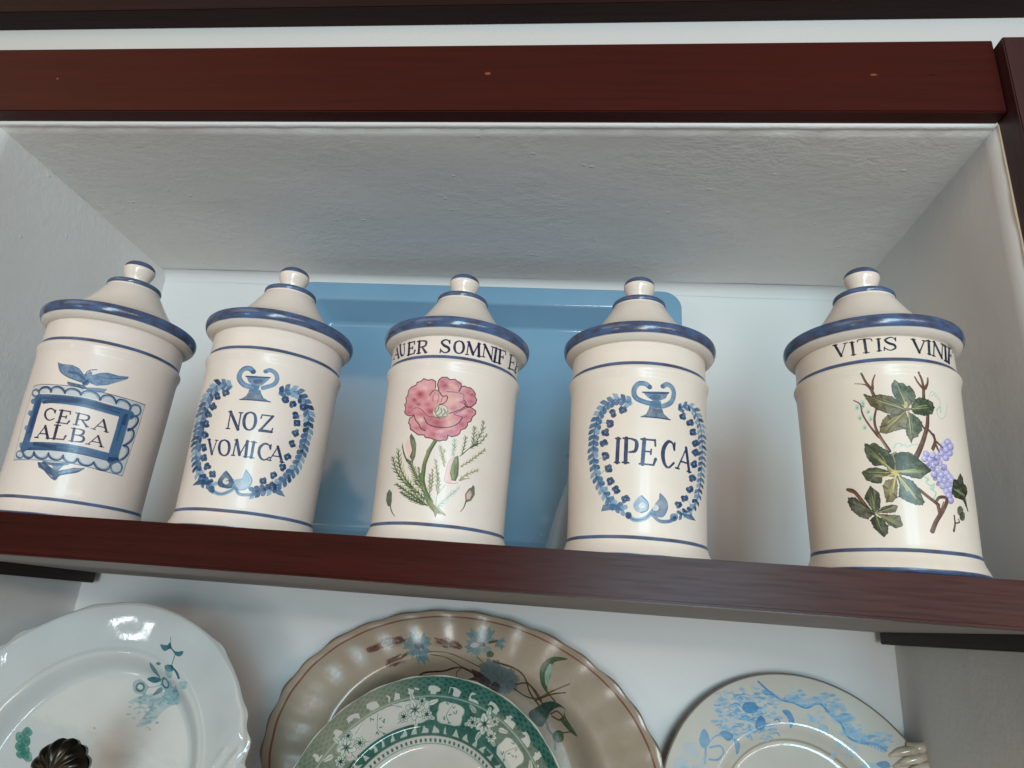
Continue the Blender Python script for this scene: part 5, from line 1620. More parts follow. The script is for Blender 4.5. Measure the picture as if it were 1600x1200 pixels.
PAINT['j4'] = """
1 2 100 1 10 -499 1774 44 -106
1 2 100 1 4 -455 1668 40 103
1 2 100 1 5 -515 1776 33 -3
1 2 100 1 4 -429 1771 28 -1
1 2 100 1 10 -364 1658 -3 108
1 2 100 1 4 -381 1660 34 -3
1 2 100 1 4 -385 1768 35 -3
1 2 100 1 10 -273 1661 -4 114
0 2 100 1 4 -327 1762 10 16 81 -4 11 -19
1 2 100 1 4 -294 1662 41 -2
1 2 100 1 9 -182 1666 3 101
1 2 100 1 4 -198 1665 31 2
1 2 100 1 4 -194 1767 31 1
0 2 100 9 6 4 5 8 10 10 7 4 5 -59 1752 -15 19 -28 3 -31 -20 21 -26 38 -17 6 -27 -39 -17 -37 21
1 2 100 1 4 -57 1773 -3 -28
1 2 100 1 4 -143 1696 -5 -29
1 2 100 1 11 74 1763 36 -106
1 2 100 1 5 110 1657 57 106
1 2 100 1 5 57 1764 33 -1
1 2 100 1 5 150 1763 35 1
1 2 100 1 12 195 1656 12 112
1 2 100 1 5 180 1656 31 -1
1 2 100 1 6 191 1769 32 -1
1 2 100 1 6 235 1649 28 121
1 2 100 1 13 263 1770 59 -120
1 2 100 1 6 323 1650 36 126
1 2 100 1 6 222 1649 26 -1
1 2 100 1 6 248 1770 23 0
1 2 100 1 6 340 1774 40 4
1 2 100 1 15 373 1637 24 131
1 2 100 1 7 350 1635 47 4
1 2 100 1 7 372 1765 52 7
1 2 100 1 16 410 1633 57 142
1 2 100 1 10 446 1772 122 28
1 2 100 1 7 437 1706 45 7
1 2 100 1 9 571 1804 -26 -43
1 2 100 1 7 490 1728 -15 -29
1 2 100 1 7 394 1632 33 3
0 33 70 1 3 136 1284 14 46 29 14 37 -36 13 -55 -29 -42 -11 -27 15 -35 20 -12 41 35 23 54 19 48
0 33 60 1 5 184 1202 42 32 -4 -45
0 33 50 1 4 159 1306 24 23 17 -30 28 -8
0 33 40 1 6 -164 888 25 36 41 -6 36 -12 39 14 39 2
0 33 60 1 2 -158 894 24 33 32 0 -14 -28 35 25 7 -30 35 25
4 33 65 0 -335 1256 16 -2 -18 -22
4 15 50 0 -333 1252 7 -1 -7 -6
4 33 65 0 -377 1223 17 -2 -19 -22
4 15 50 0 -375 1220 7 -1 -7 -7
4 33 65 0 -304 1182 16 -2 -19 -22
4 15 50 0 -302 1178 6 0 -7 -7
4 33 65 0 -293 1124 15 -2 -18 -22
4 15 50 0 -291 1120 6 0 -7 -7
4 33 65 0 -366 1138 16 -2 -18 -22
4 15 50 0 -364 1135 7 -1 -7 -7
4 33 65 0 -340 1062 16 -2 -18 -21
4 15 50 0 -337 1059 6 -1 -7 -7
4 33 65 0 -338 1231 16 -3 -19 -22
4 15 50 0 -336 1227 7 -1 -8 -7
0 30 95 2 12 7 -253 1304 -18 61 -28 55 -22 69
0 29 80 1 5 -255 1305 -19 60 -28 56 -22 69
0 30 95 2 7 2 -274 1362 -33 36 -66 17
0 29 80 1 3 -276 1362 -32 37 -66 16
0 30 95 2 10 3 -258 1357 8 64 21 47
0 29 80 1 4 -261 1357 9 64 20 47
0 30 95 2 13 7 92 1283 7 80 -6 70 -19 53
0 29 80 1 6 88 1282 8 80 -6 70 -19 54
0 30 95 2 9 5 88 1368 -29 42 -16 39
0 29 80 1 4 85 1368 -28 42 -16 39
0 30 95 2 13 3 112 1364 25 42 10 45
0 29 80 1 6 109 1364 25 41 10 45
0 30 95 2 4 9 -396 1284 42 -38 10 -79 31 -79 50 -92 14 -19
0 29 80 1 2 -397 1285 42 -39 10 -79 31 -79 50 -92 14 -19
0 30 95 2 7 12 -249 1195 -18 -74 2 -69 22 -70 52 -112
0 29 80 1 3 -251 1196 -18 -75 2 -69 22 -70 52 -112
0 32 70 1 4 -252 995 25 -63 28 -56
0 30 95 2 13 20 108 1149 -13 -75 -25 -70 -30 -69 -37 -74 -27 -43
0 29 80 1 6 104 1149 -12 -75 -25 -70 -30 -69 -37 -74 -27 -43
0 30 95 1 8 69 1047 -21 35
0 29 80 1 3 68 1047 -22 35
0 30 95 2 9 11 101 1038 32 -40 7 -41 -27 -58
0 29 80 1 4 99 1038 32 -40 7 -42 -27 -57
0 30 95 2 9 4 141 963 30 -21 20 -18
0 29 80 1 4 139 963 29 -21 21 -19
0 30 95 2 8 3 140 957 11 -53 22 -34
0 29 80 1 4 138 956 11 -53 21 -33
2 37 97 0 -48 1178 -15 -9 -10 0 -14 -6 -10 -4 -14 -6 -10 -2 -16 -3 -11 2 -16 -5 -10 2 -12 -12 -9 -6 -10 -14 -9 -4 -3 -18 -8 -9 -3 -19 -9 -9 -1 -26 -7 -16 14 -2 9 -5 14 -2 9 -4 12 7 9 0 13 5 9 2 12 9 10 -3 12 7 9 -1 13 7 9 0 13 6 9 0 5 21 10 10 6 20 9 12 -5 14 2 10 -3 15 -1 10 -4 14
0 28 50 1 4 -104 1123 18 18 35 33
0 28 50 1 7 -160 1110 -8 21 -6 14
0 28 50 1 7 -188 1069 -36 -10 -9 -2
0 28 50 1 4 -172 1045 -18 -29 -8 -12
0 28 50 1 7 -113 1062 12 -6 30 -15
0 28 67 1 4 -78 1155 -27 -20 -30 -24
0 28 52 1 2 -78 1154 -52 -42 -51 -43
0 39 61 1 1 -97 1137 -22 -15 -27 -23
0 40 61 1 2 -83 1142 -59 -59 -58 -51
0 28 67 1 3 -77 1144 -49 -54 -51 -47
0 40 56 1 3 -107 1135 -35 -19 -33 -26
0 40 57 1 2 -82 1147 -49 -43 -39 -34
0 40 80 2 4 1 -42 1183 -88 -76 -76 -65
1 41 85 1 1 -48 1178 -15 -9 -10 0 -14 -6 -10 -4 -14 -6 -10 -2 -16 -3 -11 2 -16 -5 -10 2 -12 -12 -9 -6 -10 -14 -9 -4 -3 -18 -8 -9 -3 -19 -9 -9 -1 -26 -7 -16 14 -2 9 -5 14 -2 9 -4 12 7 9 0 13 5 9 2 12 9 10 -3 12 7 9 -1 13 7 9 0 13 6 9 0 5 21 10 10 6 20 9 12 -5 14 2 10 -3 15 -1 10 -4 14 2 12
2 36 97 0 -47 1182 -12 -6 -7 -5 -10 -10 -9 0 -10 -11 -9 -1 -10 -8 -8 -1 -13 1 -8 6 -12 4 -8 4 -13 3 -7 5 -14 3 -7 7 -12 6 -7 6 -15 1 -6 9 -13 9 -6 9 -15 7 -6 11 -7 10 -2 9 -5 13 -4 8 -9 14 -1 11 -8 14 -2 11 17 -1 8 -10 16 -4 9 -6 13 6 9 -4 13 6 9 -3 12 7 9 -5 13 -1 7 -4 12 -1 7 -5 13 2 7 -7 13 3 7 -7 8 -8 6 -7 10 -6 5 -7 10 -7 5 -6 8 -12 4 -10 9 -11 4 -9 9 -11
0 28 50 1 8 -132 1211 18 -6 62 -21
0 28 50 1 4 -192 1204 7 -33 1 -6
0 28 50 1 6 -237 1234 -34 -3 -10 0
0 28 50 1 7 -254 1274 -52 37 -12 8
0 28 50 1 7 -203 1269 -2 22 -1 14
0 28 50 1 4 -148 1240 13 1 47 4
0 40 59 1 2 -93 1209 -53 32 -47 23
0 39 58 1 2 -153 1226 -47 17 -41 19
0 28 48 1 3 -106 1212 -67 35 -74 37
0 39 46 1 3 -91 1200 -60 22 -63 30
0 28 41 1 4 -112 1213 -57 28 -60 30
0 28 51 1 1 -116 1217 -80 43 -79 41
0 39 46 1 4 -110 1217 -48 30 -53 27
0 40 80 2 4 1 -42 1183 -123 52 -108 54
1 41 85 1 1 -47 1182 -12 -6 -7 -5 -10 -10 -9 0 -10 -11 -9 -1 -10 -8 -8 -1 -13 1 -8 6 -12 4 -8 4 -13 3 -7 5 -14 3 -7 7 -12 6 -7 6 -15 1 -6 9 -13 9 -6 9 -15 7 -6 11 -7 10 -2 9 -5 13 -4 8 -9 14 -1 11 -8 14 -2 11 17 -1 8 -10 16 -4 9 -6 13 6 9 -4 13 6 9 -3 12 7 9 -5 13 -1 7 -4 12 -1 7 -5 13 2 7 -7 13 3 7 -7 8 -8 6 -7 10 -6 5 -7 10 -7 5 -6 8 -12 4 -10 9 -11 4 -9 9 -11 3 -11
2 35 97 0 -33 1171 -2 -14 -2 -9 1 -14 -6 -9 1 -14 -5 -9 -3 -20 -9 -11 -3 -20 -8 -11 6 -14 -4 -10 5 -14 -4 -11 12 -12 3 -12 9 -23 4 -16 9 25 9 16 23 8 14 6 2 15 7 10 15 16 12 9 -3 18 4 13 -2 18 4 14 -10 8 -3 9 -8 10 -4 8 -13 2 -3 10 -13 2 -3 9 -21 7
0 28 50 1 8 -21 1100 -3 18 -8 49
0 28 50 1 5 -37 1041 -20 0 -10 -1
0 28 50 1 5 -29 1009 -9 -17 -11 -23
0 28 50 1 6 -15 1009 -3 -21 -2 -18
0 28 50 1 4 6 1027 12 -12 7 -7
0 28 50 1 9 18 1066 24 19 11 9
0 28 50 1 5 -7 1093 3 25 3 32
0 39 68 1 2 -33 1118 -1 -54 -1 -48
0 39 67 1 4 -36 1089 -6 -64 -2 -58
0 39 63 1 4 -26 1143 9 -64 0 -73
0 28 51 1 3 -33 1109 -2 -61 -1 -51
0 39 51 1 2 -32 1089 1 -38 0 -41
0 28 53 1 3 -34 1112 -4 -64 -1 -63
0 40 50 1 2 -32 1122 0 -68 -1 -58
0 40 80 2 4 1 -32 1177 -2 -106 -2 -93
1 41 85 1 1 -33 1171 -2 -14 -2 -9 1 -14 -6 -9 1 -14 -5 -9 -3 -20 -9 -11 -3 -20 -8 -11 6 -14 -4 -10 5 -14 -4 -11 12 -12 3 -12 9 -23 4 -16 9 25 9 16 23 8 14 6 2 15 7 10 15 16 12 9 -3 18 4 13 -2 18 4 14 -10 8 -3 9 -8 10 -4 8 -13 2 -3 10 -13 2 -3 9 -21 7 -11 10
2 34 97 0 -13 1191 10 -8 1 -11 8 -10 5 -7 14 1 8 -4 15 3 8 -5 15 0 9 -4 19 8 13 2 19 9 15 1 6 16 7 11 5 17 10 10 -12 19 3 17 -11 6 -7 5 -14 2 -4 8 -16 -2 -7 7 -14 -1 -9 3 -14 0 -7 5 -22 -14 -16 -7 -6 -14 -8 -6 -5 -14 -8 -6 -2 -23
0 28 50 1 6 34 1205 -26 -8 -19 -6
0 28 50 1 5 77 1186 1 -10 1 -27
0 28 50 1 5 117 1218 37 1 16 1
0 28 50 1 5 98 1244 8 8 21 23
0 28 50 1 8 52 1240 -15 14 -11 12
0 39 47 1 2 -3 1190 35 -3 35 4
0 40 53 1 3 23 1205 42 16 48 9
0 40 59 1 3 38 1207 29 13 32 7
0 39 66 1 2 39 1207 33 15 39 7
0 40 52 1 2 5 1197 55 9 60 9
0 28 66 1 2 12 1201 60 13 60 10
0 39 51 1 3 7 1201 18 10 24 4
0 40 80 2 4 1 -24 1193 78 9 75 11
1 41 85 1 2 -13 1191 10 -8 1 -11 8 -10 5 -7 14 1 8 -4 15 3 8 -5 15 0 9 -4 19 8 13 2 19 9 15 1 6 16 7 11 5 17 10 10 -12 19 3 17 -11 6 -7 5 -14 2 -4 8 -16 -2 -7 7 -14 -1 -9 3 -14 0 -7 5 -22 -14 -16 -7 -6 -14 -8 -6 -5 -14 -8 -6 -2 -23 -8 -14
2 35 97 0 -34 1202 -12 3 -3 10 -12 4 -4 7 -10 6 -5 6 -9 9 -3 9 -10 8 -3 9 -9 8 -3 9 -4 13 -3 9 -4 14 0 9 -1 27 2 18 5 15 8 6 6 14 7 7 14 -15 8 -12 20 2 13 -2 14 -14 5 -14 14 8 10 3 8 -12 5 -8 9 -10 3 -10 8 -11 -3 -12 6 -12 1 -10 -7 -15 -8 -7 -7 -16 -8 -7 -9 -17 -10 -6 -11 -14
0 28 50 1 7 -45 1271 8 -50 2 -15
0 28 50 1 4 -82 1311 -24 -14 -9 -6
0 28 50 1 4 -87 1351 -26 18 -12 9
0 28 50 1 7 -65 1358 -3 7 -10 28
0 28 50 1 7 -42 1346 10 13 4 7
0 28 50 1 5 -20 1332 13 2 26 3
0 28 50 1 4 -28 1292 24 -33 7 -9
0 39 49 1 2 -50 1259 1 18 -6 24
0 28 66 1 4 -43 1240 -11 64 -17 62
0 39 41 1 4 -41 1239 -1 43 -9 35
0 40 43 1 2 -56 1279 -3 26 -7 25
0 40 53 1 3 -49 1257 2 16 -5 20
0 39 47 1 3 -50 1267 -5 47 -10 41
0 39 43 1 4 -58 1274 -10 36 -11 38
0 40 80 2 4 1 -35 1196 -27 93 -24 84
1 41 85 1 1 -34 1202 -12 3 -3 10 -12 4 -4 7 -10 6 -5 6 -9 9 -3 9 -10 8 -3 9 -9 8 -3 9 -4 13 -3 9 -4 14 0 9 -1 27 2 18 5 15 8 6 6 14 7 7 14 -15 8 -12 20 2 13 -2 14 -14 5 -14 14 8 10 3 8 -12 5 -8 9 -10 3 -10 8 -11 -3 -12 6 -12 1 -10 -7 -15 -8 -7 -7 -16 -8 -7 -9 -17 -10 -6 -11 -14 -8 -9
4 40 85 0 -43 1227 15 0 -18 -28
4 30 60 0 -33 1190 22 1 -23 -14
4 43 90 0 59 854 27 2 -30 -29
4 44 75 0 54 858 16 1 -18 -18
4 45 80 0 53 860 6 1 -6 -7
0 42 60 1 3 43 834 21 -3 17 19
4 43 90 0 81 815 27 3 -31 -30
4 44 75 0 76 819 16 1 -19 -17
4 45 80 0 75 821 6 1 -7 -7
0 42 60 1 3 65 795 21 -2 17 19
4 43 90 0 102 777 29 3 -33 -30
4 44 75 0 97 780 17 2 -19 -18
4 45 80 0 96 783 7 1 -8 -7
0 42 60 1 3 86 757 21 -2 18 19
4 43 90 0 42 819 26 2 -30 -29
4 44 75 0 37 823 16 1 -18 -18
4 45 80 0 36 825 6 1 -7 -7
0 42 60 1 3 26 799 20 -3 17 19
4 43 90 0 139 834 30 4 -34 -31
4 44 75 0 134 838 17 2 -20 -19
4 45 80 0 132 840 7 1 -7 -7
0 42 60 1 3 121 814 23 -2 19 20
4 43 90 0 182 873 33 5 -37 -32
4 44 75 0 176 877 20 2 -22 -19
4 45 80 0 175 879 7 1 -8 -7
0 42 60 1 3 163 852 25 -1 21 20
4 43 90 0 217 939 35 6 -40 -34
4 44 75 0 211 943 21 3 -24 -20
4 45 80 0 210 945 7 1 -8 -7
0 42 60 1 3 197 918 26 -1 23 21
4 43 90 0 256 966 39 6 -44 -34
4 44 75 0 250 969 22 4 -26 -21
4 45 80 0 248 972 9 1 -10 -8
0 42 60 1 3 235 943 28 1 24 22
4 43 90 0 277 935 41 7 -46 -35
4 44 75 0 271 938 23 4 -27 -21
4 45 80 0 269 940 9 2 -10 -8
0 42 60 1 3 255 912 29 1 26 22
4 43 90 0 258 884 39 6 -44 -34
4 44 75 0 252 887 22 4 -25 -21
4 45 80 0 251 890 8 1 -10 -8
0 42 60 1 3 237 862 28 0 25 21
4 43 90 0 217 844 35 5 -40 -33
4 44 75 0 211 847 20 3 -23 -19
4 45 80 0 210 850 7 1 -8 -7
0 42 60 1 3 197 822 26 0 22 21
4 43 90 0 155 796 30 3 -34 -31
4 44 75 0 149 799 18 2 -20 -18
4 45 80 0 148 802 7 1 -8 -7
0 42 60 1 3 137 775 23 -1 20 19
4 43 90 0 188 766 32 4 -37 -31
4 44 75 0 182 769 19 3 -22 -19
4 45 80 0 181 772 7 1 -8 -7
0 42 60 1 3 169 745 24 -1 21 20
4 43 90 0 132 740 29 3 -33 -30
4 44 75 0 127 743 17 2 -20 -18
4 45 80 0 126 746 6 0 -7 -6
0 42 60 1 3 115 719 22 -1 19 19
4 43 90 0 100 710 28 3 -32 -30
4 44 75 0 95 714 16 1 -18 -18
4 45 80 0 94 716 6 1 -7 -7
0 42 60 1 3 83 690 22 -2 18 19
4 43 90 0 156 709 31 4 -35 -31
4 44 75 0 151 713 18 2 -21 -19
4 45 80 0 150 715 6 1 -7 -7
0 42 60 1 3 138 689 23 -2 20 20
4 43 90 0 205 728 33 5 -38 -32
4 44 75 0 199 731 20 3 -23 -19
4 45 80 0 198 734 7 1 -8 -7
0 42 60 1 3 186 707 25 -1 21 20
4 43 90 0 136 674 30 3 -34 -30
4 44 75 0 131 677 17 2 -19 -18
4 45 80 0 130 680 6 1 -7 -7
0 42 60 1 3 119 654 22 -2 19 19
4 43 90 0 180 672 32 4 -37 -31
4 44 75 0 174 675 19 3 -21 -19
4 45 80 0 173 678 7 1 -8 -7
0 42 60 1 3 162 652 23 -2 21 20
4 43 90 0 225 704 35 5 -40 -32
4 44 75 0 219 707 20 3 -23 -19
4 45 80 0 218 710 7 1 -8 -7
0 42 60 1 3 205 683 26 -1 22 21
4 43 90 0 158 630 31 4 -35 -31
4 44 75 0 153 634 18 1 -21 -17
4 45 80 0 152 636 7 1 -8 -7
0 42 60 1 3 141 610 23 -2 19 20
4 43 90 0 206 642 33 4 -38 -31
4 44 75 0 200 645 20 3 -23 -19
4 45 80 0 199 648 7 1 -8 -7
0 42 60 1 3 187 622 25 -1 21 19
4 43 90 0 246 680 36 6 -41 -33
4 44 75 0 239 684 22 2 -25 -19
4 45 80 0 238 686 8 1 -9 -7
0 42 60 1 3 225 659 27 0 24 20
4 43 90 0 182 593 32 4 -36 -30
4 44 75 0 177 597 18 2 -21 -18
4 45 80 0 175 599 7 1 -8 -7
0 42 60 1 3 164 573 24 -1 20 19
4 43 90 0 225 612 34 4 -39 -31
4 44 75 0 219 615 20 2 -23 -18
4 45 80 0 217 617 8 1 -9 -7
0 42 60 1 3 205 591 26 -1 22 20
4 43 90 0 200 563 33 4 -38 -31
4 44 75 0 194 566 20 2 -22 -18
4 45 80 0 193 569 7 0 -8 -6
0 42 60 1 3 181 543 25 -2 21 20
4 43 90 0 210 532 34 4 -38 -31
4 44 75 0 204 535 20 2 -22 -18
4 45 80 0 203 537 8 1 -9 -7
0 42 60 1 3 191 511 25 -1 22 20
4 43 90 0 126 799 30 4 -34 -31
4 44 75 0 121 803 18 2 -20 -18
4 45 80 0 120 806 7 0 -8 -7
0 42 60 1 3 109 779 23 -2 18 20
4 43 90 0 67 767 27 3 -30 -30
4 44 75 0 63 771 16 1 -19 -17
4 45 80 0 62 773 6 1 -7 -7
0 42 60 1 3 52 747 20 -2 18 19
4 43 90 0 228 907 36 5 -41 -33
4 44 75 0 222 910 21 3 -24 -20
4 45 80 0 221 913 7 1 -8 -8
0 42 60 1 3 208 885 26 -1 23 22
4 43 90 0 106 851 29 3 -33 -30
4 44 75 0 101 855 17 2 -19 -19
4 45 80 0 100 857 6 1 -7 -7
0 42 60 1 3 89 831 22 -2 18 19
4 42 60 0 62 773 16 2 -18 -18
4 42 60 0 122 819 18 2 -20 -18
4 42 60 0 179 758 19 3 -22 -19
4 42 60 0 98 743 16 2 -19 -18
4 42 60 0 117 639 17 2 -19 -18
4 42 60 0 102 677 17 2 -19 -18
4 42 60 0 188 908 19 3 -22 -20
0 30 95 2 11 5 135 1005 6 -62 -23 -57
0 29 80 1 5 132 1004 6 -61 -23 -57
0 30 95 2 9 4 140 964 36 -30 21 -18
0 29 80 1 4 138 964 36 -30 20 -18
0 30 95 2 8 3 141 943 27 -65
0 29 80 1 4 139 943 27 -65
0 30 95 2 11 13 -24 589 55 -48 71 -53
0 29 80 1 5 -27 589 56 -48 70 -53
0 30 95 2 10 17 81 502 35 39 51 4 4 -31 -41 -68 -58 -75 -38 -72
0 29 80 1 4 78 502 36 39 50 4 4 -31 -41 -68 -57 -75 -38 -72
0 30 95 1 13 98 488 6 -57
0 29 80 1 6 95 488 5 -58
0 29 70 1 5 147 512 -38 -68 -50 -74
0 33 75 1 5 24 684 24 -18 -16 -21 29 -24 28 16 -12 -41 -13 -1 30 -23 -19 -41
4 33 60 0 48 666 15 1 -18 -17
4 33 60 0 66 608 17 2 -20 -19
2 37 90 0 -233 828 85 39 39 -81 -25 -121 -79 14
2 37 97 0 -167 671 -14 -7 -10 0 -14 -8 -10 3 -14 -8 -9 1 -11 -25 -12 -14 3 -16 0 -10 2 -16 -1 -11 3 -15 -2 -11 10 -22 -2 -18 24 1 15 -1 18 21 13 11 2 18 4 11 0 17 5 11 -1 18 6 11 -4 17 1 13 -3 17
0 28 50 1 8 -194 618 16 33 9 18
0 28 50 1 6 -235 592 -17 14 -7 6
0 28 50 1 8 -230 538 -6 -13 -11 -29
0 28 50 1 7 -198 553 15 -19 5 -6
0 39 42 1 2 -191 635 -14 -18 -10 -24
0 39 55 1 4 -177 666 -18 -43 -16 -46
0 39 51 1 4 -172 674 -23 -71 -21 -66
0 39 44 1 3 -178 663 -23 -66 -20 -58
0 28 52 1 4 -187 629 -11 -36 -9 -28
0 40 48 1 2 -176 674 -26 -63 -20 -58
0 39 57 1 3 -185 647 -17 -36 -11 -32
0 40 80 2 4 1 -165 698 -30 -92 -26 -82
1 41 85 1 1 -167 671 -14 -7 -10 0 -14 -8 -10 3 -14 -8 -9 1 -11 -25 -12 -14 3 -16 0 -10 2 -16 -1 -11 3 -15 -2 -11 10 -22 -2 -18 24 1 15 -1 18 21 13 11 2 18 4 11 0 17 5 11 -1 18 6 11 -4 17 1 13 -3 17 1 12
2 35 97 0 -161 685 5 -14 -2 -11 5 -13 0 -11 4 -14 -1 -10 -2 -16 -4 -11 -2 -15 -4 -11 2 -16 -7 -10 17 -6 8 -10 17 -7 8 -10 18 -4 10 -7 19 -3 9 -8 15 3 8 -5 16 5 9 -5 7 16 8 8 -6 13 -2 10 -5 14 -1 10 -6 13 2 12 -9 13 2 11 -14 13 -4 13 -14 12 -4 13 -16 6 -9 7 -18 2 -8 9 -15 3 -10 5 -15 2
0 34 50 1 8 -120 620 -28 45 -10 16
0 34 50 1 6 -123 552 -36 -16 -6 -2
0 34 50 1 5 -75 527 3 -10 10 -37
0 34 50 1 8 -47 537 21 -17 25 -18
0 34 50 1 7 -74 604 12 35 2 6
0 34 41 1 2 -133 667 30 -32 27 -40
0 34 42 1 2 -115 634 12 -12 13 -19
0 40 65 1 4 -114 615 1 -22 9 -17
0 39 54 1 3 -127 662 43 -42 34 -48
0 39 69 1 5 -127 648 33 -50 33 -48
0 39 53 1 3 -141 667 44 -74 44 -66
0 40 47 1 4 -141 665 43 -75 46 -70
0 40 80 2 4 1 -159 698 63 -97 56 -84
1 41 85 1 2 -161 685 5 -14 -2 -11 5 -13 0 -11 4 -14 -1 -10 -2 -16 -4 -11 -2 -15 -4 -11 2 -16 -7 -10 17 -6 8 -10 17 -7 8 -10 18 -4 10 -7 19 -3 9 -8 15 3 8 -5 16 5 9 -5 7 16 8 8 -6 13 -2 10 -5 14 -1 10 -6 13 2 12 -9 13 2 11 -14 13 -4 13 -14 12 -4 13 -16 6 -9 7 -18 2 -8 9 -15 3 -10 5 -15 2 -11 4
2 34 97 0 -186 725 -12 5 -5 10 -13 4 -5 9 -14 4 -4 10 -18 -3 -12 1 -18 -3 -11 2 -16 10 -3 15 -15 11 -3 14 -11 17 0 15 -6 18 -3 14 -2 18 6 11 -2 18 4 12 19 -6 10 -10 21 13 17 1 19 -14 8 -16 15 -5 6 -11 15 -5 8 -9 14 -13 4 -14 13 -15 5 -13 4 -16 -2 -12 6 -15 -3 -12 -4 -26
0 38 50 1 6 -228 788 13 -19 27 -40
0 38 50 1 6 -280 806 -4 -11 -14 -30
0 38 50 1 6 -304 857 -29 12 -19 8
0 38 50 1 4 -289 876 -7 9 -22 33
0 38 50 1 9 -260 869 3 23 1 11
0 38 50 1 5 -224 831 23 -6 23 -5
0 39 68 1 3 -202 731 -68 66 -63 77
0 40 44 1 4 -223 783 -16 39 -24 33
0 40 51 1 4 -241 787 -34 34 -32 39
0 39 46 1 2 -223 772 -22 29 -20 25
0 40 42 1 3 -222 763 -24 19 -22 27
0 38 58 1 4 -241 796 -40 54 -37 49
0 38 50 1 2 -234 771 -28 16 -24 27
0 40 80 2 4 1 -175 712 -75 93 -68 87
1 41 85 1 2 -186 725 -12 5 -5 10 -13 4 -5 9 -14 4 -4 10 -18 -3 -12 1 -18 -3 -11 2 -16 10 -3 15 -15 11 -3 14 -11 17 0 15 -6 18 -3 14 -2 18 6 11 -2 18 4 12 19 -6 10 -10 21 13 17 1 19 -14 8 -16 15 -5 6 -11 15 -5 8 -9 14 -13 4 -14 13 -15 5 -13 4 -16 -2 -12 6 -15 -3 -12 -4 -26 -12 -14
2 34 97 0 -194 703 -12 -9 -9 0 -13 -9 -10 3 -12 -6 -9 -2 -3 -29 -8 -17 -24 -2 -16 4 -20 4 -9 10 -20 5 -9 11 -7 15 -4 11 -8 15 -4 13 13 10 12 1 14 10 10 4 16 4 11 -2 16 4 11 -2 17 -7 11 -4 18 -5 10 -8 13 -4 7 -6 11 -8
0 38 50 1 7 -249 697 16 1 37 4
0 38 50 1 5 -283 667 5 -12 8 -20
0 38 50 1 6 -327 681 -20 -8 -19 -6
0 38 50 1 7 -316 717 -14 16 -11 11
0 38 50 1 9 -266 708 27 14 5 3
0 38 59 1 4 -249 709 -59 1 -51 3
0 39 49 1 4 -246 713 -50 8 -49 4
0 39 61 1 4 -223 705 -43 -4 -48 1
0 38 67 1 3 -239 706 -56 -2 -53 2
0 38 52 1 3 -201 701 -38 -11 -43 -1
0 39 57 1 2 -228 702 -23 -9 -28 -1
0 40 49 1 3 -199 701 -42 -10 -45 0
0 40 80 2 4 1 -175 708 -92 3 -83 4
1 41 85 1 2 -194 703 -12 -9 -9 0 -13 -9 -10 3 -12 -6 -9 -2 -3 -29 -8 -17 -24 -2 -16 4 -20 4 -9 10 -20 5 -9 11 -7 15 -4 11 -8 15 -4 13 13 10 12 1 14 10 10 4 16 4 11 -2 16 4 11 -2 17 -7 11 -4 18 -5 10 -8 13 -4 7 -6 11 -8 7 -4
2 34 97 0 -157 712 -3 14 2 10 -2 15 3 10 -4 14 4 10 -2 16 1 12 -8 15 4 12 14 11 11 1 14 8 10 2 18 -1 12 -2 19 3 10 -8 13 -6 5 -9 13 -7 6 -9 12 -7 7 -7 14 -12 9 -9 16 -11 7 -11 10 -10 6 -8 14 -6 4 -9 -16 -13 -13 -5 -15 -12 -11 -6 -18 -17 -11 -11 -16 -2 -9 4 -14 1 -10 1 -18 1 -10 10 -18 1 -11 6 -17 1 -7 10 -18 0
0 38 50 1 4 -102 736 -41 -18 -12 -5
0 38 50 1 7 -104 793 -22 18 -33 26
0 38 50 1 6 -55 800 1 21 0 30
0 38 50 1 9 -10 760 36 3 18 2
0 38 50 1 4 -19 729 12 -9 31 -21
0 38 50 1 7 -53 719 1 -14 2 -29
0 39 58 1 4 -111 716 56 7 50 5
0 40 49 1 4 -126 710 62 -2 68 5
0 39 40 1 2 -107 707 47 -9 44 2
0 39 69 1 3 -88 713 33 -1 35 2
0 39 45 1 3 -126 711 73 2 68 5
0 39 51 1 3 -124 715 58 7 51 5
0 39 52 1 4 -78 717 30 4 26 2
0 40 80 2 4 1 -163 712 103 6 97 9
1 41 85 1 2 -157 712 -3 14 2 10 -2 15 3 10 -4 14 4 10 -2 16 1 12 -8 15 4 12 14 11 11 1 14 8 10 2 18 -1 12 -2 19 3 10 -8 13 -6 5 -9 13 -7 6 -9 12 -7 7 -7 14 -12 9 -9 16 -11 7 -11 10 -10 6 -8 14 -6 4 -9 -16 -13 -13 -5 -15 -12 -11 -6 -18 -17 -11 -11 -16 -2 -9 4 -14 1 -10 1 -18 1 -10 10 -18 1 -11 6 -17 1 -7 10 -18 0 -7 10
0 40 85 2 7 2 -175 712 -53 55 -43 42
0 40 85 2 7 2 -176 705 -60 -26 -70 10
0 40 85 2 7 2 -165 698 -19 -73 -18 -66
0 40 85 2 7 2 -153 698 17 -60 39 -65
0 40 85 2 7 2 -157 718 59 7 73 10
4 40 80 0 -172 708 23 0 -26 -22
0 30 95 2 12 16 -507 600 43 -15 45 -64 48 -82 28 -21
0 29 80 1 6 -510 600 43 -14 45 -65 48 -82 28 -21
0 31 70 1 8 -497 588 44 -24 34 -50
2 38 97 0 -343 412 -12 7 -2 11 -12 8 -2 10 -13 7 -3 10 -12 8 -4 11 -11 9 -6 8 -14 7 -4 11 -13 8 -4 9 -16 2 -10 3 -17 -5 -11 6 -1 -21 -5 -13 8 -17 1 -14 11 -17 -2 -14 15 -6 4 -10 12 -9 6 -8 13 -7 5 -9 18 -7 11 -6 19 -5 12 -6 8 16 11 3 10 13
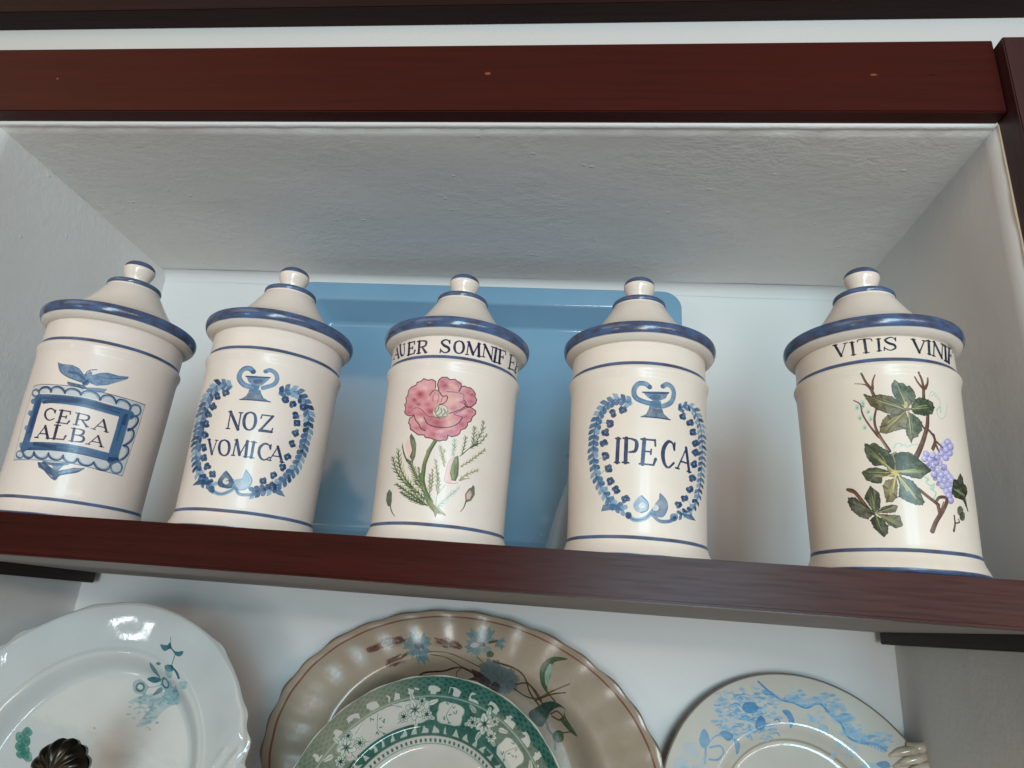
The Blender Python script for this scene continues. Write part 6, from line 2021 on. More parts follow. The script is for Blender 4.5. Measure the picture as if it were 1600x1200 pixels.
0 34 50 1 9 -396 437 30 -15 20 -9
0 34 50 1 5 -447 494 -2 14 -6 27
0 34 50 1 9 -473 481 -28 19 -12 7
0 34 50 1 5 -441 431 -1 -23 -1 -10
0 39 64 1 4 -365 441 -20 17 -26 16
0 39 45 1 2 -359 425 -48 14 -42 22
0 34 69 1 4 -361 444 -47 40 -53 35
0 39 58 1 2 -393 455 -45 28 -37 23
0 39 43 1 2 -383 446 -15 5 -17 9
0 39 44 1 4 -367 435 -12 1 -19 10
0 34 42 1 5 -350 430 -35 24 -41 26
0 39 80 2 4 1 -331 418 -75 44 -70 42
1 41 85 1 2 -343 412 -12 7 -2 11 -12 8 -2 10 -13 7 -3 10 -12 8 -4 11 -11 9 -6 8 -14 7 -4 11 -13 8 -4 9 -16 2 -10 3 -17 -5 -11 6 -1 -21 -5 -13 8 -17 1 -14 11 -17 -2 -14 15 -6 4 -10 12 -9 6 -8 13 -7 5 -9 18 -7 11 -6 19 -5 12 -6 8 16 11 3 10 13 10 7
2 38 97 0 -337 424 -9 10 -1 10 -7 12 -2 9 -10 9 0 11 -9 11 -4 9 -7 12 -3 8 3 20 8 11 8 17 7 11 12 16 8 10 14 -11 8 -10 18 -15 10 -13 5 -15 -3 -12 4 -15 0 -11 -2 -18 -5 -11 1 -19 -6 -11 -9 -11 -9 -2 -10 -10
0 34 50 1 6 -335 480 0 -19 -1 -34
0 34 50 1 8 -359 526 -25 0 -4 0
0 34 50 1 9 -337 564 -4 30 -2 14
0 34 50 1 7 -316 542 16 13 5 5
0 34 50 1 7 -318 491 5 -10 13 -29
0 34 49 1 3 -341 454 -13 37 -5 42
0 39 70 1 3 -328 483 8 54 -1 44
0 39 56 1 3 -339 473 -8 25 -3 27
0 39 63 1 4 -332 450 -2 42 -3 46
0 34 70 1 3 -340 476 -7 16 -3 22
0 39 47 1 4 -340 451 -13 26 -4 32
0 39 51 1 2 -339 455 -11 36 -5 42
0 39 80 2 4 1 -331 418 -6 80 -5 72
1 41 85 1 2 -337 424 -9 10 -1 10 -7 12 -2 9 -10 9 0 11 -9 11 -4 9 -7 12 -3 8 3 20 8 11 8 17 7 11 12 16 8 10 14 -11 8 -10 18 -15 10 -13 5 -15 -3 -12 4 -15 0 -11 -2 -18 -5 -11 1 -19 -6 -11 -9 -11 -9 -2 -10 -10 -10 -2
2 36 97 0 -319 424 14 13 11 5 13 15 12 4 18 7 11 0 18 7 11 -1 22 -2 11 -7 -11 -26 -10 -16 -12 -3 -9 0 -12 -5 -9 4 -12 -5 -9 3 -17 0 -11 3 -18 -2
0 38 50 1 6 -275 434 -25 -6 -16 -4
0 38 50 1 5 -226 457 11 12 4 4
0 38 50 1 4 -221 434 12 -6 9 -5
0 39 48 1 2 -301 424 30 9 35 10
0 39 64 1 3 -291 427 19 6 20 6
0 39 63 1 2 -307 424 41 15 39 12
0 39 57 1 3 -278 430 31 8 24 8
0 39 46 1 2 -263 439 35 15 27 9
0 38 67 1 3 -286 434 37 18 30 11
0 38 53 1 4 -281 436 33 20 29 10
0 39 80 2 4 1 -325 417 64 20 57 17
1 41 85 1 1 -319 424 14 13 11 5 13 15 12 4 18 7 11 0 18 7 11 -1 22 -2 11 -7 -11 -26 -10 -16 -12 -3 -9 0 -12 -5 -9 4 -12 -5 -9 3 -17 0 -11 3 -18 -2 -11 6
2 36 97 0 -314 412 14 -2 8 -3 15 2 8 -4 15 3 8 -6 15 1 9 -3 16 3 9 -3 15 -1 9 -2 5 -13 -1 -10 3 -14 2 -9 5 -14 -2 -9 -12 -9 -9 -1 -13 -6 -9 -2 -15 2 -6 10 -15 4 -8 6 -11 10 -4 9 -12 9 -2 12 -13 9 -5 10 -14 9
0 38 50 1 5 -269 385 -17 9 -26 15
0 38 50 1 5 -205 379 26 14 4 3
0 38 50 1 6 -219 340 8 -16 6 -12
0 38 50 1 6 -252 367 -6 1 -18 3
0 39 47 1 2 -288 400 50 -23 47 -25
0 39 56 1 2 -285 394 25 -15 26 -15
0 39 50 1 4 -288 395 34 -21 35 -20
0 39 52 1 3 -279 386 35 -26 35 -21
0 39 46 1 2 -295 403 48 -24 47 -26
0 39 42 1 4 -284 395 52 -27 42 -24
0 39 55 1 4 -308 404 52 -35 53 -31
0 39 80 2 4 1 -325 417 71 -42 62 -35
1 41 85 1 1 -314 412 14 -2 8 -3 15 2 8 -4 15 3 8 -6 15 1 9 -3 16 3 9 -3 15 -1 9 -2 5 -13 -1 -10 3 -14 2 -9 5 -14 -2 -9 -12 -9 -9 -1 -13 -6 -9 -2 -15 2 -6 10 -15 4 -8 6 -11 10 -4 9 -12 9 -2 12 -13 9 -5 10 -14 9 -5 12
2 38 97 0 -333 405 -9 -15 -10 -5 -11 -12 -9 -7 10 -13 0 -12 10 -14 -1 -13 10 -11 6 -8 12 -9 4 -11 11 -6 4 -9 10 -8 7 -7 17 19 13 11 -2 15 5 10 -1 16 3 9 -14 13 -2 14 -12 14 -6 12 -16 4 -7 8 -15 5
0 34 50 1 7 -319 359 -8 29 -5 14
0 34 50 1 5 -328 319 -9 -2 -14 -3
0 34 50 1 5 -300 288 6 -22 4 -17
0 34 50 1 7 -283 324 23 1 5 1
0 39 56 1 2 -328 373 1 -39 7 -30
0 34 65 1 2 -324 362 -1 -25 6 -26
0 39 50 1 2 -320 342 0 -43 8 -35
0 34 49 1 2 -312 352 9 -12 4 -12
0 39 49 1 3 -324 382 12 -46 11 -40
0 39 42 1 4 -326 401 13 -27 10 -35
0 39 65 1 2 -326 384 9 -44 12 -45
0 39 80 2 4 1 -332 411 20 -71 17 -61
1 41 85 1 1 -333 405 -9 -15 -10 -5 -11 -12 -9 -7 10 -13 0 -12 10 -14 -1 -13 10 -11 6 -8 12 -9 4 -11 11 -6 4 -9 10 -8 7 -7 17 19 13 11 -2 15 5 10 -1 16 3 9 -14 13 -2 14 -12 14 -6 12 -16 4 -7 8 -15 5 -7 10
2 38 97 0 347 743 12 -7 0 -8 14 -7 -1 -8 3 -12 -2 -8 1 -12 -1 -9 25 -5 10 -8 7 -13 -7 -11 7 -12 -9 -11 -5 -12 -12 -8 -9 -11 -9 -8 2 -10 -1 -7 8 -8 -4 -8 3 -9 -2 -8 3 -9 -1 -8 4 -9 -1 -7 7 -9 -3 -7 -8 8 -2 7 -6 8 -2 7 -13 6 4 9 -10 7 0 7 -10 8 2 8 -20 -1 -10 4 -18 0 -10 2 -16 1 -11 1 -11 7 -2 9 -13 6 -1 8 2 11 3 7 -1 11 8 7 0 11 7 8 1 14 8 10 1 15 7 9 22 1 15 -1 6 10 7 7 5 11 12 7 6 11
0 34 50 1 6 335 678 2 16 8 45
0 34 50 1 6 346 647 19 17 8 8
0 34 50 1 6 360 619 17 -3 28 -4
0 34 50 1 8 351 557 22 -56 10 -23
0 34 50 1 7 293 594 -11 -11 -24 -24
0 34 50 1 9 288 632 -32 7 -7 1
0 34 50 1 9 315 654 -3 7 -9 26
0 39 68 1 2 268 609 23 -13 36 -12
0 34 56 1 2 276 609 27 -11 25 -8
0 39 64 1 5 288 612 10 5 14 -2
0 34 62 1 4 272 604 5 -14 17 -8
0 34 64 1 5 292 595 11 -17 24 -9
0 39 58 1 5 301 605 30 -6 29 -6
0 39 65 1 5 275 610 44 -14 44 -11
0 39 80 2 5 1 259 616 52 -16 52 -14
1 41 85 1 2 347 743 12 -7 0 -8 14 -7 -1 -8 3 -12 -2 -8 1 -12 -1 -9 25 -5 10 -8 7 -13 -7 -11 7 -12 -9 -11 -5 -12 -12 -8 -9 -11 -9 -8 2 -10 -1 -7 8 -8 -4 -8 3 -9 -2 -8 3 -9 -1 -8 4 -9 -1 -7 7 -9 -3 -7 -8 8 -2 7 -6 8 -2 7 -13 6 4 9 -10 7 0 7 -10 8 2 8 -20 -1 -10 4 -18 0 -10 2 -16 1 -11 1 -11 7 -2 9 -13 6 -1 8 2 11 3 7 -1 11 8 7 0 11 7 8 1 14 8 10 1 15 7 9 22 1 15 -1 6 10 7 7 5 11 12 7 6 11 9 8
0 30 90 2 6 9 223 424 -1 -58 -19 -52
0 30 90 1 5 225 370 40 11 -4 21
4 38 80 0 290 467 37 5 -44 -42
4 35 60 0 283 469 18 3 -22 -24
4 38 80 0 305 427 31 4 -39 -38
4 35 60 0 301 430 13 2 -17 -22
"""
PAINT['p1'] = """
3 46 45 0 171 761 105 52 232 53 168 22 25 -121 -99 -42 -68 -73 -39 -71 -115 -68 -68 3 64 123 29 71 -214 26
4 46 50 0 466 795 26 2 -22 -14
4 46 50 0 487 612 22 2 -18 -12
4 46 50 0 410 715 17 1 -11 -16
4 46 50 0 520 777 22 2 -17 -17
4 46 50 0 304 773 22 2 -16 -17
4 46 50 0 428 600 16 1 -13 -9
4 46 50 0 195 721 19 1 -16 -8
4 46 50 0 663 833 26 2 -22 -12
4 46 50 0 271 747 21 2 -17 -12
4 46 50 0 382 595 14 1 -11 -9
4 46 50 0 596 752 28 3 -24 -12
4 46 50 0 625 771 21 1 -16 -15
4 46 50 0 379 589 25 2 -22 -10
4 46 50 0 457 784 24 1 -19 -14
4 46 50 0 441 510 22 1 -19 -9
4 46 50 0 299 648 20 1 -16 -11
4 46 50 0 300 805 24 2 -19 -15
4 46 50 0 446 605 22 2 -18 -12
4 46 50 0 190 618 26 2 -23 -9
4 46 50 0 316 763 14 2 -9 -13
4 46 50 0 651 773 11 0 -6 -15
4 46 50 0 268 738 20 1 -13 -16
4 46 50 0 486 761 22 2 -19 -11
4 46 50 0 188 617 18 1 -15 -8
4 46 50 0 525 561 27 2 -24 -11
4 46 50 0 369 540 19 1 -16 -8
4 46 50 0 613 777 25 2 -22 -9
4 46 50 0 433 769 27 2 -22 -14
4 46 50 0 445 557 23 2 -19 -11
4 46 50 0 437 572 27 3 -23 -12
4 46 50 0 346 691 25 2 -21 -12
4 46 50 0 652 816 20 2 -16 -12
4 46 50 0 610 870 16 1 -12 -12
4 46 50 0 454 698 12 1 -8 -11
4 46 50 0 386 630 26 2 -23 -10
4 46 50 0 160 732 23 1 -19 -11
4 46 50 0 367 655 26 2 -20 -16
4 46 50 0 491 783 25 2 -20 -14
4 46 50 0 264 584 23 1 -18 -14
4 46 50 0 385 772 25 2 -19 -15
4 46 50 0 408 784 26 2 -21 -15
4 46 50 0 542 827 27 3 -24 -12
4 46 50 0 531 766 12 1 -10 -8
4 46 50 0 278 714 15 1 -10 -14
4 46 50 0 393 596 13 2 -9 -10
4 46 50 0 290 632 15 1 -13 -8
4 46 50 0 525 562 16 1 -11 -13
4 46 50 0 399 550 23 2 -17 -15
4 46 50 0 430 697 27 2 -23 -11
4 46 50 0 467 740 12 1 -10 -8
4 46 50 0 237 675 15 1 -10 -11
4 46 50 0 405 642 27 3 -23 -14
4 46 50 0 177 688 19 1 -15 -12
4 46 50 0 664 760 20 2 -17 -11
4 46 50 0 579 759 27 2 -23 -14
4 46 50 0 270 688 25 2 -21 -11
4 46 50 0 646 815 13 1 -10 -9
4 46 50 0 651 797 22 2 -17 -16
4 46 50 0 359 806 23 2 -19 -11
4 46 50 0 310 692 28 2 -22 -16
4 46 65 0 211 887 88 7 -58 -79
0 47 85 1 11 254 890 0 -25 -19 -15 -30 3 -27 18 -11 26 11 21 26 7 30 -11 20 -24
4 6 80 0 212 887 25 2 -16 -24
0 46 80 1 3 224 886 0 -7 -5 -4 -8 1 -8 5 -2 7 2 6 8 1 8 -3 5 -6
4 46 60 0 502 932 80 6 -53 -75
0 47 80 1 8 537 946 0 -26 -21 -16 -31 2 -28 20 -10 27 11 22 28 7 31 -11 20 -25
4 6 60 0 493 942 25 2 -16 -24
0 46 80 1 3 506 942 0 -7 -5 -4 -8 0 -7 5 -3 8 3 5 7 2 8 -3 5 -6
3 47 85 0 254 975 74 24 108 -23 -94 -36
3 47 75 0 318 1111 67 -49 39 -77 -96 63
3 47 85 0 376 819 49 84 44 -32 -45 -38
0 47 70 1 3 302 894 82 13 58 29
4 47 80 0 559 1066 54 4 -40 -39
4 46 60 0 566 1022 48 3 -31 -47
0 47 85 2 6 12 570 1090 79 -53 52 -61
3 47 85 0 383 1293 82 -3 28 31 36 -54 57 -33 83 6 -17 -47 -62 4 -73 60 -71 -25
0 47 60 1 4 484 1372 22 -79
0 47 80 1 5 580 1196 -4 -55 -3 -46
4 47 70 0 427 1102 29 2 -23 -18
4 46 50 0 785 936 25 2 -17 -25
4 46 50 0 739 928 25 2 -17 -25
4 46 50 0 761 894 25 2 -17 -24
4 46 50 0 790 896 24 2 -16 -24
0 46 70 1 6 287 857 -8 -53 -33 -37
4 46 60 0 282 820 21 2 -16 -13
4 46 60 0 280 824 21 2 -16 -13
4 46 60 0 260 789 20 2 -16 -14
4 46 60 0 256 781 20 2 -15 -13
4 46 60 0 249 787 20 2 -15 -14
0 46 70 1 6 568 914 70 -29 57 -49
4 46 60 0 665 874 20 1 -16 -13
4 46 60 0 653 902 21 1 -17 -13
4 46 60 0 664 869 21 1 -17 -13
4 46 60 0 628 869 21 1 -16 -13
4 46 60 0 606 870 21 1 -16 -13
0 46 70 1 6 505 874 8 -69 -30 -72
4 46 60 0 512 830 20 2 -16 -14
4 46 60 0 500 808 21 2 -16 -14
4 46 60 0 541 800 21 1 -17 -13
4 46 60 0 532 804 21 2 -16 -14
4 46 60 0 520 799 20 1 -16 -13
0 46 70 1 6 413 762 -7 -78 -41 -88
4 46 60 0 407 694 20 1 -15 -13
4 46 60 0 387 703 20 2 -15 -14
4 46 60 0 427 676 21 2 -16 -14
4 46 60 0 390 707 21 2 -16 -13
4 46 60 0 427 672 21 1 -16 -13
0 46 70 1 6 487 820 95 -45 50 22
4 46 60 0 578 756 20 2 -16 -13
4 46 60 0 580 755 20 2 -16 -13
4 46 60 0 573 796 21 2 -16 -13
4 46 60 0 567 784 20 1 -16 -13
4 46 60 0 621 754 21 1 -16 -13
5 46 30 0 590 798 47 3 -37 -29
5 46 30 0 345 800 47 4 -37 -29
5 46 30 0 402 763 47 4 -37 -29
5 46 30 0 605 852 48 3 -38 -29
5 46 30 0 382 737 46 3 -36 -28
5 46 30 0 474 750 47 4 -37 -29
5 46 30 0 519 850 48 4 -38 -30
5 46 30 0 603 813 47 4 -37 -29
5 46 30 0 283 839 47 4 -37 -29
5 46 30 0 542 793 47 4 -37 -29
5 46 30 0 283 729 46 4 -36 -29
5 46 30 0 613 869 48 4 -38 -30
5 46 30 0 544 845 47 4 -38 -29
5 46 30 0 504 731 46 3 -37 -28
4 48 75 0 -806 370 55 4 -31 -52
4 47 40 0 -806 370 22 1 -12 -21
4 48 75 0 -779 285 55 4 -31 -51
4 47 40 0 -779 285 22 2 -12 -21
4 48 75 0 -756 208 55 4 -31 -50
4 47 40 0 -756 208 22 2 -12 -21
4 48 75 0 -692 150 54 4 -31 -50
4 47 40 0 -692 150 22 1 -12 -20
4 48 75 0 -857 322 55 4 -31 -51
4 47 40 0 -857 322 22 2 -12 -21
4 48 75 0 -822 239 55 4 -31 -51
4 47 40 0 -822 239 23 1 -13 -21
4 48 75 0 -770 172 54 4 -30 -50
4 47 40 0 -770 172 22 1 -12 -20
4 49 60 0 -116 459 16 1 -10 -15
4 49 60 0 473 496 16 1 -11 -15
"""
PAINT['p2'] = """
5 50 75 0 -1459 1046 85 18 -74 -49
1 51 60 1 14 -1420 1077 45 28
1 50 60 1 10 -1456 1072 42 26
1 50 60 1 15 -1423 1085 45 27
1 51 60 1 13 -1430 1026 44 27
1 50 60 1 14 -1504 1006 36 22
1 50 60 1 13 -1425 1038 45 27
1 50 60 1 15 -1411 1071 49 30
1 50 60 1 8 -1519 1023 48 30
1 51 60 1 14 -1440 1076 32 20
1 50 60 1 8 -1492 997 32 19
1 50 60 1 14 -1471 1003 32 20
1 50 60 1 10 -1449 1045 36 22
1 50 60 1 14 -1510 1003 58 35
1 51 60 1 9 -1519 1031 46 29
1 50 60 1 15 -1496 1005 30 19
1 50 60 1 12 -1416 1070 50 31
1 50 60 1 13 -1434 1036 51 31
1 51 60 1 8 -1447 1057 53 33
1 50 60 1 10 -1507 1000 52 33
1 50 60 1 13 -1424 1055 33 21
1 50 60 1 13 -1448 1036 57 35
1 50 60 1 10 -1428 1085 40 24
1 51 60 1 15 -1484 1031 54 34
1 50 60 1 13 -1528 1022 54 34
1 50 60 1 15 -1498 1031 48 30
1 50 60 1 15 -1482 1011 56 35
5 50 75 0 -1265 1154 177 38 -160 -90
1 51 60 1 9 -1226 1224 64 29
1 51 60 1 15 -1195 1226 49 22
1 50 60 1 14 -1217 1204 34 16
1 50 60 1 15 -1324 1176 56 25
1 50 60 1 10 -1131 1203 42 19
1 50 60 1 12 -1325 1196 46 21
1 50 60 1 15 -1191 1230 60 27
1 50 60 1 11 -1283 1202 45 20
1 50 60 1 9 -1410 1120 51 23
1 50 60 1 15 -1218 1170 51 24
1 51 60 1 10 -1177 1181 43 20
1 50 60 1 11 -1157 1230 37 17
1 51 60 1 13 -1130 1211 57 26
1 50 60 1 11 -1179 1167 65 30
1 51 60 1 10 -1369 1071 65 30
1 51 60 1 9 -1217 1164 36 16
1 51 60 1 9 -1327 1187 34 15
1 50 60 1 14 -1331 1175 55 25
1 50 60 1 10 -1236 1113 37 17
1 51 60 1 10 -1330 1137 67 30
1 50 60 1 11 -1141 1187 61 28
1 50 60 1 9 -1392 1071 40 18
1 51 60 1 8 -1321 1152 40 18
1 51 60 1 13 -1154 1224 44 20
1 50 60 1 9 -1365 1168 67 31
1 51 60 1 12 -1289 1121 35 16
5 50 75 0 -1135 968 135 29 -122 -69
1 50 60 1 15 -1193 946 35 32
1 50 60 1 14 -1153 998 32 30
1 50 60 1 14 -1159 942 48 46
1 50 60 1 10 -1183 893 30 29
1 50 60 1 10 -1198 924 48 45
1 50 60 1 13 -1218 956 46 44
1 50 60 1 12 -1221 948 28 27
1 50 60 1 9 -1125 979 37 35
1 50 60 1 8 -1216 923 30 29
1 50 60 1 14 -1185 929 40 37
1 51 60 1 10 -1232 902 41 38
1 50 60 1 9 -1033 1055 50 47
1 50 60 1 12 -1152 990 34 32
1 50 60 1 14 -1213 897 36 34
1 50 60 1 12 -1117 1032 28 27
1 50 60 1 9 -1156 910 51 47
1 50 60 1 12 -1165 987 46 43
1 51 60 1 13 -1053 1038 39 37
1 51 60 1 9 -1187 920 35 32
1 50 60 1 13 -1125 921 47 44
1 50 60 1 13 -1128 916 26 25
1 50 60 1 10 -1125 945 26 25
1 50 60 1 10 -1177 982 33 32
1 50 60 1 13 -1223 938 26 24
1 50 60 1 11 -1055 1055 48 45
1 50 60 1 12 -1078 1004 31 29
5 50 75 0 -535 1323 175 37 -162 -85
1 50 60 1 10 -421 1334 74 -5
1 50 60 1 11 -446 1355 62 -4
1 50 60 1 10 -699 1341 70 -5
1 51 60 1 11 -655 1303 59 -4
1 50 60 1 12 -461 1350 47 -3
1 51 60 1 9 -566 1277 50 -3
1 50 60 1 9 -448 1344 60 -4
1 51 60 1 13 -551 1334 70 -4
1 51 60 1 11 -379 1319 39 -2
1 50 60 1 14 -393 1330 40 -3
1 50 60 1 11 -448 1343 58 -3
1 51 60 1 13 -417 1297 59 -4
1 51 60 1 12 -554 1324 68 -5
1 50 60 1 11 -401 1293 60 -4
1 51 60 1 15 -619 1340 62 -4
1 50 60 1 13 -568 1272 41 -2
1 50 60 1 10 -454 1307 50 -3
1 50 60 1 13 -392 1316 64 -5
1 50 60 1 14 -483 1351 46 -3
1 50 60 1 12 -561 1271 52 -3
1 50 60 1 13 -662 1310 52 -3
1 50 60 1 15 -481 1293 62 -4
1 51 60 1 9 -405 1334 52 -3
1 51 60 1 12 -560 1373 50 -3
1 50 60 1 10 -520 1339 68 -4
1 50 60 1 11 -470 1302 42 -3
2 52 95 0 -905 1214 -95 59 -59 74 59 -5 -19 22 19 -22 8 53 67 -69 42 -97
0 53 50 1 4 -894 1221 -100 114
2 52 95 0 -907 1228 13 88 43 64 23 -47 11 20 -11 -20 54 6 -35 -68 -72 -56
0 53 50 1 4 -894 1221 62 105
2 52 95 0 -901 1233 70 70 83 34 -11 -51 24 12 -24 -12 53 -20 -77 -42 -104 -14
0 53 50 1 4 -894 1221 127 61
2 52 95 0 -888 1233 108 -19 81 -45 -53 -18 25 -12 -25 12 14 -50 -85 37 -78 72
0 53 50 1 4 -894 1221 134 -66
2 52 95 0 -883 1229 113 -80 74 -92 -64 12 23 -26 -23 26 -2 -58 -82 85 -61 118
0 53 50 1 4 -894 1221 126 -143
2 52 95 0 -881 1226 79 -101 39 -100 -57 26 13 -29 -13 29 -23 -52 -47 98 -18 120
0 53 50 1 4 -894 1221 70 -160
2 52 95 0 -881 1216 -6 -99 -38 -76 -27 47 -10 -24 10 24 -54 -16 29 80 69 75
0 53 50 1 4 -894 1221 -55 -125
2 52 95 0 -889 1209 -94 -59 -98 -22 24 48 -29 -8 29 8 -54 27 95 31 117 0
0 53 50 1 4 -894 1221 -154 -42
2 52 95 0 -900 1210 -95 7 -74 36 47 23 -23 9 23 -9 -14 49 78 -29 69 -63
0 53 50 1 4 -894 1221 -120 52
4 53 80 0 -877 1207 61 13 -47 -57
4 51 70 0 -915 1205 27 6 -20 -31
4 6 40 0 -841 1173 18 4 -13 -19
2 52 95 0 -103 1387 -125 37 -93 64 64 13 -29 18 29 -18 -12 61 99 -56 84 -94
0 53 50 1 4 -95 1400 -152 95
2 52 95 0 -109 1393 -73 62 -33 73 57 -9 -11 21 11 -21 28 47 42 -68 7 -92
0 53 50 1 4 -95 1400 -59 112
2 52 95 0 -110 1399 -39 105 3 97 48 -39 0 29 0 -29 47 39 7 -96 -35 -105
0 53 50 1 4 -95 1400 -3 153
2 52 95 0 -109 1406 26 129 59 102 21 -62 16 32 -16 -32 64 22 -50 -106 -92 -98
0 53 50 1 4 -95 1400 87 165
2 52 95 0 -106 1410 44 92 69 58 7 -56 20 19 -20 -19 60 -6 -61 -65 -96 -44
0 53 50 1 4 -95 1400 103 98
2 52 95 0 -91 1385 -94 -55 -95 -15 26 50 -28 -6 28 6 -49 35 93 25 112 -11
0 53 50 1 4 -95 1400 -150 -33
2 52 95 0 -86 1387 -80 -89 -93 -51 10 59 -27 -17 27 17 -62 14 87 60 121 32
0 53 50 1 4 -95 1400 -145 -89
2 52 95 0 -80 1395 5 -98 -32 -78 -34 45 -8 -24 8 24 -55 -19 22 81 64 78
0 53 50 1 4 -95 1400 -43 -128
4 51 80 0 -93 1394 55 12 -48 -39
4 6 50 0 -176 1370 60 13 -53 -42
4 52 70 0 -7 1353 60 13 -49 -57
4 15 85 0 49 1306 52 12 -42 -52
0 51 80 1 15 10 1440 92 38
2 52 95 0 101 1474 47 45 53 20 -9 -34 16 7 -16 -7 33 -15 -50 -26 -66 -6
0 53 50 1 4 105 1466 82 37
2 52 95 0 110 1474 68 -16 48 -34 -36 -10 15 -9 -15 9 4 -35 -51 28 -44 52
0 53 50 1 4 105 1466 80 -49
2 52 95 0 114 1468 30 -29 4 -32 -31 6 3 -9 -3 9 -25 -18 -10 30 13 39
0 53 50 1 4 105 1466 12 -49
0 55 85 1 5 -737 1172 221 36 196 -16 318 -59
0 55 85 1 5 -703 1144 203 9 204 -49 196 -27
0 55 85 1 5 -104 1238 100 -48 97 -37
0 55 85 1 5 107 1249 132 -29 123 3
0 51 85 1 9 -843 846 76 86 245 76 146 66 122 15 227 -53
0 55 60 1 7 -346 966 -7 68 51 45
2 54 95 0 102 1117 87 64 90 13 -23 -62 27 5 -27 -5 48 -47 -86 -25 -107 21
0 53 50 1 4 106 1099 141 31
2 54 95 0 115 1116 108 2 76 -40 -58 -37 23 -10 -23 10 5 -64 -82 28 -67 77
0 53 50 1 4 106 1099 127 -54
2 54 95 0 125 1106 80 -60 26 -73 -69 5 10 -21 -10 21 -42 -50 -39 68 6 95
0 53 50 1 4 106 1099 53 -114
2 54 95 0 125 1093 13 -96 -34 -72 -46 47 -9 -22 9 22 -69 -12 22 76 76 69
0 53 50 1 4 106 1099 -45 -120
2 54 95 0 117 1083 -60 -85 -81 -38 -1 65 -23 -13 23 13 -63 30 74 49 110 11
0 53 50 1 4 106 1099 -123 -70
2 54 95 0 104 1080 -104 -34 -89 15 43 53 -27 2 27 -2 -30 59 91 -2 93 -53
0 53 50 1 4 106 1099 -143 14
2 54 95 0 91 1086 -100 32 -55 61 68 17 -18 17 18 -17 20 63 65 -53 32 -94
0 53 50 1 4 106 1099 -96 91
2 54 95 0 86 1098 -50 85 5 80 62 -30 -1 24 1 -24 61 33 8 -79 -46 -87
0 53 50 1 4 106 1099 -3 126
2 54 95 0 91 1111 26 97 62 60 24 -62 17 19 -17 -19 69 -11 -52 -67 -98 -41
0 53 50 1 4 106 1099 91 101
2 54 95 0 325 1083 83 34 71 -10 -34 -48 21 -1 -21 1 23 -51 -71 -1 -75 43
0 53 50 1 4 324 1067 114 -7
2 54 95 0 339 1076 78 -38 34 -57 -61 -6 12 -16 -12 16 -29 -50 -44 51 -8 81
0 53 50 1 4 324 1067 63 -87
2 54 95 0 341 1062 15 -81 -28 -61 -42 40 -7 -19 7 19 -60 -11 16 64 65 59
0 53 50 1 4 324 1067 -36 -101
2 54 95 0 330 1051 -59 -62 -70 -19 8 56 -20 -8 20 8 -46 36 66 30 89 -10
0 53 50 1 4 324 1067 -108 -39
2 54 95 0 315 1053 -90 3 -59 38 53 30 -18 10 18 -10 3 57 65 -29 46 -71
0 53 50 1 4 324 1067 -99 53
2 54 95 0 306 1064 -52 67 -3 68 58 -20 -3 20 3 -20 50 34 15 -66 -32 -78
0 53 50 1 4 324 1067 -14 106
2 54 95 0 311 1078 26 80 55 45 18 -54 15 15 -15 -15 58 -15 -46 -52 -85 -26
0 53 50 1 4 324 1067 81 77
2 51 80 0 -171 1108 103 -13 138 -50 103 -67 -114 -37 -137 49 -124 -4 77 40
4 51 70 0 199 972 70 15 -55 -79
0 55 90 1 9 111 1233 196 -9 144 -32 97 -67 82 -132 130 -106
0 55 90 1 8 429 1048 128 35 117 -43 114 -98
0 55 90 1 8 411 1007 176 -60 158 10 190 116 167 104
0 55 90 1 8 712 925 181 89 176 57
0 55 90 1 8 551 1113 110 -76 84 -80 63 -47
0 55 90 1 8 866 1020 92 -65
3 15 95 0 868 1006 -114 101 -47 153 48 113 108 72 170 3 -146 -57 -42 -63 9 -112 -20 -116
3 20 70 0 824 1097 -44 116 24 119 38 15 5 -132
3 24 97 0 655 756 107 120 94 57 117 14 135 -55 -87 11 -93 -63 -43 -116 -62 -79
3 15 95 0 1096 889 27 -77 172 -167 -87 22 -150 107 32 42
0 55 90 1 9 932 817 71 40 89 -52 -46 -34 -97 26
0 27 80 2 17 8 894 714 64 -92 83 -28
4 15 90 0 1067 594 74 17 -62 -81
0 55 80 1 7 1109 644 110 31
0 54 60 1 14 1039 536 17 -87
2 54 95 0 248 1064 81 58 82 12 -21 -56 24 5 -24 -5 44 -43 -80 -23 -98 19
0 53 50 1 4 252 1047 130 29
2 54 95 0 261 1062 98 -6 64 -42 -56 -29 21 -11 -21 11 -1 -58 -71 31 -53 75
0 53 50 1 4 252 1047 109 -58
2 54 95 0 270 1051 57 -68 8 -69 -60 17 5 -21 -5 21 -48 -38 -20 67 27 84
0 53 50 1 4 252 1047 22 -110
2 54 95 0 267 1037 -20 -88 -54 -56 -24 54 -14 -18 14 18 -63 6 44 63 87 41
0 53 50 1 4 252 1047 -78 -94
2 54 95 0 255 1031 -83 -54 -83 -8 23 55 -25 -4 25 4 -42 45 81 19 98 -24
0 53 50 1 4 252 1047 -132 -22
2 54 95 0 242 1033 -97 12 -63 45 58 26 -20 13 20 -13 5 60 69 -37 48 -77
0 53 50 1 4 252 1047 -105 65
2 54 95 0 234 1045 -53 72 -4 72 59 -22 -2 21 2 -21 52 36 15 -71 -33 -82
0 53 50 1 4 252 1047 -15 113
2 54 95 0 238 1058 26 89 58 54 20 -56 16 17 -16 -17 63 -10 -49 -61 -90 -37
0 53 50 1 4 252 1047 85 92
4 51 70 0 175 968 65 14 -50 -73
"""
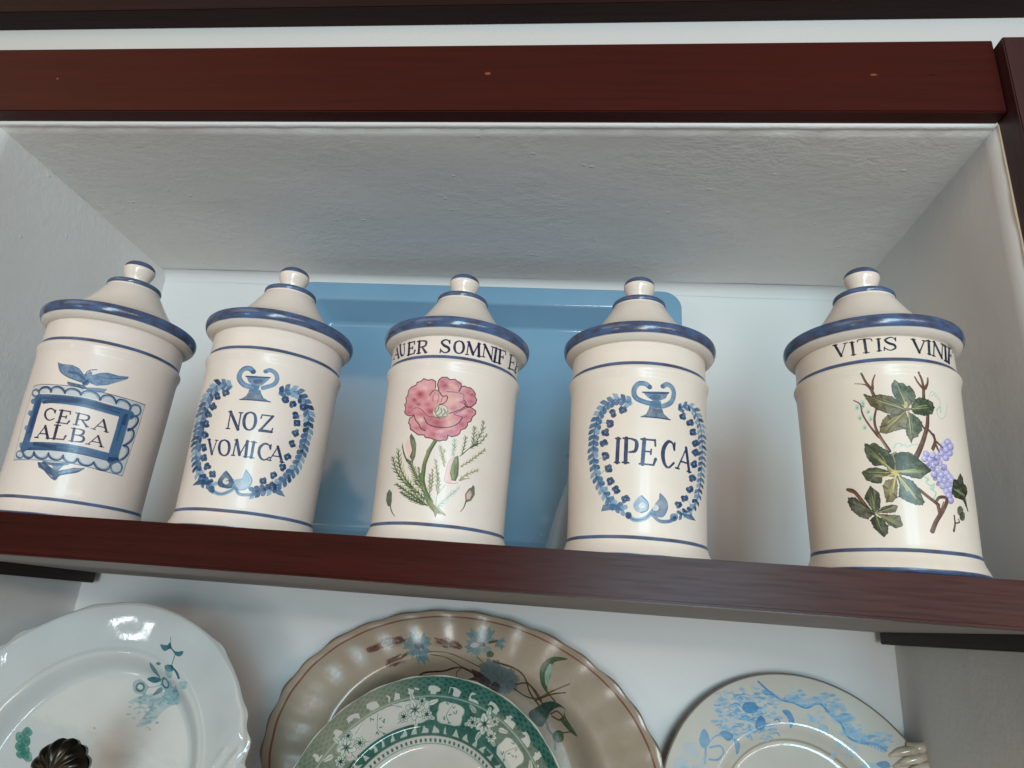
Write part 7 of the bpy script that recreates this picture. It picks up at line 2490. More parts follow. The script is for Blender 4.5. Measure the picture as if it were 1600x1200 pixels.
PAINT['p4'] = """
4 58 73 0 -638 1155 37 3 -39 -21
4 58 48 0 -369 1118 37 3 -38 -14
4 58 69 0 -818 958 16 1 -18 -23
4 57 52 0 -762 922 17 2 -18 -10
4 57 76 0 -520 1080 20 2 -22 -23
4 57 51 0 -516 1039 47 5 -49 -27
4 58 80 0 -667 876 25 2 -26 -21
4 58 70 0 -723 796 20 2 -21 -12
4 58 51 0 -564 1190 26 2 -28 -18
4 57 62 0 -815 1206 41 4 -42 -25
4 58 49 0 -528 1045 42 3 -44 -24
4 58 78 0 -638 1108 31 3 -32 -18
4 58 53 0 -757 1219 35 3 -36 -14
4 58 65 0 -604 1095 31 3 -32 -22
4 57 54 0 -717 1060 16 1 -17 -21
4 58 52 0 -611 839 30 3 -31 -14
4 58 64 0 -122 1160 19 1 -20 -11
4 58 57 0 -701 840 46 4 -48 -24
4 57 57 0 -664 827 41 4 -42 -17
4 57 63 0 -601 947 46 4 -48 -25
4 58 72 0 -488 997 39 4 -41 -25
4 57 60 0 -712 1018 19 1 -20 -11
4 58 79 0 -690 1030 33 2 -34 -18
4 58 82 0 -293 1174 27 2 -29 -18
4 57 82 0 -237 1206 41 3 -42 -13
4 58 70 0 -296 908 19 2 -20 -17
4 58 48 0 -546 1010 41 3 -42 -18
4 58 76 0 -595 1014 16 1 -17 -14
4 57 69 0 -454 1023 26 2 -28 -22
4 58 59 0 -661 978 40 4 -42 -19
4 58 75 0 -404 1000 18 2 -19 -14
4 58 77 0 -209 1297 22 2 -24 -13
4 57 53 0 -489 1246 40 4 -41 -15
4 58 55 0 -415 1107 26 3 -27 -15
4 57 58 0 -906 952 48 4 -49 -22
4 58 78 0 -540 1338 21 2 -23 -17
4 57 47 0 -316 1266 42 3 -43 -16
4 57 56 0 -142 1062 43 3 -45 -24
4 58 83 0 -672 924 28 2 -29 -15
4 58 81 0 -208 1101 41 4 -43 -21
4 57 75 0 -373 1304 49 5 -51 -24
4 58 57 0 -439 1204 26 2 -27 -17
4 58 79 0 -517 833 42 4 -43 -17
4 57 80 0 -283 1335 44 4 -47 -27
4 58 64 0 -873 1088 49 5 -50 -27
4 57 48 0 -844 959 40 4 -40 -18
4 57 48 0 -266 926 22 2 -23 -11
4 58 64 0 -515 1184 37 3 -38 -16
4 58 74 0 -746 878 31 3 -32 -24
4 58 85 0 -673 796 45 4 -47 -20
4 58 72 0 -450 1117 28 3 -30 -24
4 58 80 0 -474 923 45 4 -47 -21
4 58 74 0 -662 1224 36 3 -37 -18
4 58 75 0 -604 1026 24 2 -26 -18
4 58 80 0 -257 960 41 4 -42 -16
4 58 62 0 -277 1118 36 3 -37 -13
4 58 67 0 -719 782 39 3 -40 -15
4 57 78 0 -827 1021 35 4 -36 -18
4 57 75 0 -403 1148 46 4 -48 -21
4 57 65 0 -360 1215 22 2 -23 -11
4 57 67 0 -201 1289 32 2 -35 -25
4 57 55 0 -349 923 29 3 -30 -20
4 58 76 0 -569 890 35 4 -36 -13
4 57 55 0 -371 1363 41 3 -42 -16
4 58 84 0 -654 1060 21 1 -23 -23
4 58 56 0 -529 1147 40 3 -41 -22
4 57 80 0 -294 1351 32 2 -33 -12
4 58 63 0 -245 1321 38 4 -39 -15
4 58 85 0 -755 1263 29 3 -30 -23
4 58 51 0 -490 810 35 3 -36 -16
4 57 57 0 -505 1007 35 3 -36 -14
4 58 64 0 -835 889 31 2 -32 -24
4 57 59 0 -443 880 31 3 -32 -15
4 57 59 0 -579 1021 27 2 -28 -17
4 57 67 0 -586 1219 31 3 -32 -24
4 58 82 0 -195 1056 27 2 -29 -20
4 58 75 0 -719 935 20 2 -21 -20
4 58 77 0 -203 1115 27 2 -29 -23
4 58 67 0 -772 1157 42 4 -43 -15
4 57 46 0 -616 1169 45 4 -47 -24
4 58 46 0 -643 881 24 3 -25 -18
4 58 58 0 -839 1098 37 3 -38 -19
4 58 48 0 -750 891 16 2 -17 -22
4 57 78 0 -386 1303 24 2 -26 -16
4 57 74 0 -367 897 17 1 -18 -13
4 57 74 0 -403 976 17 1 -18 -13
4 57 49 0 -563 1344 34 3 -36 -26
4 57 74 0 -295 1188 16 2 -18 -18
4 58 84 0 -788 922 40 4 -42 -21
4 57 73 0 -450 1069 17 1 -18 -15
4 57 72 0 -410 927 21 1 -23 -18
4 58 63 0 -303 1136 25 2 -27 -17
4 58 52 0 -559 1060 39 4 -40 -15
4 58 70 0 -407 960 36 3 -38 -18
4 58 63 0 -219 1263 41 4 -43 -21
4 58 51 0 -288 1257 37 3 -39 -19
4 58 60 0 -199 1045 19 2 -20 -13
4 58 77 0 -521 1081 32 3 -33 -12
4 58 58 0 -791 908 27 2 -29 -20
4 58 53 0 -801 998 20 2 -22 -24
4 58 85 0 -361 1100 41 4 -43 -24
4 58 51 0 -581 1200 24 2 -25 -20
4 58 65 0 -341 1251 44 4 -46 -28
4 58 81 0 -483 1118 40 3 -42 -21
4 57 49 0 -713 1132 18 2 -19 -22
4 58 55 0 -541 988 30 3 -32 -22
4 57 57 0 -535 1298 17 2 -19 -23
4 58 65 0 -361 1043 22 2 -24 -18
4 58 63 0 -847 1061 43 4 -44 -24
4 58 75 0 -355 1227 31 3 -32 -13
4 57 74 0 -343 915 35 3 -37 -24
4 58 65 0 -316 1164 44 4 -45 -17
4 57 46 0 -559 1053 44 4 -45 -26
4 58 79 0 -764 990 17 1 -18 -14
4 58 52 0 -803 1210 43 3 -44 -14
4 57 79 0 -722 1038 45 4 -46 -16
4 57 70 0 -499 944 22 2 -24 -23
4 58 84 0 -180 1171 28 2 -30 -20
4 58 75 0 -477 909 42 3 -44 -21
4 58 51 0 -505 889 47 4 -49 -25
4 58 81 0 -613 1248 45 4 -47 -26
4 58 75 0 -893 957 28 2 -29 -19
4 57 84 0 -625 1107 28 2 -29 -25
4 58 58 0 -352 933 28 3 -29 -19
4 57 60 0 -369 1074 47 4 -48 -20
4 58 70 0 -424 1372 27 2 -29 -25
4 58 53 0 -861 1089 21 2 -22 -14
4 58 45 0 -621 825 47 4 -48 -14
4 58 54 0 -658 1086 37 3 -39 -23
4 57 74 0 -382 1003 48 4 -50 -22
4 58 81 0 -452 1080 18 2 -19 -14
4 58 78 0 -594 1247 46 4 -48 -21
4 57 53 0 -366 1085 45 4 -47 -16
4 58 84 0 -325 954 32 3 -33 -16
4 57 62 0 -789 894 35 3 -37 -21
4 58 71 0 -316 1350 20 2 -21 -17
4 58 51 0 -131 1218 36 3 -38 -21
4 58 67 0 -541 1275 47 4 -48 -19
4 57 51 0 -457 999 34 3 -36 -23
4 58 75 0 -800 1029 32 3 -33 -18
4 57 55 0 -529 1193 23 2 -25 -22
4 57 62 0 -431 1198 44 4 -45 -21
4 58 85 0 -575 1055 48 4 -49 -14
4 57 76 0 -516 1030 21 1 -22 -14
4 57 65 0 -497 1230 29 3 -30 -16
4 57 82 0 -356 1146 21 2 -22 -17
4 57 85 0 -321 980 34 3 -36 -19
4 58 47 0 -527 1320 42 4 -43 -17
4 58 52 0 -268 1051 39 4 -41 -20
4 58 64 0 -620 1213 31 3 -32 -15
4 56 90 0 -473 1145 98 9 -104 -80
4 56 90 0 -368 979 66 6 -74 -85
4 57 60 0 -359 980 37 4 -40 -38
3 56 80 0 -103 1142 83 8 48 -100 -52 -91 -19 102
3 57 80 0 -1033 864 62 -94 -25 -87 -66 -26 -33 85
3 56 80 0 -849 836 94 26 62 -49 -70 -57
3 56 75 0 -691 779 67 -28 0 -83 -35 -28
0 57 80 1 7 -1006 682 99 111 131 29 105 -58
0 57 80 1 12 -970 669 112 27 41 -63 -69 -81 -100 -9
0 57 70 1 13 -1021 664 -17 -167
4 58 35 0 -1192 632 92 8 -96 -92
4 58 40 0 -1310 438 110 10 -113 -108
4 58 50 0 -1116 313 18 1 -18 -16
4 58 50 0 -1169 453 26 2 -26 -15
4 58 50 0 -1124 441 16 1 -16 -17
4 58 50 0 -1052 550 18 2 -18 -12
4 58 50 0 -1294 451 33 3 -34 -18
4 58 50 0 -1115 472 17 1 -18 -23
4 58 50 0 -1162 391 17 2 -18 -19
4 58 50 0 -1035 529 16 2 -17 -18
4 58 50 0 -1118 562 20 1 -21 -25
4 58 50 0 -1112 264 37 4 -37 -14
4 58 50 0 -1071 481 21 2 -22 -24
4 58 50 0 -1265 490 39 4 -39 -19
4 58 50 0 -1060 513 28 2 -28 -14
4 58 50 0 -1320 338 27 3 -27 -15
4 58 50 0 -1041 321 22 2 -23 -13
4 58 50 0 -1066 540 22 2 -22 -14
4 58 50 0 -1041 545 24 3 -25 -20
4 58 50 0 -1065 284 30 3 -31 -24
4 58 50 0 -1214 191 37 4 -38 -24
4 58 50 0 -1170 444 20 2 -21 -22
4 58 50 0 -1319 412 31 3 -32 -25
4 58 50 0 -1145 311 18 1 -19 -11
4 58 50 0 -1213 328 16 1 -16 -15
4 58 50 0 -1326 305 28 3 -28 -17
4 58 50 0 -1198 288 40 4 -40 -20
4 58 50 0 -1166 451 39 4 -39 -14
4 58 50 0 -1271 430 34 4 -35 -23
4 58 50 0 -1059 300 28 3 -28 -14
4 58 50 0 -1239 304 39 3 -40 -26
4 58 50 0 -1214 275 22 2 -23 -16
0 56 85 1 13 -351 1444 104 -91 140 -87 145 -23 141 -44 154 61 112 -104 111 -93 50 -131 131 -55 174 0 94 -57
5 57 35 0 -144 1301 76 6 -79 -32
5 57 35 0 1036 972 69 7 -77 -47
5 57 35 0 533 1102 98 9 -104 -49
5 57 35 0 712 896 101 10 -105 -34
5 57 35 0 302 1300 103 9 -108 -44
5 57 35 0 578 955 88 8 -94 -46
5 57 35 0 647 1108 101 9 -106 -41
5 57 35 0 239 1294 66 6 -72 -48
5 57 35 0 545 1117 70 7 -75 -42
5 57 35 0 507 1258 66 6 -72 -47
5 57 35 0 549 1085 61 6 -65 -31
5 57 35 0 370 1295 87 8 -91 -38
5 57 35 0 115 1281 106 9 -110 -39
5 57 35 0 586 1089 82 7 -89 -49
5 57 35 0 26 1300 68 6 -72 -38
5 57 35 0 609 1020 66 6 -71 -37
5 57 35 0 684 972 67 6 -73 -42
5 57 35 0 663 1002 83 7 -88 -38
5 57 35 0 798 958 106 10 -110 -35
5 57 35 0 662 988 64 5 -70 -42
5 57 35 0 769 937 97 9 -101 -35
5 57 35 0 544 1242 107 10 -114 -53
5 57 35 0 445 1209 55 5 -59 -32
5 57 35 0 -13 1269 79 6 -83 -41
5 57 35 0 672 1129 64 6 -70 -41
5 57 35 0 726 898 82 8 -87 -36
5 57 35 0 617 975 87 8 -92 -43
5 57 35 0 525 1241 95 8 -101 -51
5 57 35 0 616 1136 73 6 -78 -37
5 57 35 0 59 1288 109 10 -113 -43
5 57 35 0 689 953 64 6 -70 -41
5 57 35 0 556 1110 97 8 -102 -42
5 57 35 0 558 1144 75 7 -81 -50
5 57 35 0 639 1140 82 7 -88 -41
5 57 35 0 317 1319 65 6 -69 -35
5 57 35 0 948 904 62 6 -68 -40
5 57 35 0 592 1103 93 9 -99 -48
5 57 35 0 29 1268 94 8 -98 -45
5 57 35 0 426 1339 73 7 -77 -34
5 57 35 0 608 1122 63 5 -67 -31
5 57 40 0 -223 1296 76 7 -79 -36
5 57 40 0 -415 1065 51 5 -54 -37
5 57 40 0 -857 834 91 9 -92 -26
5 57 40 0 -451 1202 49 4 -52 -37
5 57 40 0 -566 1187 54 5 -56 -29
5 57 40 0 -457 1017 51 4 -53 -28
5 57 40 0 -238 1324 81 7 -83 -26
5 57 40 0 -414 987 59 6 -62 -36
5 57 40 0 -822 1182 93 8 -95 -37
5 57 40 0 -224 1062 45 4 -47 -23
5 57 40 0 -686 1142 92 8 -94 -38
5 57 40 0 -561 1009 88 8 -90 -33
5 57 40 0 -510 1123 84 8 -87 -40
5 57 40 0 -228 1226 58 5 -61 -40
5 57 40 0 -522 1244 60 5 -62 -24
5 57 40 0 -824 1064 84 8 -86 -34
5 57 40 0 -650 1058 75 6 -77 -38
5 57 40 0 -351 975 64 6 -66 -26
5 57 40 0 -565 858 89 8 -91 -28
5 57 40 0 -359 1113 54 4 -58 -39
5 57 40 0 -762 823 75 7 -77 -28
5 57 40 0 -514 868 57 5 -59 -28
5 57 40 0 -801 1145 75 6 -77 -39
5 57 40 0 -685 897 87 8 -88 -30
5 57 40 0 -325 1259 72 6 -75 -35
5 57 40 0 -282 985 53 5 -56 -34
5 57 40 0 -841 805 65 6 -67 -31
5 57 40 0 -325 975 65 6 -68 -38
5 57 40 0 -772 1202 90 8 -92 -31
5 57 40 0 -442 1101 58 5 -60 -25
5 57 40 0 -408 906 52 5 -55 -32
5 57 40 0 -763 969 68 6 -70 -26
5 57 40 0 -234 908 65 5 -68 -38
5 57 40 0 -426 1268 67 6 -70 -40
0 56 74 1 8 -199 1031 34 16 25 -31
0 57 42 1 6 -788 1149 56 27 47 -41
0 57 48 1 8 -712 1276 38 23 17 -44
0 57 64 1 4 -747 853 36 27 38 -14
0 56 48 1 5 -366 828 38 15 51 -17
0 57 69 1 6 -610 1000 49 12 50 -3
0 56 60 1 6 -267 926 47 14 40 -5
0 57 46 1 8 -256 1318 45 29 25 -32
0 57 40 1 5 -781 881 49 0 14 1
0 57 42 1 6 -689 1118 37 26 23 -13
0 56 65 1 4 -706 900 55 27 54 -8
0 57 57 1 6 -627 1232 55 1 8 -3
0 56 58 1 5 -568 1276 35 13 62 -8
0 56 61 1 6 -519 897 35 -2 28 3
0 56 55 1 5 -650 1005 61 1 7 -6
0 57 54 1 8 -884 1068 43 4 18 -20
0 57 62 1 5 -554 902 57 26 -1 -30
0 56 69 1 4 -318 1061 58 16 12 -9
0 56 55 1 6 -884 911 51 19 8 -7
0 57 51 1 7 -478 1226 38 10 19 -13
0 56 69 1 4 -514 998 46 18 30 -13
0 56 75 1 6 -689 1157 61 22 49 -36
0 56 49 1 4 -208 1227 49 25 53 -6
0 56 46 1 5 -389 1156 33 7 38 -22
0 57 53 1 4 -442 1062 32 -3 45 4
0 57 74 1 5 -414 954 48 13 16 -32
0 57 46 1 4 -368 829 29 6 29 -11
0 57 70 1 6 -659 911 39 16 59 -29
0 56 45 1 8 -404 1256 47 14 57 -15
0 57 73 1 8 -529 821 38 25 26 -43
0 57 49 1 7 -748 1068 42 28 69 -17
0 57 53 1 6 -879 1253 47 22 25 -43
0 56 57 1 7 -211 898 48 9 36 -25
0 57 67 1 5 -799 1099 42 23 53 -26
0 56 44 1 7 -456 1024 49 19 58 -13
0 57 67 1 6 -675 949 61 5 19 -5
0 56 45 1 7 -662 1267 37 6 72 9
0 57 74 1 8 -542 1156 43 3 49 9
0 57 48 1 4 -767 1276 61 6 26 9
0 57 58 1 5 -793 1288 39 13 40 -21
0 57 55 1 4 -678 1000 40 28 22 -14
0 57 49 1 7 -310 986 48 10 7 -9
0 57 58 1 4 -435 1310 30 7 54 -6
0 57 63 1 7 -900 915 63 6 -6 -24
0 57 67 1 7 -724 834 35 9 41 -3
0 56 41 1 8 -451 1166 47 -1 38 -20
0 56 73 1 6 -576 1038 44 8 40 -17
0 56 66 1 7 -895 1133 36 -1 31 7
0 57 55 1 6 -312 961 31 2 70 14
0 56 41 1 7 -288 857 33 10 61 -26
0 56 42 1 4 -712 1057 59 17 26 -35
0 56 56 1 8 -655 1242 49 28 56 -42
0 56 70 1 4 -361 1091 61 5 9 12
0 56 69 1 7 -285 1306 50 2 62 5
0 57 59 1 7 -228 1195 59 12 13 -5
0 56 67 1 4 -824 856 52 8 9 -22
0 57 43 1 8 -669 1272 52 4 35 -3
0 56 49 1 4 -602 1234 57 27 38 -11
0 57 55 1 6 -444 883 32 15 34 -21
0 57 66 1 7 -654 1083 32 15 40 -9
4 58 68 0 197 1236 22 2 -25 -22
4 57 60 0 359 1322 53 5 -55 -20
4 58 65 0 890 900 29 3 -31 -14
4 57 53 0 646 1021 53 5 -56 -20
4 58 65 0 940 996 40 3 -43 -18
4 57 50 0 39 1292 28 2 -30 -18
4 58 45 0 492 1209 34 3 -37 -24
4 57 41 0 1008 937 30 3 -34 -23
4 58 55 0 942 983 49 5 -52 -24
4 58 66 0 42 1408 23 2 -26 -21
4 57 53 0 129 1390 28 3 -30 -14
4 58 44 0 679 1023 40 4 -42 -17
4 58 73 0 35 1314 46 4 -48 -23
4 58 61 0 663 1006 21 2 -25 -22
4 58 66 0 584 1120 30 3 -34 -23
4 58 46 0 -9 1318 23 2 -24 -12
4 57 55 0 436 1355 25 2 -27 -21
4 57 47 0 592 1141 44 4 -45 -15
4 58 42 0 24 1260 48 4 -50 -17
4 57 51 0 625 1147 20 1 -22 -11
4 58 48 0 905 919 25 2 -28 -16
4 58 67 0 146 1229 53 5 -56 -25
4 58 51 0 147 1328 46 4 -48 -14
4 57 52 0 385 1260 41 3 -42 -14
4 57 55 0 289 1320 16 1 -18 -19
4 58 50 0 624 1011 24 2 -26 -19
4 58 74 0 703 940 37 3 -40 -22
4 57 61 0 502 1361 38 3 -41 -22
4 58 67 0 704 996 26 2 -28 -13
4 58 71 0 637 1166 54 5 -56 -19
4 58 67 0 413 1361 25 2 -28 -19
4 58 50 0 635 1016 39 4 -42 -22
4 57 41 0 506 1132 54 5 -57 -18
4 57 66 0 393 1370 39 3 -40 -14
4 57 67 0 130 1342 54 4 -56 -17
4 58 66 0 484 1266 52 5 -54 -17
4 58 66 0 698 983 40 4 -44 -24
4 57 52 0 197 1220 47 4 -49 -16
4 58 50 0 750 980 15 1 -19 -20
4 58 55 0 173 1212 29 2 -31 -17
4 58 67 0 117 1381 28 2 -30 -18
4 58 57 0 704 938 45 4 -48 -19
4 58 72 0 337 1268 39 4 -41 -14
4 58 64 0 909 878 34 4 -36 -14
4 58 62 0 597 1232 42 4 -44 -15
4 57 43 0 548 1316 16 1 -18 -15
4 58 68 0 398 1302 36 3 -38 -14
4 58 67 0 85 1325 20 2 -22 -14
4 58 67 0 585 1266 46 4 -48 -16
4 58 73 0 -33 1320 24 2 -25 -18
4 58 52 0 145 1359 25 2 -27 -21
4 58 64 0 101 1245 44 3 -46 -16
4 57 68 0 497 1287 27 3 -30 -19
4 58 41 0 486 1167 26 2 -29 -18
4 58 74 0 494 1124 42 4 -44 -18
4 57 42 0 1078 977 34 3 -38 -21
4 58 69 0 111 1300 32 3 -35 -19
4 58 45 0 253 1229 26 3 -27 -12
4 57 62 0 1084 915 23 2 -25 -11
4 58 40 0 637 953 31 3 -34 -22
4 57 70 0 422 1183 35 4 -37 -20
4 57 45 0 923 919 34 3 -36 -17
4 57 50 0 606 1206 35 3 -38 -23
4 58 70 0 11 1257 30 3 -31 -13
4 58 51 0 549 1096 23 2 -25 -11
4 58 57 0 313 1258 22 2 -24 -12
4 58 66 0 952 956 22 2 -25 -15
4 58 46 0 600 983 38 4 -41 -22
4 58 47 0 441 1364 55 4 -56 -15
4 58 73 0 113 1340 28 3 -30 -19
4 58 61 0 577 1048 40 3 -43 -20
4 58 62 0 581 1214 17 2 -19 -15
4 58 55 0 -1 1275 30 3 -31 -17
4 57 44 0 492 1365 33 3 -35 -16
4 57 41 0 509 1128 29 3 -31 -15
4 58 72 0 1002 1004 48 4 -51 -21
4 58 64 0 946 888 24 2 -26 -14
4 58 68 0 812 929 19 1 -21 -12
4 58 65 0 788 914 37 4 -41 -24
4 57 65 0 469 1156 32 2 -33 -14
4 58 40 0 506 1227 20 1 -22 -19
4 58 48 0 460 1249 44 3 -46 -14
4 58 70 0 403 1322 18 2 -21 -19
4 58 61 0 730 961 52 4 -54 -17
4 58 70 0 76 1289 22 2 -24 -17
4 57 62 0 476 1186 22 2 -23 -14
4 58 56 0 973 929 50 5 -53 -21
4 58 46 0 700 931 32 3 -35 -22
4 57 69 0 149 1221 45 4 -46 -15
4 58 42 0 395 1363 21 2 -23 -16
4 57 64 0 882 955 53 5 -55 -20
4 57 75 0 404 1242 20 2 -23 -22
4 58 52 0 853 935 22 2 -24 -13
4 57 47 0 679 988 40 3 -43 -21
4 57 51 0 977 846 46 4 -48 -19
4 58 64 0 240 1242 47 4 -50 -21
4 58 42 0 48 1355 42 3 -44 -14
4 58 70 0 126 1247 18 1 -20 -18
4 58 42 0 190 1268 45 4 -47 -17
4 57 67 0 1010 853 29 2 -33 -20
4 58 74 0 633 1156 22 2 -25 -21
4 58 48 0 670 1045 26 3 -28 -19
4 58 55 0 742 883 28 2 -29 -13
4 57 58 0 966 878 48 4 -52 -24
4 57 53 0 341 1310 37 3 -39 -12
4 58 46 0 523 1108 32 3 -34 -18
4 58 61 0 377 1230 28 2 -29 -13
4 58 74 0 751 887 46 4 -49 -23
4 58 50 0 518 1117 40 4 -43 -19
4 58 53 0 163 1269 31 2 -32 -13
4 58 59 0 609 1132 29 3 -32 -21
4 58 59 0 623 1054 51 5 -54 -23
4 57 45 0 811 944 37 3 -40 -19
4 57 65 0 429 1378 37 3 -38 -14
4 58 67 0 856 980 27 2 -29 -13
4 58 56 0 671 957 40 4 -44 -23
4 58 66 0 601 951 27 3 -29 -17
4 58 52 0 932 912 35 3 -38 -19
4 58 68 0 617 1136 25 2 -29 -22
4 57 41 0 298 1250 42 4 -44 -18
4 58 59 0 967 884 21 2 -25 -21
4 58 62 0 86 1258 21 2 -23 -19
4 57 48 0 858 963 17 1 -18 -10
4 58 70 0 748 889 49 5 -50 -15
4 58 50 0 949 973 30 3 -33 -17
4 58 67 0 1062 940 26 2 -29 -17
4 58 56 0 942 861 48 4 -51 -21
4 58 65 0 653 1162 28 2 -31 -19
4 58 52 0 1058 922 47 5 -49 -15
4 58 57 0 757 1017 37 3 -38 -12
4 57 49 0 980 915 36 3 -39 -16
4 58 56 0 452 1159 48 4 -50 -20
4 58 75 0 363 1321 34 3 -37 -22
4 58 44 0 214 1249 19 2 -21 -15
4 57 48 0 546 1319 53 4 -55 -16
4 57 72 0 -54 1288 15 2 -17 -16
4 58 64 0 788 917 26 3 -29 -20
4 58 43 0 708 961 48 4 -50 -18
4 58 70 0 988 879 48 4 -51 -23
4 57 61 0 845 931 23 2 -25 -15
4 58 61 0 606 1041 28 3 -30 -16
4 58 69 0 138 1360 29 3 -31 -21
4 57 42 0 168 1338 39 4 -41 -23
4 57 53 0 626 1169 52 4 -53 -15
4 58 73 0 1058 881 24 2 -26 -10
4 58 65 0 295 1290 17 2 -20 -18
4 57 50 0 443 1285 29 2 -30 -11
4 57 63 0 -84 1266 25 2 -27 -20
4 57 43 0 128 1378 36 3 -38 -15
4 58 46 0 1054 935 31 2 -34 -14
4 58 57 0 757 1014 28 2 -31 -21
4 58 47 0 760 900 36 3 -39 -22
4 58 68 0 864 878 48 4 -50 -13
4 58 55 0 844 911 30 3 -33 -18
4 58 56 0 -98 1272 37 3 -38 -14
4 58 66 0 648 1105 21 2 -23 -11
4 57 48 0 609 1050 16 1 -18 -13
4 57 48 0 74 1296 42 4 -43 -16
4 57 57 0 83 1318 28 3 -30 -16
4 58 56 0 140 1267 22 2 -23 -16
4 57 44 0 611 1166 32 3 -35 -23
4 58 64 0 773 975 48 4 -50 -13
4 58 55 0 534 1327 42 3 -45 -20
4 58 71 0 178 1267 19 1 -21 -18
4 58 49 0 133 1264 41 4 -43 -22
4 58 59 0 757 1060 35 3 -37 -18
4 57 42 0 762 888 27 3 -31 -23
4 58 71 0 342 1300 34 3 -37 -24
4 58 41 0 507 1180 16 1 -18 -15
4 57 51 0 595 1166 45 4 -47 -17
4 58 55 0 135 1075 17 1 -19 -18
4 58 55 0 208 1112 26 3 -29 -28
4 58 55 0 202 1060 24 2 -27 -25
4 58 55 0 201 1122 23 2 -26 -25
4 58 55 0 229 1105 27 3 -30 -29
4 58 55 0 228 1087 27 3 -31 -29
4 58 55 0 307 1109 19 2 -22 -20
4 58 55 0 315 1161 22 2 -26 -24
4 58 55 0 361 997 22 2 -25 -23
4 58 55 0 313 967 24 2 -27 -24
4 58 55 0 345 988 24 2 -28 -25
4 58 55 0 383 998 19 2 -21 -19
4 58 55 0 349 1112 24 2 -28 -26
4 58 55 0 267 1075 24 2 -28 -26
4 58 55 0 305 1050 25 2 -28 -26
4 58 55 0 301 1051 16 1 -18 -16
4 58 55 0 254 1086 20 2 -23 -21
4 58 55 0 251 1067 23 2 -26 -23
4 58 55 0 260 1078 17 1 -20 -18
4 58 55 0 232 1060 23 3 -26 -25
4 58 55 0 502 826 27 2 -30 -27
4 58 55 0 513 862 21 2 -24 -22
4 58 55 0 514 831 14 1 -16 -15
4 58 55 0 475 854 17 2 -19 -17
4 58 55 0 684 813 25 3 -29 -26
4 58 55 0 621 789 20 2 -23 -21
4 58 55 0 670 825 18 1 -21 -18
4 58 55 0 595 817 26 3 -30 -27
4 58 55 0 458 723 26 2 -30 -26
4 58 55 0 464 750 19 2 -21 -19
4 58 55 0 477 739 26 2 -30 -26
4 58 55 0 478 748 15 2 -17 -16
4 58 55 0 630 736 25 3 -29 -26
4 58 55 0 586 719 14 1 -16 -15
4 58 55 0 587 756 25 2 -29 -25
4 58 55 0 627 727 19 2 -22 -20
4 58 55 0 567 838 22 2 -26 -23
4 58 55 0 575 832 26 2 -30 -27
4 58 55 0 579 799 20 2 -23 -21
4 58 55 0 625 852 17 2 -19 -18
4 58 55 0 -241 895 23 2 -25 -24
4 58 55 0 -213 905 21 2 -24 -22
4 58 55 0 -206 909 21 2 -23 -22
4 58 55 0 -194 956 28 2 -30 -28
4 58 55 0 -278 841 25 3 -28 -26
4 58 55 0 -329 869 21 2 -23 -22
4 58 55 0 -314 826 20 2 -22 -22
4 58 55 0 -271 839 26 2 -28 -26
0 57 60 1 8 395 988 -16 -29 -30 -18 -31 2 -17 22 4 30 25 26 32 8 26 -13 7 -28
3 56 75 0 875 678 109 34 41 -52 -90 -24
4 58 50 0 799 639 87 8 -95 -51
4 57 60 0 758 896 16 1 -22 -35
4 57 60 0 791 885 16 2 -22 -35
4 57 60 0 824 875 16 2 -22 -35
4 57 60 0 857 865 16 1 -22 -34
4 57 60 0 890 855 16 1 -22 -35
4 57 60 0 923 845 16 1 -22 -35
4 57 60 0 956 835 15 1 -22 -35
4 57 60 0 988 825 16 1 -22 -35
"""


# ------------------------------------------------------------------ materials
M = {}
M['wall'] = plaster('white_wall_paint', (0.71, 0.70, 0.68, 1), 0.12)
M['ceil'] = plaster('rough_white_plaster', (0.82, 0.795, 0.765, 1), 0.27, 2.8, (0.85, 1.25, 1))
M['side'] = plaster('side_plaster', (0.73, 0.72, 0.70, 1), 0.2, 1.2)
M['mahogany'] = wood('mahogany_rail', (0.035, 0.0060, 0.0042, 1), (0.050, 0.0076, 0.0050, 1), 0.42, 0.22, spec=0.14, bmp=0.15)
M['shelfwood'] = wood('mahogany_shelf', (0.028, 0.0054, 0.0038, 1), (0.040, 0.0074, 0.0052, 1), 0.26, 0.9, spec=0.10, bmp=0.04)
M['darkwood'] = wood('dark_stained_wood', (0.013, 0.0055, 0.0048, 1), (0.020, 0.0078, 0.0064, 1), 0.5, 0.5, spec=0.15)
M['postwood'] = wood('post_wood', (0.030, 0.008, 0.008, 1), (0.045, 0.012, 0.012, 1), 0.45, 0.4, 2)
M['cleatwood'] = wood('cleat_wood', (0.012, 0.006, 0.006, 1), (0.020, 0.009, 0.009, 1), 0.6, 0.4, 1)
M['under'] = plaster('shelf_underside_grey', (0.34, 0.31, 0.30, 1), 0.2)  # one even grey for the whole shelf board
M['yellow'] = plaster('ochre_wall', (0.52, 0.44, 0.24, 1), 0.3)
m = NT('wood_filler'); M['plug'] = m.fin(m.mix(m.noise(m.coord(), 900, 2), srgb(92, 44, 30), srgb(138, 80, 52)), 0.5)

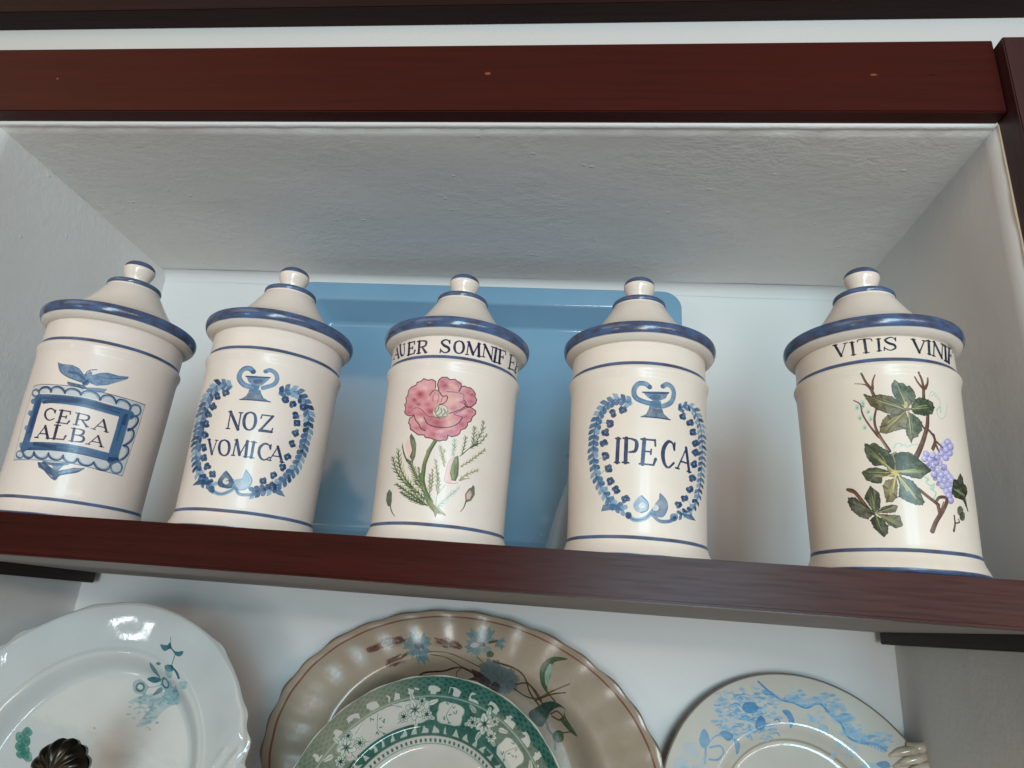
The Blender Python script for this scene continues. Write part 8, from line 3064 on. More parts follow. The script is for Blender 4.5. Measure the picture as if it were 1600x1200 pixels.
CREAM_A, CREAM_B = (0.685, 0.61, 0.54, 1), (0.745, 0.67, 0.60, 1)
def glaze(name, bands, img=None, rough=0.40, tint=(1, 1, 1)):
    """cream tin glaze with brushed blue rings at given heights and, on the body, the painted picture"""
    m = NT(name); v = m.coord()
    sep = m.add('ShaderNodeSeparateXYZ'); m.put(sep.inputs[0], v)
    wob = m.math('MULTIPLY', m.math('SUBTRACT', m.noise(v, 26, 3), 0.5), 0.0011)
    z = m.math('ADD', sep.outputs[2], wob); tot = None
    for zc, hw, soft in bands:
        d = m.math('ABSOLUTE', m.math('SUBTRACT', z, zc)); k = m.ramp(d, (hw - soft, hw + soft, 1, 0))
        tot = k if tot is None else m.math('MAXIMUM', tot, k)
    br = m.noise(m.coord((1, 1, 2.5)), 70, 4, 0.65); big = m.noise(v, 24, 3)
    blue = m.mix(m.ramp(br, (0.32, 0.66, 0, 1)), srgb(14, 34, 66), srgb(36, 78, 126))
    blue = m.mix(m.math('MULTIPLY', m.ramp(big, (0.5, 0.75, 0, 1)), 0.5), blue, srgb(56, 96, 134))
    cream = m.mix(m.ramp(m.noise(v, 12, 4), (0.3, 0.7, 0, 1)), tuple(a * k for a, k in zip(CREAM_A, tint)) + (1,), tuple(a * k for a, k in zip(CREAM_B, tint)) + (1,))
    fl = m.noise(v, 420, 2); cream = m.mix(m.math('MULTIPLY', m.ramp(fl, (0.73, 0.78, 0, 1)), 0.25), cream, srgb(150, 120, 96))
    vo = m.add('ShaderNodeTexVoronoi'); m.put(vo.inputs['Vector'], v); vo.inputs['Scale'].default_value = 70
    pin = m.math('MULTIPLY', m.ramp(vo.outputs['Distance'], (0.03, 0.075, 1, 0)), m.ramp(m.noise(v, 31, 2), (0.58, 0.64, 0, 1)))
    cream = m.mix(m.math('MULTIPLY', pin, 0.55), cream, srgb(120, 92, 72))
    sm_ = m.ramp(m.noise(m.coord((1, 1, 0.7)), 7, 5, 0.7), (0.56, 0.80, 0, 1)); cream = m.mix(m.math('MULTIPLY', sm_, 0.22), cream, srgb(176, 158, 134))
    if img:
        u = m.add('ShaderNodeUVMap'); u.uv_map = 'paint'
        t = m.add('ShaderNodeTexImage'); t.image = img; t.extension = 'CLIP'; m.put(t.inputs[0], u.outputs[0])
        cream = m.mix(t.outputs['Alpha'], cream, t.outputs['Color'])
    col = m.mix(m.math('MULTIPLY', tot, 0.93), cream, blue)
    nrm = m.bump(m.math('ADD', m.noise(v, 38, 2), m.math('MULTIPLY', m.noise(v, 160, 2), 0.12)), 0.10, 0.004)
    rg = m.math('ADD', rough, m.math('MULTIPLY', m.math('SUBTRACT', m.noise(v, 14, 4), 0.5), 0.12))
    return m.fin(col, rg, nrm, spec=0.42, coat=0.10)

# ------------------------------------------------------------------ the niche: walls, ceiling, floor of the lower niche
WL, WR, H, D, LOW = -0.6992, 0.4066, 0.4567, 0.3611, -0.39
TOPZ = 0.598
wavy_sheet('wall_back', (WL - 0.05, D, LOW - 0.03), (WR - WL + 0.1, 0, 0), (0, 0, H - LOW + 0.1), 40, 30, 0.0012, M['wall'], kind='structure')
wavy_sheet('wall_left', (WL, 0, LOW - 0.03), (0, D + 0.04, 0), (0, 0, H - LOW + 0.06), 16, 30, 0.0015, M['side'], kind='structure')
wavy_sheet('wall_right', (WR, D + 0.04, LOW - 0.03), (0, -D - 0.04, 0), (0, 0, H - LOW + 0.06), 16, 30, 0.0015, M['side'], kind='structure')
wavy_sheet('niche_ceiling', (WL - 0.03, D + 0.03, H), (WR - WL + 0.06, 0, 0), (0, -D - 0.03, 0), 50, 18, 0.0009, M['ceil'], kind='structure')
box('wall_above', (WL - 0.4, WR + 0.6, 0.0005, 0.05, H + 0.012, 0.64), plaster('toned_down_wall_white', (0.58, 0.57, 0.555, 1), 0.15), kind='structure')
box('wall_top', (WL - 0.4, WR + 0.6, 0.012, 0.06, 0.6405, 0.85), M['yellow'], kind='structure')
box('lower_niche_floor', (WL - 0.03, WR + 0.03, -0.09, D + 0.03, LOW - 0.035, LOW), M['wall'], kind='structure')
# the plaster is rounded where ceiling and back wall meet
v = []; f = []; n = 60
for i in range(n + 1):
    x = WL + (WR - WL) * i / n; rr = 0.015 + 0.0007 * math.sin(i * 0.7) * math.sin(i * 0.23)
    for k in range(9):
        a = math.pi / 2 * k / 8; v.append((x, D - 0.0004 - rr + rr * math.sin(a) , H - 0.0004 - rr + rr * math.cos(a)))
    if i:
        for k in range(8): a = (i - 1) * 9 + k; f.append((a, a + 1, a + 10, a + 9))
link('ceiling_cove', mesh('ceiling_cove', v, f), M['wall'], kind='structure')
# ragged filler bead where the plaster meets the rail
rnd = random.Random(3); v = []; f = []; n = 240
raw = [rnd.random() for _ in range(n + 40)]; bead = [0.5 * sum(raw[i:i + 5]) / 5 + 0.5 * sum(raw[i:i + 23]) / 23 for i in range(n + 1)]
for i in range(n + 1):
    x = WL - 0.02 + (WR - WL + 0.02) * i / n; hh = 0.0003 + 0.0016 * bead[i]
    for y, z in ((0.0, H + 0.001), (-0.0006, H - hh * 0.4), (0.006, H - hh), (0.012 + 0.008 * bead[i], H + 0.0030)): v.append((x, y, z))
    if i:
        for q in range(3): a = (i - 1) * 4 + q; f.append((a, a + 4, a + 5, a + 1))
link('plaster_bead', mesh('plaster_bead', v, f), M['ceil'], kind='structure')
v = []; f = []; n = 160
for i in range(n + 1):
    z = -0.02 + (H + 0.02) * i / n; hh = 0.0008 + 0.0004 * math.sin(z * 83) * math.sin(z * 31)
    for y, x in ((-0.0008, WR + 0.001), (-0.0012, WR - hh * 0.5), (0.0015, WR - hh * 0.7), (0.0035, WR + 0.001)): v.append((x, y, z))
    if i:
        for q in range(3): a = (i - 1) * 4 + q; f.append((a, a + 1, a + 5, a + 4))
me = mesh('plaster_edge', v, f); link('plaster_edge', me, plaster('raw_plaster', (0.70, 0.60, 0.48, 1), 0.5), kind='structure')

# ------------------------------------------------------------------ woodwork
t = empty('wooden_rail', (-0.15, -0.0176, H), 'wide reddish mahogany rail across the top of the niche with filled screw holes', 'rail')
def child(o, root): o.parent = root; o.matrix_parent_inverse = Matrix.Translation(-Vector(root.location)); return o
child(box('board', (WL - 0.30, WR - 0.0006, -0.0176, -0.0003, H + 0.0006, H + 0.0922), M['mahogany'], bevel=0.0012), t)
for (x, z, rx, rz, k) in ((-0.6210, 0.5036, 0.0014, 0.0014, "plug"), (-0.1157, 0.5081, 0.0034, 0.0020, "plug"), (0.2847, 0.5039, 0.0036, 0.0014, "plug"), (0.3418, 0.5036, 0.0030, 0.0009, "darkwood")):
    vv = [(x + rx * math.cos(a) * random.Random(int(a * 9)).uniform(.8, 1.1), -0.0178, z + rz * math.sin(a)) for a in np.linspace(0, 2 * math.pi, 14)[:-1]]
    vv += [(p[0], -0.0170, p[2]) for p in vv]; nn = 13
    ff = [tuple(range(nn - 1, -1, -1))[::-1]] + [(i, i + nn, (i + 1) % nn + nn, (i + 1) % nn) for i in range(nn)]
    child(link('screw_plug', mesh('screw_plug', vv, ff), M[k], smooth=False), t)
box('wooden_post', (WR + 0.0004, WR + 0.16, -0.0300, -0.0003, LOW, H + 0.0838), M['postwood'], bevel=0.0012, label='dark upright wooden post closing the right side of the niche', cat='post')
box('cornice_board', (WL - 0.30, WR + 0.50, -0.0260, -0.0002, TOPZ, TOPZ + 0.0225), M['darkwood'], bevel=0.001, label='almost black horizontal board along the very top above the white strip', cat='board')
t = empty('wooden_shelf', (-0.15, -0.0934, 0), 'long mahogany shelf that carries the five lidded jars', 'shelf')
child(box('fascia', (WL - 0.25, WR + 0.28, -0.0934, -0.0720, -0.0319, 0.0), M['shelfwood'], bevel=0.0020), t)
bm = bmesh.new()
P = [(WL - 0.25, -0.0718), (WR + 0.28, -0.0718), (WR + 0.28, -0.0310), (WR - 0.0008, -0.0310), (WR - 0.0008, D - 0.001), (WL + 0.001, D - 0.001), (WL + 0.001, -0.0310), (WL - 0.25, -0.0310)]
lo = [bm.verts.new((x, y, -0.0292)) for x, y in P]; hi = [bm.verts.new((x, y, -0.0004)) for x, y in P]
bm.faces.new(lo[::-1]); bm.faces.new(hi)
for i in range(8): bm.faces.new((lo[i], lo[(i + 1) % 8], hi[(i + 1) % 8], hi[i]))
me = bpy.data.meshes.new('shelf_board'); bm.to_mesh(me); bm.free()
child(link('shelf_board', me, M['under'], smooth=False), t)
for x0, x1 in ((WL + 0.0006, -0.6680), (0.3835, WR - 0.0010)):
    child(box('cleat', (x0, x1, 0.002, D - 0.018, -0.0432, -0.0294), M['cleatwood'], bevel=0.0006), t)

# ------------------------------------------------------------------ jars
RB = 0.0603
def lathe(prof, seg=112, uv=False, wob=0.0, ph=0.0):
    """prof: (r, z) from bottom to top; the paint UV runs round the jar from the back seam"""
    v = []; f = []; fu = []
    X0, X1, Z0, Z1 = CANV
    th = [-math.pi + 2 * math.pi * i / seg for i in range(seg + 1)]
    for r, z in prof:
        for a in th[:-1]:
            q = r * (1 + wob * (math.sin(2 * a + ph + z * 9) + 0.6 * math.sin(3 * a + 2 * ph - z * 22) + 0.8 * math.sin(z * 70 + ph)))
            v.append((q * math.sin(a), -q * math.cos(a), z))
    for j in range(len(prof) - 1):
        for i in range(seg):
            i2 = (i + 1) % seg
            f.append((j * seg + i, j * seg + i2, (j + 1) * seg + i2, (j + 1) * seg + i))
            if uv:
                U = lambda a: (RB * a * 1e4 - X0) / (X1 - X0); V = lambda z: (z * 1e4 - Z0) / (Z1 - Z0)
                fu += [(U(th[i]), V(prof[j][1])), (U(th[i + 1]), V(prof[j][1])), (U(th[i + 1]), V(prof[j + 1][1])), (U(th[i]), V(prof[j + 1][1]))]
    cut = len(f) * 4
    v.append((0, 0, prof[0][1])); v.append((0, 0, prof[-1][1])); b, tp = len(v) - 2, len(v) - 1; k = (len(prof) - 1) * seg
    for i in range(seg):
        f.append(((i + 1) % seg, i, b)); f.append((k + i, k + (i + 1) % seg, tp)); fu += [(-1, -1)] * 6
    me = mesh('lathe', v, f)
    if uv:
        l = me.uv_layers.new(name='paint'); l.data.foreach_set('uv', np.array(fu, np.float32).ravel())
    return me
CANV = (-1200, 1200, 120, 1880)
def spline(pts, k=4):
    return [tuple(q) for q in smooth_line(np.array(pts, float), False, k)]
BODY = [(0.0600, 0.0), (0.0624, 0.0008), (0.0627, 0.0030)] + spline([(0.0626, 0.0040), (0.0615, 0.0070), (0.0598, 0.0110), (0.0586, 0.0160), (0.0583, 0.0200)]) + \
       spline([(0.0584, 0.0220), (0.0590, 0.06), (0.0597, 0.10), (0.0605, 0.142), (0.0612, 0.1490), (0.0623, 0.1532), (0.0625, 0.1550), (0.0617, 0.1570), (0.0604, 0.1582), (0.0600, 0.1600)]) + \
       [(0.0599, 0.170), (0.0599, 0.1782), (0.0592, 0.1790), (0.0584, 0.1800)]
LID = [(0.0570, 0.1797), (0.0590, 0.1800), (0.0614, 0.1802)] + spline([(0.0624, 0.1806), (0.0648, 0.1820), (0.0675, 0.1846), (0.0690, 0.1880), (0.0693, 0.1912), (0.0685, 0.1938), (0.0662, 0.1950)]) + \
      spline([(0.0640, 0.1953), (0.0575, 0.1974), (0.0500, 0.2020), (0.0420, 0.2095), (0.0344, 0.2195), (0.0276, 0.2305), (0.0241, 0.2362)]) + \
      spline([(0.0244, 0.2366), (0.0252, 0.2388), (0.0247, 0.2412), (0.0228, 0.2422)]) + spline([(0.0205, 0.2426), (0.0150, 0.2434), (0.0112, 0.2442)])
KNOB = [(0.0110, 0.2436)] + spline([(0.0106, 0.2446), (0.0104, 0.2465), (0.0112, 0.2500), (0.0132, 0.2545), (0.0146, 0.2585), (0.0147, 0.2612), (0.0138, 0.2645), (0.0108, 0.2675), (0.0060, 0.2692), (0.0012, 0.2698)])
BB = [(0.0008, 0.0026, 0.0004), (0.0158, 0.0014, 0.0003), (0.1590, 0.0017, 0.0003)]
lid_mat = glaze('lid_glaze', [(0.1902, 0.0062, 0.0005), (0.2394, 0.0026, 0.0004)], None, 0.20)
knob_mat = glaze('knob_glaze', [(0.2672, 0.0062, 0.0004)], None, 0.22)
lid_me = lathe(LID); lid_me.materials.append(lid_mat); knob_me = lathe(KNOB); knob_me.materials.append(knob_mat)
for q in (lid_me, knob_me): q.polygons.foreach_set('use_smooth', [True] * len(q.polygons))
JARS = [(-0.4600, -0.0055, 'j0', 'lidded pharmacy jar lettered CERA ALBA in a blue frame with an eagle above'),
        (-0.2942, -0.0003, 'j1', 'lidded pharmacy jar lettered NOZ VOMICA inside a blue wreath'),
        (-0.1200, 0.0045, 'j2', 'lidded pharmacy jar painted with a pink poppy and lettered SOMNIFER around its neck'),
        (0.0515, 0.0012, 'j3', 'lidded pharmacy jar lettered IPECA inside a blue wreath'),
        (0.2463, -0.0270, 'j4', 'lidded pharmacy jar painted with a grape vine and lettered VITIS VINIF around its neck')]
TINTS = dict(j0=(0.97, 0.95, 0.96), j1=(0.98, 0.97, 0.975), j2=(1, 0.99, 0.99), j3=(1.02, 1.01, 0.99), j4=(0.98, 0.97, 0.93))
for x, y, key, label in JARS:
    cv = Canvas(*CANV, 0.5); cv.run(PAINT[key])
    root = empty('apothecary_jar', (x, y, 0.0004), label, 'jar', 'lidded pharmacy jars on the shelf')
    link('body', lathe(BODY, uv=True, wob=0.0028, ph=x * 40), glaze('jar_glaze', BB, cv.image('paint_' + key, (218, 206, 195)), tint=TINTS[key]), root)
    lid = bpy.data.objects.new('lid', lid_me); C.objects.link(lid); lid.parent = root; lid.rotation_euler = (0, 0, x * 23)
    lid.location = (0.0006 * math.sin(x * 50), 0.0004 * math.cos(x * 31), 0.0)
    kn = bpy.data.objects.new('knob', knob_me); C.objects.link(kn); kn.parent = lid

# ------------------------------------------------------------------ blue tray leaning on the back wall
def rrect(w, h, r, n=10):
    o = []
    for cx, cy, a0 in ((w / 2 - r, h / 2 - r, 0), (-w / 2 + r, h / 2 - r, 90), (-w / 2 + r, -h / 2 + r, 180), (w / 2 - r, -h / 2 + r, 270)):
        for i in range(n + 1): a = R(a0 + 90 * i / n); o.append((cx + r * math.cos(a), cy + r * math.sin(a)))
    return o
TW, TH = 0.587, 0.419
prof = [(0.014, 0.0), (0.0035, 0.0405), (0.0010, 0.0425), (0.0, 0.0440), (0.0006, 0.0456), (0.0024, 0.0462)] + [(0.0250, 0.0462), (0.0280, 0.0458), (0.0300, 0.0446), (0.0312, 0.0426)] + [(0.0470, 0.0100), (0.0490, 0.0076), (0.0520, 0.0062), (0.0560, 0.0056), (0.0620, 0.0054)]
v = []; f = []; N = 44
for ins, h in prof:
    for (x, z) in rrect(TW - 2 * ins, TH - 2 * ins, max(0.028 - ins * 0.35, 0.006)): v.append((x, -h, z))
for j in range(len(prof) - 1):
    for i in range(N): f.append((j * N + i, j * N + (i + 1) % N, (j + 1) * N + (i + 1) % N, (j + 1) * N + i))
f.append(tuple((len(prof) - 1) * N + i for i in range(N))); f.append(tuple(range(N - 1, -1, -1)))
m = NT('blue_plastic'); vv = m.coord()
tc = m.mix(m.ramp(m.noise(vv, 5, 3), (0.3, 0.7, 0, 1)), srgb(112, 150, 176), srgb(122, 159, 184))
sc = m.noise(m.coord((1, 60, 60)), 6, 3)
tray_mat = m.fin(tc, m.math('ADD', 0.07, m.math('MULTIPLY', sc, 0.08)), m.bump(m.noise(vv, 9, 2), 0.05, 0.01), spec=0.5)
me = mesh('serving_tray', v, f)
tr = link('serving_tray', me, tray_mat, None, label='large blue plastic tray with rounded corners leaning on the wall behind the jars', cat='tray')
ang = 0.070
tr.matrix_world = Matrix.Translation((-0.1535, D - 0.0035 - math.sin(ang) * TH - 0.002 + 0.0, 0.0006)) @ Matrix.Rotation(-ang, 4, 'X') @ Matrix.Translation((0, 0, TH / 2))
bm = bmesh.new(); bm.from_mesh(me); bmesh.ops.recalc_face_normals(bm, faces=bm.faces[:]); bm.to_mesh(me); bm.free()

# ------------------------------------------------------------------ guessed flask, put in for a pale translucent shape by the fourth jar
m = NT('clear_glass'); g_ = m.b.inputs
g_['Transmission Weight'].default_value = 0.72; g_['IOR'].default_value = 1.45
glass = m.fin((0.90, 0.92, 0.92, 1), 0.16, m.bump(m.noise(m.coord(), 60, 2), 0.06, 0.002))
outer = spline([(0.0330, 0.0), (0.0350, 0.0015), (0.0352, 0.0060), (0.0330, 0.0160), (0.0255, 0.0480), (0.0165, 0.0800), (0.0122, 0.0920), (0.0112, 0.1000), (0.0112, 0.1180), (0.0120, 0.1210), (0.0152, 0.1225), (0.0154, 0.1245), (0.0140, 0.1255)], 3)
inner = spline([(0.0112, 0.1245), (0.0094, 0.1180), (0.0094, 0.1000), (0.0104, 0.0910), (0.0146, 0.0790), (0.0236, 0.0470), (0.0312, 0.0160), (0.0320, 0.0090), (0.0290, 0.0062), (0.0010, 0.0060)], 3)
me = lathe(outer + inner, 56); fl_ = link('guessed_flask', me, glass, None, label='small guessed flask for a pale translucent shape half hidden behind the IPECA jar', cat='flask')
fl_.location = (0.0010, 0.1300, 0.0003)

# ------------------------------------------------------------------ plates in the lower niche
def plate_matrix(X, Y, Z, lean, yaw, spin):
    n = Vector((0, -math.cos(lean), math.sin(lean))); u = Vector((0, math.sin(lean), math.cos(lean))); r = Vector((1, 0, 0))
    Zm = Matrix.Rotation(yaw, 3, 'Z'); n, u, r = Zm @ n, Zm @ u, Zm @ r
    r2 = r * math.cos(spin) + u * math.sin(spin); u2 = u * math.cos(spin) - r * math.sin(spin)
    return Matrix(((r2.x, u2.x, n.x, X), (r2.y, u2.y, n.y, Y), (r2.z, u2.z, n.z, Z), (0, 0, 0, 1)))

def plate_mesh(name, a, b, out, height, nt=288, rho=None, thick=0.0045, hole=None, span=None):
    """front and back skins of a plate: out(t) scales the outline, height(rho, t) is the front surface"""
    rho = rho or ([0.0] + list(np.linspace(0.05, 0.5, 8)) + list(np.linspace(0.52, 0.78, 20)) + list(np.linspace(0.80, 0.985, 16)) + [0.995, 1.0])
    v = []; f = []; nr = len(rho); th = [2 * math.pi * i / nt for i in range(nt)]
    pos = lambda q, t: (a * q * (1 + (out(t) - 1) * max(0, (q - 0.7) / 0.3)) * math.cos(t), b * q * (1 + (out(t) - 1) * max(0, (q - 0.7) / 0.3)) * math.sin(t))
    for side in (0, 1):
        for q in rho[1:]:
            for t in th:
                x, y = pos(q, t); h = height(q, t)
                e = 0.0009 * max(0, (q - 0.98) / 0.02) ** 2
                v.append((x, y, h - e if side == 0 else h - thick * (1 if q < 0.98 else 1 - 0.35 * (q - 0.98) / 0.02)))
    m_ = (nr - 1) * nt
    keep = lambda j, i: True
    if hole:
        def keep(j, i):
            x, y = pos((rho[j] + rho[j + 1]) / 2, th[i] + math.pi / nt)
            return all((((x - c[0]) * math.cos(c[4]) + (y - c[1]) * math.sin(c[4])) / c[2]) ** 2 + ((-(x - c[0]) * math.sin(c[4]) + (y - c[1]) * math.cos(c[4])) / c[3]) ** 2 > 1 for c in hole)
    cell = {}
    for j in range(1, nr - 1):
        for i in range(nt): cell[(j, i)] = keep(j, i)
    ix = lambda j, i: (j - 1) * nt + i % nt
    for (j, i), k in cell.items():
        if not k: continue
        f.append((ix(j, i), ix(j, i + 1), ix(j + 1, i + 1), ix(j + 1, i)) if False else (ix(j, i), ix(j + 1, i), ix(j + 1, i + 1), ix(j, i + 1)))
        f.append((m_ + ix(j, i), m_ + ix(j, i + 1), m_ + ix(j + 1, i + 1), m_ + ix(j + 1, i)))
        for dj, di, e0, e1 in ((1, 0, (j + 1, i), (j + 1, i + 1)), (-1, 0, (j, i + 1), (j, i)), (0, 1, (j + 1, i + 1), (j, i + 1)), (0, -1, (j, i), (j + 1, i))):
            q = (j + dj, (i + di) % nt)
            if (q in cell and not cell[q]) or (j + dj == nr - 1): f.append((ix(*e0), m_ + ix(*e0), m_ + ix(*e1), ix(*e1)))
    v.append((0, 0, height(0, 0))); v.append((0, 0, height(0, 0) - thick)); c0, c1 = len(v) - 2, len(v) - 1
    for i in range(nt):
        f.append((c0, ix(1, i), ix(1, i + 1))); f.append((c1, m_ + ix(1, i + 1), m_ + ix(1, i)))
    me = mesh(name, v, f)
    if span:
        l = me.uv_layers.new(name='paint'); vi = np.empty(len(me.loops), np.int32); me.loops.foreach_get('vertex_index', vi)
        P = np.array(v)[vi][:, :2] * 1e4; U = (P - (span[0], span[2])) / (span[1] - span[0], span[3] - span[2])
        l.data.foreach_set('uv', U.astype(np.float32).ravel())
    return me

def china(name, base, img, bands=(), rough=0.10, a=1, b=1, mott=0.06, spec=0.5):
    """glazed earthenware: base colour with faint mottling, painted rings at given radii (normalised), then the picture"""
    m = NT(name); v = m.coord((1 / a, 1 / b, 1)); vo = m.coord()
    sep = m.add('ShaderNodeSeparateXYZ'); m.put(sep.inputs[0], v)
    rr = m.math('SQRT', m.math('ADD', m.math('POWER', sep.outputs[0], 2.0), m.math('POWER', sep.outputs[1], 2.0)))
    rr = m.math('ADD', rr, m.math('MULTIPLY', m.math('SUBTRACT', m.noise(vo, 30, 2), 0.5), 0.006))
    c = m.mix(m.ramp(m.noise(vo, 22, 5), (0.3, 0.7, 0, 1)), tuple(x * (1 - 2.2 * mott) for x in base[:3]) + (1,), base)
    for r0, hw, soft, col, al in bands:
        c = m.mix(m.math('MULTIPLY', m.ramp(m.math('ABSOLUTE', m.math('SUBTRACT', rr, r0)), (max(hw - soft, 0), hw + soft, 1, 0)), al), c, col)
    if img:
        u = m.add('ShaderNodeUVMap'); u.uv_map = 'paint'
        t = m.add('ShaderNodeTexImage'); t.image = img; t.extension = 'CLIP'; m.put(t.inputs[0], u.outputs[0])
        c = m.mix(t.outputs['Alpha'], c, t.outputs['Color'])
    nrm = m.bump(m.noise(vo, 45, 3), 0.08, 0.003)
    return m.fin(c, rough, nrm, spec=spec)

sm = lambda x, a, b: (lambda t: t * t * (3 - 2 * t))(min(1, max(0, (x - a) / (b - a))))
wrap = lambda t, c: (t - c + math.pi) % (2 * math.pi) - math.pi

# -- 1: white plate with teal sprig and pierced lug handles
A1 = 0.1692; H1 = R(168)
def out1(t):
    o = 1.0
    for c in (H1, H1 + math.pi):
        d = abs(wrap(t, c)); o += 0.17 * (1 - sm(d, R(9), R(21))) + 0.024 * math.exp(-((d - R(27)) / R(3.0)) ** 2) + 0.018 * math.exp(-((d - R(36)) / R(3.5)) ** 2)
        o += 0.012 * math.exp(-((d - R(62)) / R(4)) ** 2)
    return o + 0.004 * math.cos(8 * t)
def h1(q, t):
    h = -0.020 * (1 - sm(q, 0.60, 0.70)) - 0.011 * (1 - sm(q, 0.70, 1.0)) + 0.0016 * math.exp(-((q - 0.705) / 0.018) ** 2)
    for c in (H1, H1 + math.pi):
        d = wrap(t, c); k = sm(q, 0.74, 0.84) * math.exp(-(d / R(27)) ** 4)
        h += k * 0.0020 * (math.sin(q * 60 + 9 * math.cos(d * 5)) * math.cos(d * 16) + 0.6 * math.cos(d * 34 + q * 20))
    return h + 0.0006 * math.cos(16 * t) * sm(q, 0.75, 1)
SP = (-2100, 2100, -1800, 1800)
cv = Canvas(*SP, 0.28); cv.run(PAINT['p1'])
hl = [(A1 * 1.065 * math.cos(c), A1 * 1.065 * math.sin(c), 0.0125, 0.0185, c) for c in (H1, H1 + math.pi)]
me = plate_mesh('china_plate', A1, A1, out1, h1, hole=hl, span=SP, nt=360)
root = empty('china_plate', (0, 0, 0), 'white plate with a teal flower sprig and pierced lug handles behind the bronze shell ornament', 'plate')
root.matrix_world = plate_matrix(-0.4805, 0.1225, -0.2261, 0.2542, 0.0553, 0.0)
link('plate_body', me, china('white_china', (0.47, 0.49, 0.475, 1), cv.image('paint_sprig', (189, 191, 189)), [(0.995, 0.012, 0.006, srgb(150, 140, 128), 0.45), (0.70, 0.012, 0.006, srgb(188, 186, 178), 0.4)], 0.09, A1, A1, 0.02, 0.42), root)

# -- 2: large brown oval platter with fluted rim
A2, B2 = 0.2441, 0.1762
out2 = lambda t: 1 + 0.0042 * math.cos(30 * t) + 0.003 * math.cos(15 * t + 1)
def h2(q, t):
    return -0.026 * (1 - sm(q, 0.56, 0.72)) - 0.010 * (1 - sm(q, 0.70, 1.0)) + 0.0007 * math.cos(30 * t) * sm(q, 0.70, 0.86) + 0.0012 * sm(q, 0.95, 1.0)
SP = (-2500, 2500, -1820, 1820)
cv = Canvas(*SP, 0.26, base=PAL['pb']); cv.run(PAINT['p2'])
me = plate_mesh('oval_platter', A2, B2, out2, h2, span=SP, nt=480)
root = empty('oval_platter', (0, 0, 0), 'large brown oval platter with scalloped rim, blue flowers and green leaves', 'platter')
root.matrix_world = plate_matrix(-0.1237, 0.3004, -0.2168, 0.198, 0.0, -0.1344)
link('platter_body', me, china('brown_glaze', (0.34, 0.265, 0.19, 1), cv.image('paint_cornflower', (152, 136, 118)), [(0.955, 0.0052, 0.002, srgb(112, 50, 36), 0.85), (1.0, 0.007, 0.004, srgb(104, 70, 58), 0.7)], 0.20, A2, B2, 0.06), root)

# -- 3: green transfer-printed plate: the printed border is computed over polar coordinates
A3 = 0.1502
n = 900; g = np.linspace(-1, 1, n); X, Y = np.meshgrid(g, g); q = np.hypot(X, Y); T = np.arctan2(Y, X)
def st(x, a, b): t_ = np.clip((x - a) / (b - a), 0, 1); return t_ * t_ * (3 - 2 * t_)
N1 = np.tile(WASH, (1, 1))[:n, :n]; N2 = WASH[100:100 + n, 60:60 + n].T
fine = vnoise(n, 150); med = vnoise(n, 60)
cv = Canvas(0, n, 0, n, 1.0, base=np.array((44, 98, 84)) / 255)
ang_ = lambda c: np.abs((T - np.radians(c) + np.pi) % (2 * np.pi) - np.pi)
dens = np.zeros((n, n))
band = st(q, 0.855, 0.87) * (1 - st(q, 0.985, 0.995))
scal = ((q - 0.868) / 0.05 < (0.55 + 0.6 * np.abs(np.sin(T * 18))) * (med > 0.30)) & (np.abs(np.sin(T * 18 + 0.6 * med)) > 0.62)
dens = np.maximum(dens, band * np.where(scal & (med > 0.42), 0.06, 0.80 + 0.2 * ((np.sin(T * 90) * np.sin(q * 170)) > 0.35)))
dens = np.maximum(dens, 0.8 * np.exp(-((q - 0.862) / 0.005) ** 2))
zone = st(q, 0.665, 0.68) * (1 - st(q, 0.845, 0.86))
bg = np.clip(0.80 - 0.5 * fine * st(q, 0.6, 0.8) + 0.1 * med, 0, 1); white = np.zeros((n, n))
for k in range(9):
    c2 = 44 - 40 * k; w2 = np.exp(-(ang_(c2) / np.radians(8)) ** 4) * np.exp(-((q - 0.75) / 0.078) ** 4); white = np.maximum(white, st(w2 + 0.25 * (med - 0.5), 0.35, 0.55))
left = np.exp(-(ang_(122) / np.radians(26)) ** 6) * np.exp(-((q - 0.760) / 0.084) ** 6); white = np.maximum(white, st(left + 0.2 * (med - 0.5), 0.3, 0.5))
z = np.clip(0.86 - 0.18 * fine + 0.1 * med, 0, 1) * (1 - white) + white * 0.03
dens = np.maximum(dens, zone * z)
inner = st(q, 0.605, 0.612) * (1 - st(q, 0.675, 0.682)); tri = (np.abs((T * 26 / np.pi + 0.5 * med) % 1 - 0.5) * 2 < 0.62 - (q - 0.62) * 14) & (q > 0.622)
dens = np.maximum(dens, inner * np.where(tri, 0.08, 0.84))
dots = (np.abs((T * 52 / np.pi) % 1 - 0.5) < 0.24) & (np.abs(q - 0.588) < 0.0085); dens = np.maximum(dens, np.where(dots, 0.75, 0))
dens = np.maximum(dens, 0.35 * np.exp(-((q - 0.572) / 0.003) ** 2))
cv.a = np.clip(dens ** 0.7 * (0.95 + 0.25 * (N1 - 0.4)), 0, 1)
cv.rgb = np.array((24, 66, 56)) / 255 * (1 + 0.6 * (1 - cv.a[..., None])); cv.rgb = np.clip(cv.rgb, 0, 1)
olive_arc = np.exp(-(ang_(136) / np.radians(32)) ** 4)[..., None] * (q > 0.68)[..., None]          # a browner, paler stretch of the border
cv.rgb = cv.rgb * (1 - 0.75 * olive_arc) + np.array((104, 100, 74)) / 255 * 0.75 * olive_arc
cv.a *= 1 - 0.22 * olive_arc[..., 0]
IV, GD, GM = np.array((186, 180, 170)) / 255, np.array((14, 52, 44)) / 255, np.array((44, 96, 82)) / 255
fr = random.Random(11)
